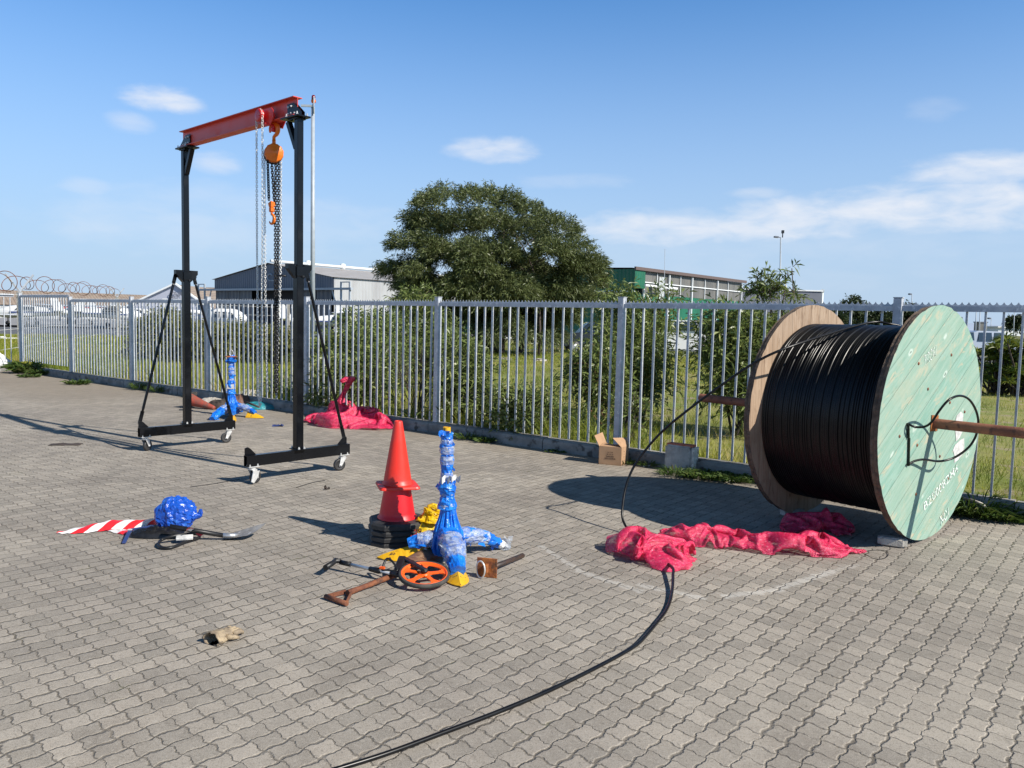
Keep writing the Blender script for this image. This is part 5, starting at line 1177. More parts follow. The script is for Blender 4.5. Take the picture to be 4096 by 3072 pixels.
# ------------------------------------------------------------------ cardboard box
ba, bb2 = G(2394, 1856), G(2484, 1864); bx = (bb2-ba); bx.z = 0; WB = bx.length; bx.normalize(); by = Vector((-bx.y, bx.x, 0)); HB = .205; DB = WB*.82
box = thing('cardboard_box', (ba+bb2)/2, 'small open brown cardboard box standing by the kerb under a fence post', 'box')
m = MB(); th = .004
def wallb(p, q, off): m.prism([p, q, q+ZV*HB, p+ZV*HB], off)
skew = by*1.0+bx*.16
c00, c10, c11, c01 = ba, ba+bx*WB, ba+bx*WB+skew*DB, ba+skew*DB*1.0
wallb(c00, c10, by*th); wallb(c10, c11, -bx*th); wallb(c01, c11, -by*th); wallb(c00, c01, bx*th); m.prism([c00+ZV*.002, c10+ZV*.002, c11+ZV*.002, c01+ZV*.002], ZV*th)
build('carton', m, 'card', box)
m = MB(); U = lambda p, dz: p+ZV*(HB+dz)
m.prism([U(c00, 0), U(c01, 0), U(c01, .13)-bx*.055, U(c00, .115)-bx*.060], bx*.003); build('flap', m, 'card', box)
m = MB(); m.prism([U(c10, 0), U(c11, 0), U(c11, .09)-bx*.03, U(c10, .10)-bx*.115+by*.03], bx*.003); build('flap', m, 'card', box)
m = MB(); m.prism([U(c00, 0)+bx*.01, U(c10, 0)-bx*.005, U(c10, -.005)-bx*.015+by*.10, U(c00, .03)+bx*.03+by*.10], ZV*.003); build('flap', m, 'card', box)
m = MB(); m.prism([U(c01, 0)+bx*.01, U(c11, 0)-bx*.01, U(c11, -.09)-bx*.02-by*.03, U(c01, -.09)+bx*.02-by*.03], by*.003); build('flap', m, 'card', box)
for i, tx in enumerate(('16  2  42', '02  16  22', '7640216402', 'SIZE:X16X20CM')):
    text_mesh(tx, .018, ba+bx*WB*.50+ZV*(HB*.70-i*.024), bx, ZV, -by, 'print', box, 'ink', 0, .0006)
for i, tx in enumerate(('16 42', 'SIZE', '02 16')): text_mesh(tx, .015, c10.lerp(c11, .35)+ZV*(HB*.75-i*.03), (c11-c10).normalized(), ZV, bx, 'print', box, 'ink')
# ------------------------------------------------------------------ concrete block with orange top
ca_, cb_ = G(2656, 1878), G(2764, 1893); cx = cb_-ca_; cx.z = 0; W_ = cx.length; cx.normalize(); cy = Vector((-cx.y, cx.x, 0)); cb0 = thing('concrete_block', (ca_+cb_)/2, 'chipped concrete kerb block with a faded orange top, standing against the kerb', 'concrete block')
cm_ = (ca_+cb_)/2+cy*.075+ZV*.142; rb = Matrix((cx, cy, ZV)).transposed()
MT['blockc'] = mat('pale_rough_concrete', (.52, .50, .46), (.36, .345, .32), 9, .92, bump=1., bscale=34, c3=(.15, .14, .13), s3=10)
build('block', rough_block(cm_, (W_, .15, .284), rb, .010, .0075, 4, 14), 'blockc', cb0)
m = MB(); n_ = 14; tp_ = cm_+ZV*.152
pts = [tp_+cx*(W_*(.46*math.cos(a)*(1 if abs(math.cos(a)) < .7 else 1)+.0))+cy*(.065*math.sin(a)) for a in np.linspace(0, 2*PI, 25)[:-1]]
sq = lambda a: (max(-1, min(1, math.cos(a)*1.5)), max(-1, min(1, math.sin(a)*1.5)))
pts = [tp_+cx*W_*.465*sq(a)[0]+cy*(.062*sq(a)[1])+cy*.006*noise.noise(Vector((a*3, 0, 0))) for a in np.linspace(0, 2*PI, 41)[:-1]]; m.prism(pts, -ZV*.02); build('painted_top', m, 'orangetop', cb0)
m = MB(); pts = [cm_+cx*(W_/2+.020)+cy*(.068*sq(a)[0])+ZV*(.128*sq(a)[1]+.004*math.sin(a*9)) for a in np.linspace(0, 2*PI, 41)[:-1]]; m.prism(pts, -cx*.02); build('painted_end', m, 'whitewash', cb0)
# ------------------------------------------------------------------ debris by the far kerb
oc = thing('traffic_cone', G(810, 1640), 'dirty faded red traffic cone lying on its side behind the gantry', 'traffic cone')
a, b = G(857, 1632, .03), G(762, 1600, .13); m = MB(); ax_ = (a-b).normalized(); L = (a-b).length; m.lathe([(.105, 0), (.100, .01), (.068, L*.45), (.034, L-.02), (.030, L), (.0, L)], b, ax_, 32); build('body', m, 'cone_old', oc)
m = MB(); sx = ax_.orthogonal().normalized(); sx = (ZV-ax_*ZV.dot(ax_)).normalized(); sy = ax_.cross(sx); m.prism([b+sx*.13+sy*.13, b-sx*.12+sy*.13, b-sx*.12-sy*.13, b+sx*.13-sy*.13], -ax_*.025); m.v = [(x, y, max(z, .005)) for x, y, z in m.v]; build('base', m, 'tyre', oc)
kb_ = lambda u, v: G(u, v)
one('sheet_scrap', heap(kb_(845, 1614), .36, .20, .10, -.5, 2.2, 50, 20, .3), 'sack', kb_(845, 1614), 'crumpled dirty pale sheet beside the fallen cone', 'sheet')
one('tool_bag', heap(kb_(885, 1634), .26, .15, .15, -.1, 5.2, 60, 24, .3), 'tarp', kb_(885, 1634), 'black cloth tool bag between the fallen cone and the farther blue stand', 'bag')
one('jacket', heap(kb_(962, 1622), .22, .16, .17, .2, 7.2, 60, 24, .4), 'brownleather', kb_(960, 1622), 'crumpled brown jacket behind the farther blue stand', 'jacket')
one('sack', heap(kb_(1000, 1606), .30, .20, .20, -.5, 9.7, 60, 24, .25, e=.6), 'sack', kb_(1000, 1606), 'off-white sack with dark straps lying against the kerb', 'sack')
one('dark_cloth', heap(kb_(985, 1588), .55, .14, .16, -.65, 3.7, 60, 20, .3), 'tarp', kb_(985, 1588), 'dark brown cloth draped along the kerb behind the off-white sack', 'cloth')
one('plastic_sheet', heap(kb_(1035, 1636), .30, .12, .11, .15, 6.1, 60, 20, .35), 'tealbag', kb_(1035, 1636), 'crumpled teal plastic sheet at the right end of the debris pile', 'plastic sheet')
a, b = G(985, 1608, .15), G(1035, 1628, .10); m = MB(); m.tube([a, b], .016, 10); one('dark_bar', m, 'tarp', a, 'short dark bar resting on the off-white sack', 'bar')
one('plastic_sack', heap(G(-14, 1480), .40, .30, .38, .1, 2.9, 60, 30, .25, e=.6), 'whitefilm', G(12, 1478), 'bulging white plastic sack at the left edge of the paving', 'sack')
# litter
def scrap(u, v, sx_, sy_, mt, label, cat, z=.012, rot=0., seed=0, nm='litter'):
    c = G(u, v); m = MB(); n_ = 6; vv = []
    for i in range(n_+1):
        for j in range(n_+1): x, y = (i/n_-.5)*sx_, (j/n_-.5)*sy_; vv.append(Vector((c.x+x*math.cos(rot)-y*math.sin(rot), c.y+x*math.sin(rot)+y*math.cos(rot), .004+z*abs(noise.noise(Vector((i*.7, j*.7, seed))))*1.8)))
    m.add(vv+[p-ZV*.002 for p in vv], [(i*(n_+1)+j, (i+1)*(n_+1)+j, (i+1)*(n_+1)+j+1, i*(n_+1)+j+1) for i in range(n_) for j in range(n_)]+[tuple(q+(n_+1)**2 for q in (i*(n_+1)+j, (i+1)*(n_+1)+j, (i+1)*(n_+1)+j+1, i*(n_+1)+j+1))[::-1] for i in range(n_) for j in range(n_)], 0, True)
    return one(nm, m, mt, c, label, cat)
scrap(263, 1779, .34, .14, 'tarp', 'dark flattened disc of rubber left of the gantry', 'mat', .01, .2, 1, 'rubber_disc')
scrap(1112, 1706, .15, .06, 'bluetool', 'small slate-blue object on the paving between the gantry legs', 'scrap', .03, .1, 2, 'scrap')
scrap(1308, 1958, .05, .03, 'tarp', 'tiny black scrap on the paving left of the red cones', 'scrap', .03, .3, 3, 'scrap')
scrap(2738, 1908, .075, .05, 'paper', 'white paper scrap in front of the orange-topped block', 'paper', .02, .1, 4, 'paper_scrap')
scrap(2915, 1925, .20, .03, 'paper', 'long white splinter on the dirt between the block and the reel', 'paper', .015, -.7, 5, 'paper_scrap')
scrap(2590, 1868, .10, .03, 'paper', 'white paper strip at the kerb between the box and the block', 'paper', .02, .1, 6, 'paper_scrap')
scrap(2335, 1812, .09, .06, 'concrete', 'pale stone chip at the kerb left of the cardboard box', 'stone', .05, .4, 7, 'stone_chip')
scrap(3840, 2192, .06, .04, 'darkleaf_', 'small dark green shard on the paving below the green flange', 'shard', .02, .4, 8, 'glass_shard') if False else None
one('drink_can', (lambda c: MB().lathe([(0, -.05), (.022, -.05), (.026, -.04), (.024, .0), (.027, .03), (.02, .05), (0, .05)], c, (.9, .35, .1), 16, fn=lambda a, h: 1+.15*math.sin(3*a+h*80)))(G(4012, 2060, .026)), 'zinc', G(4012, 2060), 'crushed silver and blue can on the paving at the right edge', 'can')
m = MB(); m.tube(spline([G(3845, 1990, .14), G(3900, 2005, .15), G(3935, 2022, .12), G(3952, 2055, .01)], 4), .012, 8); one('pipe_offcut', m, 'sack', G(3930, 2030), 'pale broken pipe draped over the kerb right of the green flange', 'pipe')
m = MB(); m.tube(spline([G(760, 1948, .004), G(860, 1934, .006), G(960, 1916, .004)], 4), .0025, 5); one('wire', m, 'plasticblack', G(860, 1934), 'thin black wire on the paving left of the nearer gantry caster', 'wire')
m = MB(); m.tube(spline([G(1185, 1950, .004), G(1250, 1930, .006), G(1300, 1922, .004)], 4), .0025, 5); one('wire', m, 'plasticblack', G(1250, 1930), 'thin black wire on the paving below the right base beam of the gantry', 'wire')
# ------------------------------------------------------------------ vegetation
def twig_leaves(start, dirn, tl, k, L, W, droop, spread=.75, curve=.3):
    """start (M,3), dirn (M,3): k leaves along every twig"""
    Mn = len(start); f = np.linspace(.05, 1, k)[None, :, None]
    dirn = dirn/np.linalg.norm(dirn, axis=1, keepdims=True)
    pos = start[:, None, :]+dirn[:, None, :]*f*tl[:, None, None]+np.array([0, 0, -1.])*curve*(f**2)*tl[:, None, None]
    d = dirn[:, None, :]*.8+rng.normal(size=(Mn, k, 3))*spread+np.array([0, 0, -droop]); n = Mn*k
    Ls = L*rng.uniform(.6, 1.25, n); Ws = W*rng.uniform(.7, 1.3, n)
    V, Fc = leaves(pos.reshape(n, 3), d.reshape(n, 3), Ls, Ws, .18)
    tw = rng.uniform(0, 1, Mn)[:, None]*.55+rng.uniform(0, .45, (Mn, k)); return V, Fc, np.repeat(tw.reshape(n), 4), pos
def tube_set(m, segs, n=6):
    for P, r in segs: m.tube(P, r, n)
def bush(name, base, clumps, ntw, k, tl, L, W, label, mt='bush', cat='shrub', group=None, droop=.25, stems=7, wood='bark', up=.5, zc=None, spread=.75, parent=None):
    """clumps: list of (centre, rx, ry, rz). twigs start inside the clumps and point out of them"""
    t = thing(name, base, label, cat, group); C_ = np.array([c[0] for c in clumps], float); Rr = np.array([c[1:] for c in clumps], float)
    wgt = Rr[:, 0]*Rr[:, 2]; idx = rng.choice(len(clumps), ntw, p=wgt/wgt.sum())
    d = rng.normal(size=(ntw, 3)); d /= np.linalg.norm(d, axis=1, keepdims=True); rad = rng.uniform(.25, 1, ntw)**.6
    st_ = C_[idx]+d*Rr[idx]*rad[:, None]; dd = d*.7+np.array([0, 0, up])+rng.normal(size=(ntw, 3))*.35
    V, Fc, tt, pos = twig_leaves(st_, dd, tl*rng.uniform(.6, 1.3, ntw), k, L, W, droop, spread)
    V[:, 2] = np.maximum(V[:, 2], base[2]+.01)
    tri_mesh('foliage', V, Fc, tt, mt, t)
    m = MB(); b = Vector(base)
    for i in range(stems):
        c = Vector(clumps[i % len(clumps)][0]); e_ = c+Vector(tuple(rng.normal(size=3)*.5*np.array(clumps[i % len(clumps)][1:]))); mid = b.lerp(e_, .5)+Vector(tuple(rng.normal(size=3)*.08)); r0_ = .012+.012*random.random()
        m.tube(spline([b+Vector((random.uniform(-.1, .1), random.uniform(-.1, .1), 0)), mid, e_], 4), list(np.linspace(r0_, r0_*.3, 9)), 6)
    sel = rng.choice(ntw, min(ntw, 160), replace=False)
    for i in sel: m.tube([Vector(pos[i, 0]), Vector(pos[i, k//2]), Vector(pos[i, -1])], [.005, .004, .002], 4, caps=False)
    build('stem', m, wood, t); return t
def C3(u, v, y, rpx, fy=1., fz=1.): c = D(u, v, y); r = rpx/F*y; return (tuple(c), r, r*fy, r*fz)
# the big willow-like tree
TY = 38.
sil = [(1700, 1200, 60), (1850, 1130, 70), (1980, 1110, 80), (2100, 1130, 80), (1930, 1060, 80), (1700, 790, 62), (1780, 765, 52), (1650, 860, 60), (1880, 775, 62), (1960, 748, 50), (2030, 790, 62), (2120, 825, 60), (2200, 850, 50), (2280, 905, 55), (2340, 965, 52), (2385, 1030, 46), (2400, 1100, 40), (1740, 880, 85), (1860, 880, 90), (1980, 880, 90), (2100, 920, 90),
       (2220, 970, 80), (2320, 1050, 70), (1680, 950, 62), (1600, 960, 42), (1560, 1050, 34), (1660, 1060, 60), (1760, 1000, 80), (1880, 1010, 84), (2010, 1010, 90), (2140, 1050, 90), (2260, 1110, 80), (1610, 1110, 40), (1700, 1130, 70), (1830, 1140, 80), (1960, 1160, 80), (2090, 1160, 80), (2200, 1180, 80), (2340, 1160, 50),
       (1640, 1185, 50), (1760, 1220, 70), (1900, 1240, 70), (2040, 1250, 70), (2160, 1250, 70), (2270, 1220, 60), (1800, 1300, 46), (1960, 1320, 40), (2100, 1310, 44), (2210, 1310, 50)]
cl = []
for u, v, r in sil:
    for _ in range(3): cl.append(C3(1975+(u-1980)*.955+random.uniform(-22, 22), v+(40 if v < 900 else 30)+random.uniform(-20, 20), TY+random.uniform(-1, 1)*math.sqrt(max(.1, 1-((u-1980)/520)**2))*3.4, r*random.uniform(.6, 1.0), 1.1, .85))
tb = D(1985, 1398, TY); tb.z = -.12
tree = thing('willow_tree', tb, 'large spreading grey-green willow-like tree beyond the fence, in the middle of the view', 'tree')
C_ = np.array([c[0] for c in cl]); Rr = np.array([c[1:] for c in cl]); N_ = 23000; wt_ = Rr[:, 0]**2*np.where(C_[:, 2] < 4.6, 1.9, 1.); wt_ /= wt_.sum()
idx = rng.choice(len(cl), N_, p=wt_); d = rng.normal(size=(N_, 3)); d[:, 2] = np.abs(d[:, 2])*.9-.25; d /= np.linalg.norm(d, axis=1, keepdims=True)
st_ = C_[idx]+d*Rr[idx]*(rng.uniform(.35, 1, N_)**.5)[:, None]; cen = np.array([tb.x, tb.y, 3.6]); outd = st_-cen; outd /= np.linalg.norm(outd, axis=1, keepdims=True)
V, Fc, tt, pos = twig_leaves(st_, d*.5+outd*.7+np.array([0, 0, .25])+rng.normal(size=(N_, 3))*.25, rng.uniform(.28, .62, N_), 11, .21, .036, .32, .5, .35)
tri_mesh('crown', V, Fc, tt, 'wattle', tree)
m = MB()
for i, (bx_, spread) in enumerate(((-.5, 1), (.4, 1), (0, .5), (1.6, 1.4), (-1.8, 1.3))):
    b0 = tb+Vector((bx_*.6, random.uniform(-.4, .4), -.1)); top = tb+Vector((bx_*1.9, random.uniform(-1, 1), 3.2)); m.tube(spline([b0, b0.lerp(top, .5)+Vector((random.uniform(-.2, .2), 0, 0)), top], 5), list(np.linspace(.17, .08, 11)), 8)
    for c in random.sample(cl, 9):
        e_ = Vector(c[0]); m.tube(spline([top.lerp(b0, random.uniform(0, .5)), top.lerp(e_, .5)-ZV*.2, e_], 4), list(np.linspace(.045, .010, 9)), 5, caps=False)
build('trunk', m, 'bark', tree)
tk = D(2156, 1390, 36.); tk.z = -.12; m = MB(); m.tube([tk, tk+Vector((.02, 0, 1.4)), tk+Vector((-.05, .2, 2.6))], [.06, .055, .045], 8); build('trunk', m, 'bark', tree)
# bushes behind the fence
GB = 'wattle bushes behind the fence'
def bsh(cl_, bpt, ntw, label, **k):
    b = Vector(bpt); kw = dict(k=9, tl=.32, L=.13, W=.024); kw.update(k); return bush('wattle_bush', b, cl_, ntw, kw.pop('k'), kw.pop('tl'), kw.pop('L'), kw.pop('W'), label, group=GB, **kw)
gp_ = lambda u, y: (D(u, 1500, y).x, y, .05)
bsh([C3(2470, 1285, 12.2, 60), C3(2560, 1270, 12.4, 66), C3(2630, 1300, 12.6, 50), C3(2450, 1400, 11.8, 75), C3(2540, 1400, 12., 95), C3(2615, 1410, 12.4, 66), C3(2500, 1530, 11.8, 80), C3(2590, 1540, 12., 66), C3(2480, 1190, 12.4, 35), C3(2660, 1200, 12.5, 30)], gp_(2560, 12.1), 1150, 'dense tall bush behind the second fence post left of the reel, tips above the rail', stems=10)
bsh([C3(2860, 1350, 11., 52), C3(2910, 1310, 11., 62), C3(3010, 1320, 10.9, 66), C3(2880, 1440, 10.8, 60), C3(2950, 1430, 10.8, 90), C3(3040, 1420, 10.8, 80), C3(2895, 1550, 10.7, 58), C3(2980, 1570, 10.6, 85), C3(3080, 1340, 11, 55), C3(3150, 1280, 11.1, 38), C3(3120, 1500, 10.6, 80)], gp_(2960, 10.8), 1150, 'dense broad-leaved bush directly behind the left rim of the reel', stems=10)
bsh([C3(3030, 1165, 11.2, 30), C3(3065, 1130, 11.2, 26), C3(3100, 1175, 11.2, 22), C3(3150, 1110, 11.2, 9), C3(3165, 1072, 11.2, 7), C3(3180, 1185, 11.2, 18)], gp_(3080, 11.2), 90, 'slender pale sapling rising above the rail in front of the street lamp', stems=8, up=.7, tl=.2, k=7)
bsh([C3(1640, 1230, 17., 50), C3(1700, 1290, 17., 62), C3(1620, 1340, 16.8, 60), C3(1710, 1400, 16.6, 65), C3(1780, 1330, 17., 50), C3(1630, 1440, 16.5, 55), C3(1760, 1450, 16.4, 50), C3(1680, 1190, 17.1, 34)], gp_(1690, 16.6), 1100, 'bright green willowy bush behind the middle fence post', stems=8)
bsh([C3(1290, 1420, 13.8, 55), C3(1370, 1400, 13.6, 62), C3(1450, 1380, 13.5, 60), C3(1320, 1510, 13.2, 65), C3(1410, 1520, 13.1, 75), C3(1490, 1490, 13, 60), C3(1300, 1590, 13, 60), C3(1390, 1610, 12.9, 70), C3(1560, 1420, 13.4, 50), C3(1570, 1510, 13, 45), C3(1460, 1590, 12.8, 60)], gp_(1400, 13.2), 1050, 'dark green bush behind the fence beside the upright crimson netting', stems=9)
bsh([C3(1420, 1300, 15.5, 45), C3(1520, 1300, 15.5, 45), C3(1480, 1350, 15, 60), C3(1560, 1360, 15, 50)], gp_(1480, 15.2), 420, 'sparse upright leafy bush behind the spike strip right of the gantry', stems=7, up=.8)
bsh([C3(1840, 1420, 12., 45), C3(1890, 1480, 11.8, 50), C3(1830, 1540, 11.6, 50), C3(1900, 1590, 11.5, 50), C3(1800, 1610, 11.5, 45)], gp_(1860, 11.7), 600, 'medium leafy bush right of the middle fence post', stems=7)
bsh([C3(2030, 1640, 10.7, 45), C3(2110, 1640, 10.6, 55), C3(2180, 1660, 10.5, 45), C3(2090, 1690, 10.4, 50)], gp_(2110, 10.5), 420, 'low dark bush hugging the kerb between the middle fence posts', stems=5, L=.11)
bsh([C3(2330, 1490, 11.2, 45), C3(2400, 1460, 11.2, 55), C3(2420, 1540, 11.1, 50), C3(2370, 1590, 11, 40), C3(2440, 1610, 11, 35)], gp_(2440, 10.9), 480, 'leaning leafy sapling with a reddish stem behind the cardboard box', stems=6, wood='redbark')
bsh([C3(1130, 1560, 15.2, 40), C3(1090, 1600, 15., 45), C3(1170, 1610, 14.8, 40)], gp_(1130, 15), 300, 'low dark bush behind the fence between the gantry legs', stems=5, L=.11)
bsh([C3(2520, 1660, 9.9, 22), C3(2545, 1620, 10, 24), C3(2500, 1700, 9.8, 16)], gp_(2515, 9.9), 50, 'thin twiggy seedling just right of the cardboard box behind the fence', stems=5, L=.10)
# bare twiggy shrub
m = MB(); b = Vector(gp_(1670, 12.2))
for i in range(26):
    e_ = b+Vector((random.uniform(-.45, .45), random.uniform(-.2, .3), random.uniform(.5, 1.15))); mid = b.lerp(e_, .5)+Vector((random.uniform(-.1, .1), 0, .08)); m.tube(spline([b, mid, e_], 4), list(np.linspace(.009, .0025, 9)), 5)
    for _ in range(3): f = random.uniform(.4, .9); q = mid.lerp(e_, f); m.tube([q, q+Vector((random.uniform(-.2, .2), random.uniform(-.1, .1), random.uniform(.05, .25)))], [.004, .002], 4)
one('dry_shrub', m, 'bark', b, 'bare twiggy shrub behind the fence just left of the middle post', 'shrub')
# hedge mass on the left
hd = []
for u, v, r in ((600, 1330, 60), (660, 1300, 62), (720, 1320, 60), (640, 1390, 60), (720, 1400, 60), (560, 1400, 45), (780, 1370, 60), (840, 1350, 60), (900, 1350, 58), (960, 1350, 56), (1020, 1360, 56), (1080, 1360, 55), (1140, 1370, 52), (1190, 1380, 45), (820, 1420, 50), (900, 1420, 50), (980, 1420, 50), (1060, 1420, 50), (1130, 1430, 45)): hd.append(C3(u, v, 24+random.uniform(-.6, .8), r*.95, 1., .85))
bush('hedge', Vector((D(850, 1500, 24).x, 24, -.05)), hd, 3600, 8, .34, .15, .034, 'long olive hedge of dense scrub behind the gantry and fence', 'hedge', 'hedge', stems=12)
# spiky plants at far right
yg = 'spiky shrubs behind the fence at far right'
for (u, y, hgt, lab, n_) in ((3990, 20, 1.30, 'left one of the yellow-green spiky shrubs behind the fence at far right', 30), (4085, 19.5, 1.5, 'right one of the yellow-green spiky shrubs, cut by the picture edge', 34)):
    b = Vector((D(u, 1500, y).x, y, -.05)); t = thing('spiky_shrub', b, lab, 'shrub', yg); Vs, Fs, Ts = [], [], []; o_ = 0; m = MB()
    for i in range(n_):
        c = b+Vector((random.gauss(0, .42), random.gauss(0, .35), hgt*random.uniform(.25, 1))); m.tube([b+Vector((random.uniform(-.2, .2), 0, 0)), c], [.03, .02], 6)
        k = 60; dd = rng.normal(size=(k, 3)); dd[:, 2] = np.abs(dd[:, 2])*.8+.05; V, Fc = leaves(np.repeat(np.array(c)[None], k, 0), dd, rng.uniform(.22, .42, k), rng.uniform(.03, .045, k), .3)
        Vs.append(V); Fs.append(Fc+o_); o_ += len(V); Ts.append(np.full(len(V), rng.uniform(0, 1)*.7)+rng.uniform(0, .3, len(V)))
    tri_mesh('foliage', np.vstack(Vs), np.vstack(Fs), np.concatenate(Ts), 'yucca', t); build('stem', m, 'bark', t)
# dark conifers far right
dg = 'dark trees beyond the reel'
for (u, v, r, y, lab) in ((3430, 1235, 52, 80, 'rounded dark tree showing between the two reel flanges, tallest of its row'), (3345, 1285, 42, 78, 'low dark tree behind the brown flange, leftmost of its row'), (3530, 1270, 44, 80, 'dark tree left of the fence post above the cable winding'), (3625, 1255, 34, 82, 'dark spreading tree just right of the fence post beside the green flange')):
    c = D(u, v, y); b = Vector((c.x, y, -.3)); s_ = y/F; cls = [C3(u+random.uniform(-.5, .5)*r, v+random.uniform(-.3, .8)*r, y+random.uniform(-1, 1), r*random.uniform(.45, .7), 1, .8) for _ in range(9)]
    bush('dark_tree', b, cls, 420, 8, .8, .42, .14, lab, 'darkleaf', 'tree', dg, stems=6)
b = D(4060, 1300, 160); bush('dark_tree', Vector((b.x, 160, -.3)), [C3(4062, 1290, 160, 16), C3(4050, 1296, 160, 10)], 150, 8, 1.2, .8, .3, 'tiny far dark tree on the skyline at the right edge', 'darkleaf', 'tree', dg, stems=3)
# grass
def grass(name, n, smin, smax, tfun, hmin, hmax, w_, mt, kind, zf, clump=None, label=None, cat=None, loc=(0, 0, 0), parent=None, lean=.5):
    s_ = rng.uniform(smin, smax, n); t = tfun(n); base = np.array(F1)[None, :]+np.array(FD)[None, :]*s_[:, None]+np.array(FN)[None, :]*t[:, None]; x, y = base[:, 0], base[:, 1]
    keep = (y > 2) & (np.abs(x) < .80*y+1.0); base = base[keep]; t = t[keep]; n = len(base); base[:, 2] = zf(base, t)
    dist = base[:, 1]; h = rng.uniform(hmin, hmax, n)*(1+.9*np.exp(-t/1.5))*(1+.5*np.sin(base[:, 0]*1.9)*np.cos(base[:, 1]*1.3)); a = rng.uniform(0, 2*PI, n); ww = w_*np.maximum(1, dist/12); sd = np.stack([np.cos(a), np.sin(a), np.zeros(n)], 1)*ww[:, None]/2
    ln = np.stack([rng.normal(size=n), rng.normal(size=n), np.zeros(n)], 1)*h[:, None]*lean; tip = base+ln+np.array([0, 0, 1])*h[:, None]; V = np.stack([base-sd, base+sd, tip], 1).reshape(-1, 3)
    patch = np.array([noise.noise(Vector((p[0]*.5, p[1]*.5, 1))) for p in base])*.9+np.array([noise.noise(Vector((p[0]*2.2, p[1]*2.2, 4))) for p in base])*.4
    tt = np.repeat(np.clip(.38+patch+rng.uniform(-.25, .25, n), 0, 1), 3); o = tri_mesh(name, V, np.arange(n*3).reshape(n, 3), tt, mt, parent, loc)
    if kind: o['kind'] = kind
    return tag(o, label, cat)
zfield = lambda b_, t: .09-.22*np.clip((t-6)/22, 0, 1)-.02
grass('grass', 250000, -30, 44, lambda n: .12+rng.uniform(0, 1, n)**1.7*36, .05, .21, .009, 'grass', 'stuff', zfield)
# weed tufts along the kerb
wg = 'weed tufts along the kerb'
def tuft(c, r, h, n, label, w_=.010, broad=0, mt='weed'):
    c = Vector(c); n2 = n; a = rng.uniform(0, 2*PI, n2); rr = r*np.sqrt(rng.uniform(0, 1, n2)); base = np.stack([c.x+rr*np.cos(a), c.y+rr*np.sin(a)*.7, np.full(n2, c.z)], 1)
    d = np.stack([np.cos(a)*.8+rng.normal(size=n2)*.4, np.sin(a)*.8+rng.normal(size=n2)*.4, np.full(n2, 1.)], 1); V, Fc = leaves(base, d, h*rng.uniform(.5, 1.2, n2), np.full(n2, w_), .35)
    V[:, 2] = np.maximum(V[:, 2], .004); o = tri_mesh('weed_tuft', V, Fc, np.repeat(np.clip(rng.uniform(0, .8, n2)+.1*rng.normal(size=n2), 0, 1), 4), mt, None, c); tag(o, label, 'weed', wg)
def kerb_foot(u, out=.1, back=0.):      # point at the foot of the kerb where the sight line of column u meets it
    o_ = F1-FN*(.11+out); d = D(u, 1600, 10.); k = d.x/d.y; s_ = (k*o_.y-o_.x)/(FD.x-k*FD.y); return o_+FD*s_
for (u, out_, r, h, n_, lab, w_) in ((1870, .10, .11, .17, 150, 'green grass tuft at the kerb right of the cone tip', .012), (1945, .07, .12, .14, 150, 'small weed at the kerb right of the middle post', .022),
        (2715, .33, .17, .17, 260, 'grassy weed at the foot of the orange-topped block', .010), (2835, .20, .24, .13, 420, 'broad leafy weed patch between the block and the reel', .022), (2935, .16, .20, .13, 330, 'leafy weed patch touching the brown flange', .022), (2600, .08, .08, .12, 90, 'thin grass tuft between box and block', .008), (2515, .12, .12, .11, 140, 'grass tuft at the right corner of the cardboard box', .010),
        (312, .50, .22, .18, 260, 'green weed on the paving below the second fence post from the left', .026), (555, .10, .11, .30, 110, 'tall dry grass tuft at the kerb left of the left gantry brace', .016), (630, .08, .11, .26, 90, 'dry grass tuft at the kerb behind the left gantry brace', .016), (110, .10, .30, .50, 380, 'large dark green weed at the left corner beside the white sack', .045), (165, .05, .26, .30, 240, 'wide green weed patch over the kerb near the left corner', .04), (120, .55, .22, .14, 160, 'low yellow-green weed on the paving near the left corner', .03),
        (3925, .05, .20, .34, 380, 'long-leaved grass clump on the kerb right of the green flange', .013), (4015, .03, .26, .20, 420, 'leafy weed patch on the kerb at the right edge', .020), (3850, .04, .16, .18, 240, 'dark weed behind the lower rim of the green flange', .020), (4085, .06, .16, .14, 220, 'small weeds at the right picture edge', .018), (3060, .12, .12, .16, 110, 'dry grass tuft behind the brown flange rim', .009), (760, .06, .10, .12, 90, 'small weed at the kerb behind the left gantry mast', .018), (2230, .05, .12, .06, 100, 'low creeping weed at the kerb left of the cardboard box', .018)):
    p = kerb_foot(u, out_); tuft((p.x, p.y, 0), r, h, n_, lab, w_)
# white stones in the grass
for i, (u, v) in enumerate(((2020, 1433), (2160, 1438), (1885, 1360), (2140, 1368), (1690, 1490))):
    c = G(u, v, .05); one('boulder', rough_block(c-ZV*.05, (.55, .35, .16), Matrix.Rotation(i*.7, 3, 'Z'), .08, .06, i, 6), 'sack', c, ['pale flat stone in the grass right of the middle post', 'pale flat stone in the grass, second right of the middle post', 'pale rock pile by the low white rail near the middle post', 'pale rock pile by the low white rail under the tree', 'pale stone slab behind the twiggy shrub'][i], 'rock')

# ------------------------------------------------------------------ background buildings
def face(m, a, b, z0, z1, mi=0):   # vertical wall quad, uv in metres
    L = (Vector(b)-Vector(a)).length; m.quad(Vector((a[0], a[1], z0)), Vector((b[0], b[1], z0)), Vector((b[0], b[1], z1)), Vector((a[0], a[1], z1)), mi, uv=[(0, z0), (L, z0), (L, z1), (0, z1)])
U2 = FN  # perpendicular to the fence
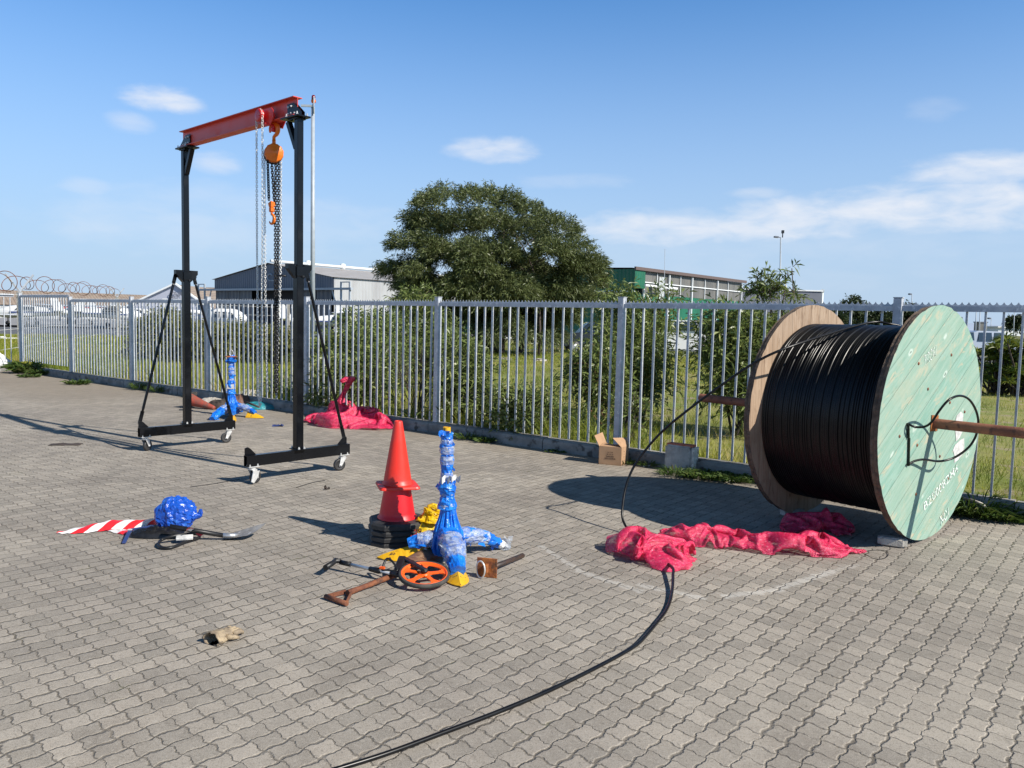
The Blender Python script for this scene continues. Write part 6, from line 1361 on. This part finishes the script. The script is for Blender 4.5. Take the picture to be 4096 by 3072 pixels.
# grey hangar
A = Vector((-34.8, 93, 0)); B = Vector((-18.06, 80, 0)); fd_ = (B-A).normalized(); bd = Vector((-fd_.y, fd_.x, 0)); Lh = 42; ze, zr_, zd = 5.45, 6.98, 4.25; Mp = (A+B)/2; nf = -bd
hg = thing('aircraft_hangar', Mp, 'grey metal hangar with a low gable, dark open door and pale ribbed side wall', 'hangar')
m = MB(); face(m, B, B+bd*Lh, -.3, ze); face(m, A+bd*Lh, A, -.3, ze); face(m, B+bd*Lh, A+bd*Lh, -.3, ze); build('wall', m, 'sheet_white', hg)
m = MB(); P_ = [A+ZV*zd, B+ZV*zd, B+ZV*ze, Mp+ZV*zr_, A+ZV*ze]; m.add([p+nf*.15 for p in P_]+[p for p in P_], [(0, 1, 2, 3, 4), (0, 5, 6, 1), (1, 6, 7, 2), (4, 9, 5, 0)]); m.uv = {0: [(0, 0), (21, 0), (21, 1), (10.5, 2), (0, 1)]}
gbl = build('gable', m, 'sheet_grey', hg)
m = MB(); m.tube([Mp+nf*.2+fd_*(.2+.45*math.cos(a))+ZV*(5.55+.35*math.sin(a)) for a in np.linspace(.6, 5, 14)], .07, 6); m.box(Mp+nf*.2+fd_*.5+ZV*5.2, (.9, .05, .12), Matrix.Rotation(math.atan2(fd_.y, fd_.x), 3, 'Z')); build('emblem', m, 'lampgrey', gbl)
m = MB(); e_ = .25
for sA, sB in ((A-fd_*e_, Mp), (B+fd_*e_, Mp)):
    za = ze-.02; q = [sA+nf*.4+ZV*za, sA+bd*Lh+ZV*za, sB+bd*Lh+ZV*(zr_+.12), sB+nf*.4+ZV*(zr_+.12)]
    q = q if sA.x < -25 else q[::-1]; m.quad(*q, uv=[(0, 0), (Lh, 0), (Lh, 10), (0, 10)])
build('roof', m, 'roof_grey', hg)
m = MB(); m.tube([Mp+ZV*(zr_+.35), Mp+bd*Lh+ZV*(zr_+.35)], .16, 8)
for k in range(1, 8): m.lathe([(.22, -.3), (.30, -.3), (.30, .35), (.0, .42)], Mp+bd*(k*5.0)+ZV*(zr_+.35), n=12)
build('ridge_vent', m, 'steelwhite', hg)
m = MB()
for f0, f1 in ((.015, .12), (.125, .23), (.235, .34), (.76, .87), (.875, .985)): a_, b_ = A.lerp(B, f0)+nf*.05, A.lerp(B, f1)+nf*.05; m = MB(); face(m, a_, b_, -.1, zd-.1); build('door', m, 'doorgrey', hg)
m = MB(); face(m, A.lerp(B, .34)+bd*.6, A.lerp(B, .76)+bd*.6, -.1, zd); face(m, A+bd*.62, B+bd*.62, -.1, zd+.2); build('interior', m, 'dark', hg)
m = MB(); m.beam(A-fd_*3.2+nf*.45+ZV*(zd), B+fd_*3.2+nf*.45+ZV*(zd), .3, .22); 
for e0, sg in ((A, -1), (B, 1)):
    for dx in (1.6, 2.9): m.beam(e0+fd_*sg*dx+nf*.45+ZV*(-.2), e0+fd_*sg*dx+nf*.45+ZV*(zd+.7), .16, .16, up=fd_)
    for z in (.9, 2.0, 3.0, zd+.65): m.beam(e0+fd_*sg*1.6+nf*.45+ZV*z, e0+fd_*sg*2.9+nf*.45+ZV*z, .1, .1)
    m.beam(e0+fd_*sg*.2+nf*.45+ZV*zd, e0+fd_*sg*1.6+nf*.45+ZV*.6, .1, .1)
build('door_rail', m, 'lampgrey', hg)
# tent-like gabled hangar with AIR sign
ya = 125; PA = D(600, 1230, ya); Pm = D(703, 1138, ya); Pb = D(806, 1200, ya); xa, xb, xm = D(622, 1200, ya).x-4.5, D(800, 1200, ya).x+1.5, Pm.x; zt = Pm.z; zeav = D(622, 1230, ya).z
tn = thing('gabled_hangar', Vector((xm, ya, 0)), 'pale lilac-grey gabled hangar front lettered AIR, seen behind the left gantry mast', 'hangar')
m = MB(); m.prism([Vector((xa, ya, -.3)), Vector((xb, ya, -.3)), Vector((xb, ya, zeav)), Vector((xm, ya, zt)), Vector((xa, ya, zeav))], (0, .3, 0)); build('wall', m, 'tentwall', tn)
m = MB(); m.beam((xa-.4, ya-.2, zeav-.1), (xm, ya-.2, zt+.15), .5, .25); m.beam((xb+.4, ya-.2, zeav-.1), (xm, ya-.2, zt+.15), .5, .25); build('fascia', m, 'steelwhite', tn)
m = MB(); m.quad(Vector((xm, ya, zt)), Vector((xb, ya, zeav)), Vector((xb, ya+30, zeav)), Vector((xm, ya+30, zt)), uv=[(0, 0), (9, 0), (9, 30), (0, 30)]); m.quad(Vector((xa, ya, zeav)), Vector((xm, ya, zt)), Vector((xm, ya+30, zt)), Vector((xa, ya+30, zeav)), uv=[(0, 0), (9, 0), (9, 30), (0, 30)]); build('roof', m, 'roof_brown', tn)
text_mesh('AIR', .95, D(712, 1176, ya-.3), (1, 0, 0), ZV, (0, -1, 0), 'lettering', tn, 'slate'); text_mesh('XO', .8, D(697, 1190, ya-.3), (1, 0, 0), ZV, (0, -1, 0), 'lettering', tn, 'slate')
m = MB(); m.tube([D(690, 1178, ya-.3)+Vector((.45*math.cos(a), 0, .4*math.sin(a))) for a in np.linspace(.8, 5, 12)], .06, 6); build('emblem', m, 'slate', tn)
# brown roofed long hangars
def shed(name, u0, v0, u1, v1, y0, y1, roofd, wallv, label, roof, wall, band=None):
    a, b = D(u0, v0, y0), D(u1, v1, y1); d_ = (b-a); d_.z = 0; d_.normalize(); n_ = Vector((-d_.y, d_.x, 0)); za, zb = a.z, b.z; zw = za-roofd
    t = thing(name, (a+b)/2-ZV*((a+b)/2).z, label, 'building'); m = MB()
    r0, r1 = a+n_*9, b+n_*9; f0, f1 = Vector((a.x, a.y, zw)), Vector((b.x, b.y, zw)); r0.z = r1.z = za
    m.quad(f0, f1, r1, r0, uv=[(0, 0), (60, 0), (60, 9), (0, 9)]); m.quad(r0, r1, r1+n_*9-ZV*roofd, r0+n_*9-ZV*roofd, uv=[(0, 0), (60, 0), (60, 9), (0, 9)]); build('roof', m, roof, t)
    m = MB(); face(m, f0+n_*.3, f1+n_*.3, -.4, zw); face(m, f1+n_*.3, f1+n_*18, -.4, zw); face(m, f0+n_*18, f0+n_*.3, -.4, zw); build('wall', m, wall, t)
    if band:
        m = MB(); g0, g1, zb0, zb1 = band; m.prism([f0.lerp(f1, g0)+ZV*zb0, f0.lerp(f1, g1)+ZV*zb0, f0.lerp(f1, g1)+ZV*zb1, f0.lerp(f1, g0)+ZV*zb1], n_*.25); build('band', m, 'redband', t)
    return t
shed('long_hangar', -420, 1140, 655, 1178, 125, 150, 2.6, 0, 'long white hangar with a weathered brown roof and red band, behind the left fence panels', 'roof_brown', 'sheet_white', (.55, .97, -.75, -.12))
shed('brown_roofed_shed', 730, 1141, 1000, 1148, 150, 150, 3.2, 0, 'brown roofed shed between the lilac gable and the grey hangar', 'roof_brown', 'tentwall')
# green hangar
c0 = Vector((12.0, 80, 0)); gd_ = Vector((.640, .768, 0)); gl_ = 25.5; ztp = 1.6+80*217/F; gr = thing('green_hangar', c0, 'green hangar with a band of grey translucent panels between white columns', 'hangar'); gn = Vector((gd_.y, -gd_.x, 0)); fr_ = -gn
m = MB(); face(m, c0, c0+gd_*gl_, -.3, 4.55); g0_ = c0+fr_*24; face(m, g0_, c0, -.3, ztp-.9); face(m, c0+gd_*gl_, c0+gd_*gl_+fr_*24, -.3, ztp-.2); build('wall', m, 'sheet_green', gr)
m = MB(); face(m, c0-gd_*.4+gn*.3, c0-gd_*.4+gn*.3-gn*24, ztp-2.3, ztp-.12); face(m, c0-gd_*.4+gn*.3, c0+gd_*1.6+gn*.3, ztp-2.0, ztp-.1); build('canopy', m, 'sheet_green', gr)
m = MB(); m.quad(c0-gd_*.5+ZV*ztp, c0+gd_*gl_+ZV*ztp, c0+gd_*gl_+fr_*24+ZV*(ztp+.6), c0-gd_*.5+fr_*24+ZV*(ztp+.6), uv=[(0, 0), (20, 0), (20, 20), (0, 20)]); m.beam(c0-gd_*.5+gn*.35+ZV*(ztp-.06), c0+gd_*(gl_+.5)+gn*.35+ZV*(ztp-.06), .2, .32); build('roof', m, 'brownfascia', gr)
m = MB(); face(m, c0+gn*.02+gd_*1.6, c0+gn*.02+gd_*gl_, 4.55, ztp-.2); build('translucent_band', m, 'sheet_clear', gr)
m = MB()
for f in (.06, .265, .47, .72, .985): m.beam(c0+gd_*gl_*f+gn*.2+ZV*-.3, c0+gd_*gl_*f+gn*.2+ZV*(ztp-.3), .15, .15, up=gd_)
for f in (.17, .37, .6, .84): m.beam(c0+gd_*gl_*f+gn*.1+ZV*4.5, c0+gd_*gl_*f+gn*.1+ZV*(ztp-.3), .09, .09, up=gd_)
m.beam(c0+gd_*.2+gn*.12+ZV*5.75, c0+gd_*gl_+gn*.12+ZV*5.75, .08, .10)
m.beam(c0-gd_*.42+gn*.36+ZV*(ztp-2.35), c0-gd_*.42-gn*24+ZV*(ztp-2.35), .2, .16); m.beam(c0+gd_*3.3+gn*1.2+ZV*3.4, c0+gd_*3.3+gn*1.2+ZV*6.3, .5, .5); m.beam(c0+gn*1.0+gd_*.4+ZV*(ztp-1.7), c0+gd_*7+gn*1.0+ZV*(ztp-1.75), .2, .2); m.beam(c0+gn*.8+gd_*.8+ZV*4.6, c0+gn*.8+gd_*3.6+ZV*2.6, .16, .16)
build('steelwork', m, 'steelwhite', gr)
p = D(2660, 1200, 78); m = MB(); m.tube([Vector((p.x, 78, -.2)), D(2660, 996, 78)], .025, 6); one('radio_mast', m, 'lampgrey', (p.x, 78, -.3), 'thin whip antenna in front of the green hangar', 'antenna')
# flat slate building and cream building
p0, p1, p2 = D(2930, 1163, 150), D(3286, 1166, 150), D(3308, 1166, 152); zt = p1.z
fb = thing('flat_roofed_building', (p0+p1)/2-ZV*p0.z, 'low slate-grey flat roofed building left of the cream one', 'building')
m = MB(); m.box(((p0.x+p1.x)/2, 160, zt/2-.2), (p1.x-p0.x, 20, zt+.4)); build('wall', m, 'slate', fb); m = MB(); m.box(((p0.x+p1.x)/2, 160, zt+.1), (p1.x-p0.x+.4, 20.4, .25)); build('roof', m, 'steelwhite', fb)
cb_ = thing('cream_building', Vector((p1.x+4, 165, 0)), 'cream walled building with a sloping white roof edge behind the brown flange', 'building'); q0, q1, q2 = Vector((p1.x+.4, 150.5, 0)), Vector((p1.x+1.6, 153, 0)), Vector((p1.x+15, 190, 0))
m = MB(); m.prism([q0-ZV*.3, q1-ZV*.3, q1+ZV*zt, q0+ZV*zt], (-.5, .3, 0)); build('corner_wall', m, 'steelwhite', cb_); m = MB(); m.prism([q1-ZV*.3, q2-ZV*.3, q2+ZV*(zt), q1+ZV*(zt-.1)], (-1, .4, 0)); build('wall', m, 'cream', cb_); m = MB(); m.beam(q0+ZV*(zt+.2), q2+ZV*(zt+.2), .6, .5); m.beam(q1+ZV*2.2+Vector((4, 1, 0)), q2+ZV*2.2, 2., .3); build('roof', m, 'steelwhite', cb_)
# small things on the right skyline
p = D(3922, 1300, 120); m = MB(); m.box((p.x, 120, 1.6), (1.25, 1.2, 2.6)); one('guard_booth', m, 'sheet_clear', (p.x, 120, 0), 'small glazed booth beyond the silver double-cab vehicle', 'booth'); 
m = MB(); m.box((p.x, 120, 2.95), (1.45, 1.4, .14)); b_ = bpy.data.objects['guard_booth']; build('roof', m, 'slate', b_); ORG[b_.name] = Vector((p.x, 120, 0))
p, q = D(3955, 1302, 200), D(4048, 1302, 200); m = MB(); m.box(((p.x+q.x)/2, 200, 1.6), (q.x-p.x, 8, 1.9)); lw = one('white_shed', m, 'steelwhite', ((p.x+q.x)/2, 200, 0), 'long low white shed on the far right skyline', 'building')
m = MB(); m.box(((p.x+q.x)/2, 200, 2.75), (q.x-p.x+.8, 9, .35)); build('roof', m, 'white', lw)
# lamps
def lamp(u, vb, vt, y, label, arm, r=.06, cat='street lamp', z0=-.2):
    t_, x0 = D(u, vt, y), D(u, vb, y).x; t = thing('street_lamp', Vector((x0, y, z0)), label, cat); m = MB(); m.tube([Vector((x0, y, z0)), t_], [r, r*.6], 10); build('pole', m, 'lampgrey', t)
    m = MB()
    for du, dv in arm: 
        e_ = D(u+du, vt+dv, y); m.tube([t_, t_.lerp(e_, .6)], r*.4, 6); m.beam(t_.lerp(e_, .4), e_, .3*y/60, .10*y/60)
    build('lamp_head', m, 'slate', t); return t
lamp(3123, 1290, 950, 60, 'tall grey street lamp with a flat head and small camera, left of the reel', [(-26, -3)], .075); p = D(3130, 950, 60); m = MB(); m.tube([p, p+ZV*.35], .04, 8); m.box(p+ZV*.42, (.16, .2, .22)); build('camera', m, 'plasticblack', bpy.data.objects['street_lamp'])
lg_ = 'small lamps on the far right skyline'
for (u, vb, vt, y, lab) in ((3648, 1300, 1178, 130, 'far street lamp just right of the fence post beside the green flange'), (3906, 1300, 1222, 90, 'thin pole standing left of the glazed booth'), (3921, 1300, 1228, 95, 'thin pole standing in front of the glazed booth'), (4014, 1310, 1245, 120, 'far lamp above the spiky shrubs with a short head'), (4058, 1300, 1240, 150, 'far lamp with an arm near the right edge'), (3851, 1312, 1272, 200, 'tiny far lamp right of the green flange top'), (3965, 1310, 1275, 220, 'tiny far lamp above the white shed'), (4090, 1310, 1260, 120, 'lamp post cut by the right picture edge')):
    t = lamp(u, vb, vt, y, lab, [(-12 if y > 100 else -3, -2)], .10 if y > 100 else .07); t['group'] = lg_
# grey mast beside gantry with beacon
ym = 28.; b = D(1250, 1440, ym); tpz = D(1252, 428, ym); ms_ = thing('lamp_mast', Vector((tpz.x, ym, 0)), 'tall pale grey mast with a red beacon on top, rising behind the right gantry leg', 'mast')
m = MB(); m.tube([Vector((tpz.x+.02, ym, 0)), tpz], [.088, .062], 20); build('pole', m, 'lampgrey', ms_)
m = MB(); m.tube([tpz+Vector((.05, -.1, -.25)), tpz+Vector((.055, -.1, .32))], .022, 8); a_ = D(1206, 424, ym); m.beam(tpz+Vector((0, -.05, .02)), a_+Vector((0, -.05, 0)), .06, .07); m.tube([tpz+Vector((-.02, -.05, .0)), tpz+Vector((.1, -.1, .28))], .012, 6); build('bracket', m, 'lampgrey', ms_)
p = D(1254, 402, ym); m = MB(); m.lathe([(.03, -.10), (.075, -.07), (.085, -.01), (.075, .02), (0, .02)], p, n=16); bc2 = build('beacon', m, 'orange', ms_); m = MB(); m.lathe([(.068, .02), (.068, .12), (.05, .17), (0, .19)], p, n=16); build('lens', m, 'redlens', bc2)
# ------------------------------------------------------------------ low white rails and mesh fence with razor wire
def rail_run(pts, label):
    t = thing('pipe_barrier', pts[0], label, 'barrier'); m = MB(); m.tube(pts, .085, 8); build('rail', m, 'roadline', t)
    L = sum((Vector(b)-Vector(a)).length for a, b in zip(pts, pts[1:])); n_ = int(L/4.2)
    for i in range(n_+1):
        f = i/n_*(len(pts)-1); k = min(int(f), len(pts)-2); p = Vector(pts[k]).lerp(Vector(pts[k+1]), f-k); m = MB(); m.tube([Vector((p.x, p.y, -.3)), Vector((p.x, p.y, p.z+.14))], .13, 8); build('post', m, 'roadline', t)
a, b, c = D(10, 1357, 38), D(300, 1359, 46), D(480, 1357, 52); rail_run([a, b, c], 'low white pipe rail beyond the leftmost fence panels')
a, b = D(1400, 1357, 60), D(2260, 1352, 62); rail_run([a, b], 'low white pipe rail beneath the large tree')
def ypost(u, vt, y, label, ysz=1.):
    p = D(u, vt, y); t = thing('concrete_post', Vector((p.x, y, -.3)), label, 'fence post', 'concrete posts of the mesh fence'); m = MB(); m.box((p.x, y, (p.z-.3)/2), (.14, .14, p.z+.3)); build('post', m, 'concrete', t)
    for sg in (-1, 1): m = MB(); m.beam(p, p+Vector((sg*.36*ysz, .1*sg, .52*ysz)), .06, .02, up=(0, 1, 0)); build('arm', m, 'galv', t)
    return p
y1_, y2_ = 26, 46; q1 = ypost(79, 1168, y1_, 'concrete post with a Y-shaped white bracket at the far left', 1.1); q2 = ypost(468, 1188, y2_, 'concrete post with a thin Y bracket where the razor coils end', 1.); q3 = ypost(1153, 1212, 46, 'weathered concrete post behind the fence between hook chains and right gantry leg', .01)
q0 = q1+(q1-q2)*.45
m = MB(); rz = []; N_ = 900
for i in range(N_):
    f = i/N_; c = q0.lerp(q2, f)+ZV*.30; r_ = .24*(1+.25*math.sin(f*31)+.15*math.sin(f*77)+.2*noise.noise(Vector((f*40, 0, 0)))); a = f*2*PI*24; dr_ = (q2-q0).normalized(); sd = Vector((-dr_.y, dr_.x, 0)); rz.append(c+(sd*math.cos(a)+ZV*math.sin(a))*r_+dr_*.5*math.cos(a*.5+1))
m.tube(rz, .011, 4, caps=False); one('razor_wire', m, 'rust', q0, 'rusty coils of razor wire along the skyline at the far left', 'razor wire')
m = MB()
for z in (.3, .9, 1.5, 2.0): m.tube([Vector((q0.x, q0.y, z)), Vector((q2.x, q2.y, z+.1)), Vector((q3.x, q3.y, z))], .008, 4)
one('strand_wire', m, 'zinc', q2, 'thin wire strands strung between the concrete posts', 'wire')
# ------------------------------------------------------------------ vehicles
def car_body(t, prof, w_, mt, ax, ay, base):
    """prof: side outline (x, z); tapered width above the waist"""
    m = MB(); n = len(prof); W2 = w_/2; zmax = max(z for _, z in prof); rings = []
    for f, inset in ((-1, .10), (-.93, .0), (.93, .0), (1, .10)):
        for x, z in prof:
            tum = max(0, (z-.95)/(zmax-.95))*.16 if zmax > .95 else 0; y = f*W2*(1-tum) if abs(f) < 1 else f*W2*(1-tum); k = 1-inset*.12; rings.append(base+ax*(x*k)+ay*y+ZV*(z if z > .3 else z+inset*.2))
    fs = [(j*n+i, j*n+(i+1) % n, (j+1)*n+(i+1) % n, (j+1)*n+i) for j in range(3) for i in range(n)]+[tuple(range(n))[::-1], tuple(range(3*n, 4*n))]; m.add(rings, fs); return build('body', m, mt, t)
def vehicle(name, base, ang, kind, mt, label, cat):
    ax = Vector((math.cos(ang), math.sin(ang), 0)); ay = Vector((-ax.y, ax.x, 0)); base = Vector(base); t = thing(name, base, label, cat); w_ = 1.78
    prof = {'car': [(-2.2, .3), (2.2, .3), (2.25, .62), (2.1, .80), (1.15, .95), (.55, 1.42), (-1.1, 1.46), (-1.95, 1.0), (-2.25, .9)],
            'suv': [(-2.3, .35), (2.3, .35), (2.32, .85), (2.15, 1.0), (1.15, 1.12), (.6, 1.70), (-1.9, 1.74), (-2.28, 1.15), (-2.33, .8)],
            'van': [(-2.4, .35), (2.4, .35), (2.42, .95), (2.2, 1.15), (1.6, 1.75), (1.3, 1.90), (-2.2, 1.95), (-2.4, 1.75)],
            'bakkie': [(-2.6, .4), (2.5, .4), (2.52, .95), (2.35, 1.08), (1.2, 1.16), (.6, 1.72), (-.9, 1.74), (-1.15, 1.65), (-2.55, 1.66), (-2.62, 1.0)]}[kind]
    car_body(t, prof, w_, mt, ax, ay, base); zt = max(z for _, z in prof); zw = zt-.58
    wins = {'car': [((-1.6, .2), (-.15, .2)), ((-.05, .2), (1.0, .2))], 'suv': [((-2.0, 0), (-1.2, 0)), ((-1.1, 0), (-.1, 0)), ((0, 0), (1.0, 0))], 'van': [((-2.1, 0), (-.9, 0)), ((-.8, 0), (.4, 0)), ((.5, 0), (1.6, 0))], 'bakkie': [((-2.4, 0), (-1.2, 0)), ((-.95, 0), (-.1, 0)), ((0, 0), (1.0, 0))]}[kind]
    for (x0, _), (x1, _) in wins:
        for sg in (-1, 1):
            m = MB(); yb0, yb1 = w_/2*.995, w_/2*.86; last = x1 >= .9; xt = x1-.38 if last else x1
            m.prism([base+ax*x0+ay*sg*yb0+ZV*zw, base+ax*x1+ay*sg*yb0+ZV*zw, base+ax*xt+ay*sg*yb1+ZV*(zt-.10), base+ax*(x0+.06)+ay*sg*yb1+ZV*(zt-.10)], ay*sg*.012); build('window', m, 'glass', t)
    for x in (-1.4, 1.4):
        for sg in (-1, 1):
            c = base+ax*x+ay*sg*(w_/2-.06)+ZV*.33; m = MB(); m.lathe([(0, -.1), (.33, -.1), (.335, .09), (.2, .1), (0, .1)], c, ay*sg, 24); wh = build('wheel', m, 'rubber', t)
            m = MB(); m.lathe([(.20, .1), (.21, .115), (.05, .108), (0, .12)], c, ay*sg, 24, fn=lambda a, h: 1); 
            for k in range(7): a = 2*PI*k/7; e_ = ax*math.cos(a)+ZV*math.sin(a); m.beam(c+ay*sg*.11, c+ay*sg*.112+e_*.2, .03, .012, up=ay)
            build('rim', m, 'alu', wh)
    m = MB()
    for sg in (-1, 1): m.box(base+ax*-2.28+ay*sg*.72+ZV*(.95 if kind == 'car' else 1.1), (.08, .16, .3 if kind != 'car' else .14), Matrix.Rotation(ang, 3, 'Z'))
    build('tail_light', m, 'redlens', t)
    m = MB()
    for sg in (-1, 1): m.box(base+ax*2.2+ay*sg*.66+ZV*.75, (.12, .3, .14), Matrix.Rotation(ang, 3, 'Z'))
    build('headlight', m, 'glass', t); return t
RZ_ = -.116
p = D(2320, 1398, 43.6); vehicle('parked_car', (p.x+1.0, 44.2, RZ_), R(182), 'suv', 'carblack', 'black car parked in the shade under the right side of the large tree', 'car')
p = D(2790, 1400, 42); vehicle('white_van', (p.x-.6, 43.5, RZ_), R(172), 'van', 'white', 'white van half hidden by the two bushes left of the reel', 'van')
p = D(3960, 1400, 50); MT['silver'] = mat('silver_blue_vehicle_paint', (.34, .38, .45), rough=.3, coat=.5)
vehicle('double_cab_pickup', (p.x-1.9, 47.5, RZ_), R(4), 'bakkie', 'silver', 'silver double-cab pickup with dark windows behind the spiky shrubs at right', 'pickup truck')
p = D(3370, 1320, 56); vehicle('parked_car', (p.x, 56.5, RZ_), R(178), 'suv', 'white', 'white car whose roof shows just above the cable winding', 'car')
p = D(3520, 1320, 57); vehicle('parked_car', (p.x+.4, 57, RZ_), R(178), 'suv', 'white', 'white car behind the fence post at the top of the reel', 'car')
# ------------------------------------------------------------------ aircraft
def plane(base, ang, label, high=True, s=1., mt='white'):
    ax = Vector((math.cos(ang), math.sin(ang), 0)); ay = Vector((-ax.y, ax.x, 0)); b = Vector(base); t = thing('light_aircraft', b, label, 'aircraft', 'light aircraft parked on the apron'); q = lambda x, y, z: b+ax*x*s+ay*y*s+ZV*z*s
    m = MB(); m.tube(spline([q(3.1, 0, 1.2), q(2.4, 0, 1.25), q(1.0, 0, 1.4), q(-.6, 0, 1.4), q(-3, 0, 1.35), q(-4.6, 0, 1.5)], 5), [r*s for r in np.interp(np.linspace(0, 1, 26), [0, .08, .3, .5, .8, 1], [.16, .42, .62, .60, .26, .10])], 16); build('fuselage', m, mt, t)
    m = MB(); zw = 2.02 if high else .95; m.v = []; pr = [(.75, 0), (.55, .10), (0, .11), (-.75, 0), (0, -.03), (.6, -.04)]
    for y, k in ((-5.2, .7), (-1.8, 1), (1.8, 1), (5.2, .7)): m.v += [tuple(q(x*k+.6, y, zw+z*k+abs(y)*.02)) for x, z in pr]
    m.f = [(j*6+i, j*6+(i+1) % 6, (j+1)*6+(i+1) % 6, (j+1)*6+i) for j in range(3) for i in range(6)]+[(0, 1, 2, 3, 4, 5), (18, 19, 20, 21, 22, 23)]; m.mi = [0]*len(m.f); m.smooth = [False]*len(m.f); build('wing', m, mt, t)
    m = MB(); m.prism([q(-3.6, .04, 1.45), q(-4.7, .04, 1.45), q(-4.95, .04, 2.75), q(-4.4, .04, 2.75)], ay*-.08*s); build('tail_fin', m, mt, t); m = MB(); m.prism([q(-3.9, -1.6, 1.5), q(-3.9, 1.6, 1.5), q(-4.7, 1.5, 1.5), q(-4.7, -1.5, 1.5)], ZV*.07*s); build('tailplane', m, mt, t)
    m = MB()
    for sg in (-1, 1): m = MB(); m.prism([q(1.35, sg*.60, 1.50), q(-.5, sg*.64, 1.50), q(-.4, sg*.52, 1.86), q(1.0, sg*.50, 1.86)], ay*sg*.06*s); build('window', m, 'glass', t); m = MB(); m.prism([q(1.8, sg*.60, 1.22), q(-3.0, sg*.36, 1.32), q(-3.0, sg*.36, 1.42), q(1.8, sg*.60, 1.36)], ay*sg*.06*s); build('stripe', m, 'bluetool', t)
    m = MB()
    for x, y in ((2.2, 0), (0, 1.1), (0, -1.1)): m.tube([q(x, y*.4, 1.0), q(x, y, .25)], .05*s, 6); m.lathe([(0, -.07*s), (.22*s, -.07*s), (.22*s, .07*s), (0, .07*s)], q(x, y, .22), ay, 14)
    m.beam(q(3.28, 0, .35), q(3.28, 0, 2.15), .05*s, .16*s, up=ay); m.lathe([(.14*s, 0), (.1*s, .12*s), (0, .2*s)], q(3.2, 0, 1.25), ax, 12)
    build('landing_gear', m, 'plasticblack', t); return t
AZ = -.1
for (u, y, ang, lab, hi) in ((1350, 62, .35, 'white low aircraft nearest the right gantry leg', True), (1560, 66, .1, 'white aircraft parked left of the large tree, partly behind bushes', True), (330, 88, 2.8, 'white aircraft in the middle of the left apron', True), (430, 80, .5, 'white high-winged aircraft left of the left gantry brace', True), (130, 78, 3.3, 'white aircraft parked nearest the left edge', False), (530, 96, .2, 'farther white aircraft behind the left hedge end', False)):
    plane((D(u, 1300, y).x, y, AZ), ang, lab, hi, .92 if y < 70 else 1.)
# helicopter
b = Vector((D(905, 1300, 70).x, 70, .05)); he = thing('helicopter', b, 'small white and grey helicopter parked in front of the grey hangar', 'helicopter'); q = lambda x, y, z: b+Vector((x, y, z))
m = MB(); m.tube(spline([q(1.75, 0, .85), q(1.5, 0, .95), q(.6, 0, 1.2), q(-.5, 0, 1.25), q(-1.4, 0, 1.35), q(-2, 0, 1.5)], 5), list(np.interp(np.linspace(0, 1, 26), [0, .06, .35, .6, .85, 1], [.06, .30, .72, .74, .45, .2])), 18); m.tube([q(-1.7, 0, 1.5), q(-5.2, 0, 1.75)], [.22, .10], 12); build('fuselage', m, 'white', he)
m = MB(); m.prism([q(.55, -.70, 1.15), q(1.15, -.62, 1.08), q(.75, -.56, 1.55), q(.5, -.58, 1.68)], (0, -.12, 0)); m.prism([q(-.1, -.76, 1.15), q(.35, -.74, 1.15), q(.3, -.62, 1.65), q(-.1, -.64, 1.65)], (0, -.1, 0)); m.prism([q(-.75, -.74, 1.15), q(-.3, -.76, 1.15), q(-.3, -.64, 1.65), q(-.7, -.62, 1.65)], (0, -.1, 0)); build('window', m, 'glass', he)
m = MB(); m.box(q(-.2, 0, 2.05), (1.0, .5, .35)); m.tube([q(-.1, 0, 2.1), q(-.1, 0, 2.62)], .07, 8); build('mast', m, 'doorgrey', he)
m = MB(); m.beam(q(-4.6, 0, 2.64), q(3.6, .6, 2.52), .22, .05); m.beam(q(-.6, -4, 2.6), q(.4, 4, 2.6), .22, .05); build('rotor', m, 'white', he)
m = MB(); m.prism([q(-4.8, 0, 1.7), q(-5.4, 0, 1.7), q(-5.6, 0, 2.7), q(-5.2, 0, 2.7)], (0, .08, 0)); build('tail_fin', m, 'white', he)
m = MB()
for sg in (-1, 1): m.tube([q(-1.5, sg*.9, .08), q(1.5, sg*.9, .08), q(1.75, sg*.9, .2)], .05, 6); m.tube([q(-.8, sg*.4, .8), q(-.8, sg*.9, .1)], .04, 6); m.tube([q(.8, sg*.4, .8), q(.8, sg*.9, .1)], .04, 6)
build('skid', m, 'plasticblack', he)
for o in list(bpy.data.objects):
    if o.name.startswith('post.proto'): bpy.data.objects.remove(o)
for P_ in (P_post, P_bar, P_rail, P_comb): bpy.data.objects.remove(P_)
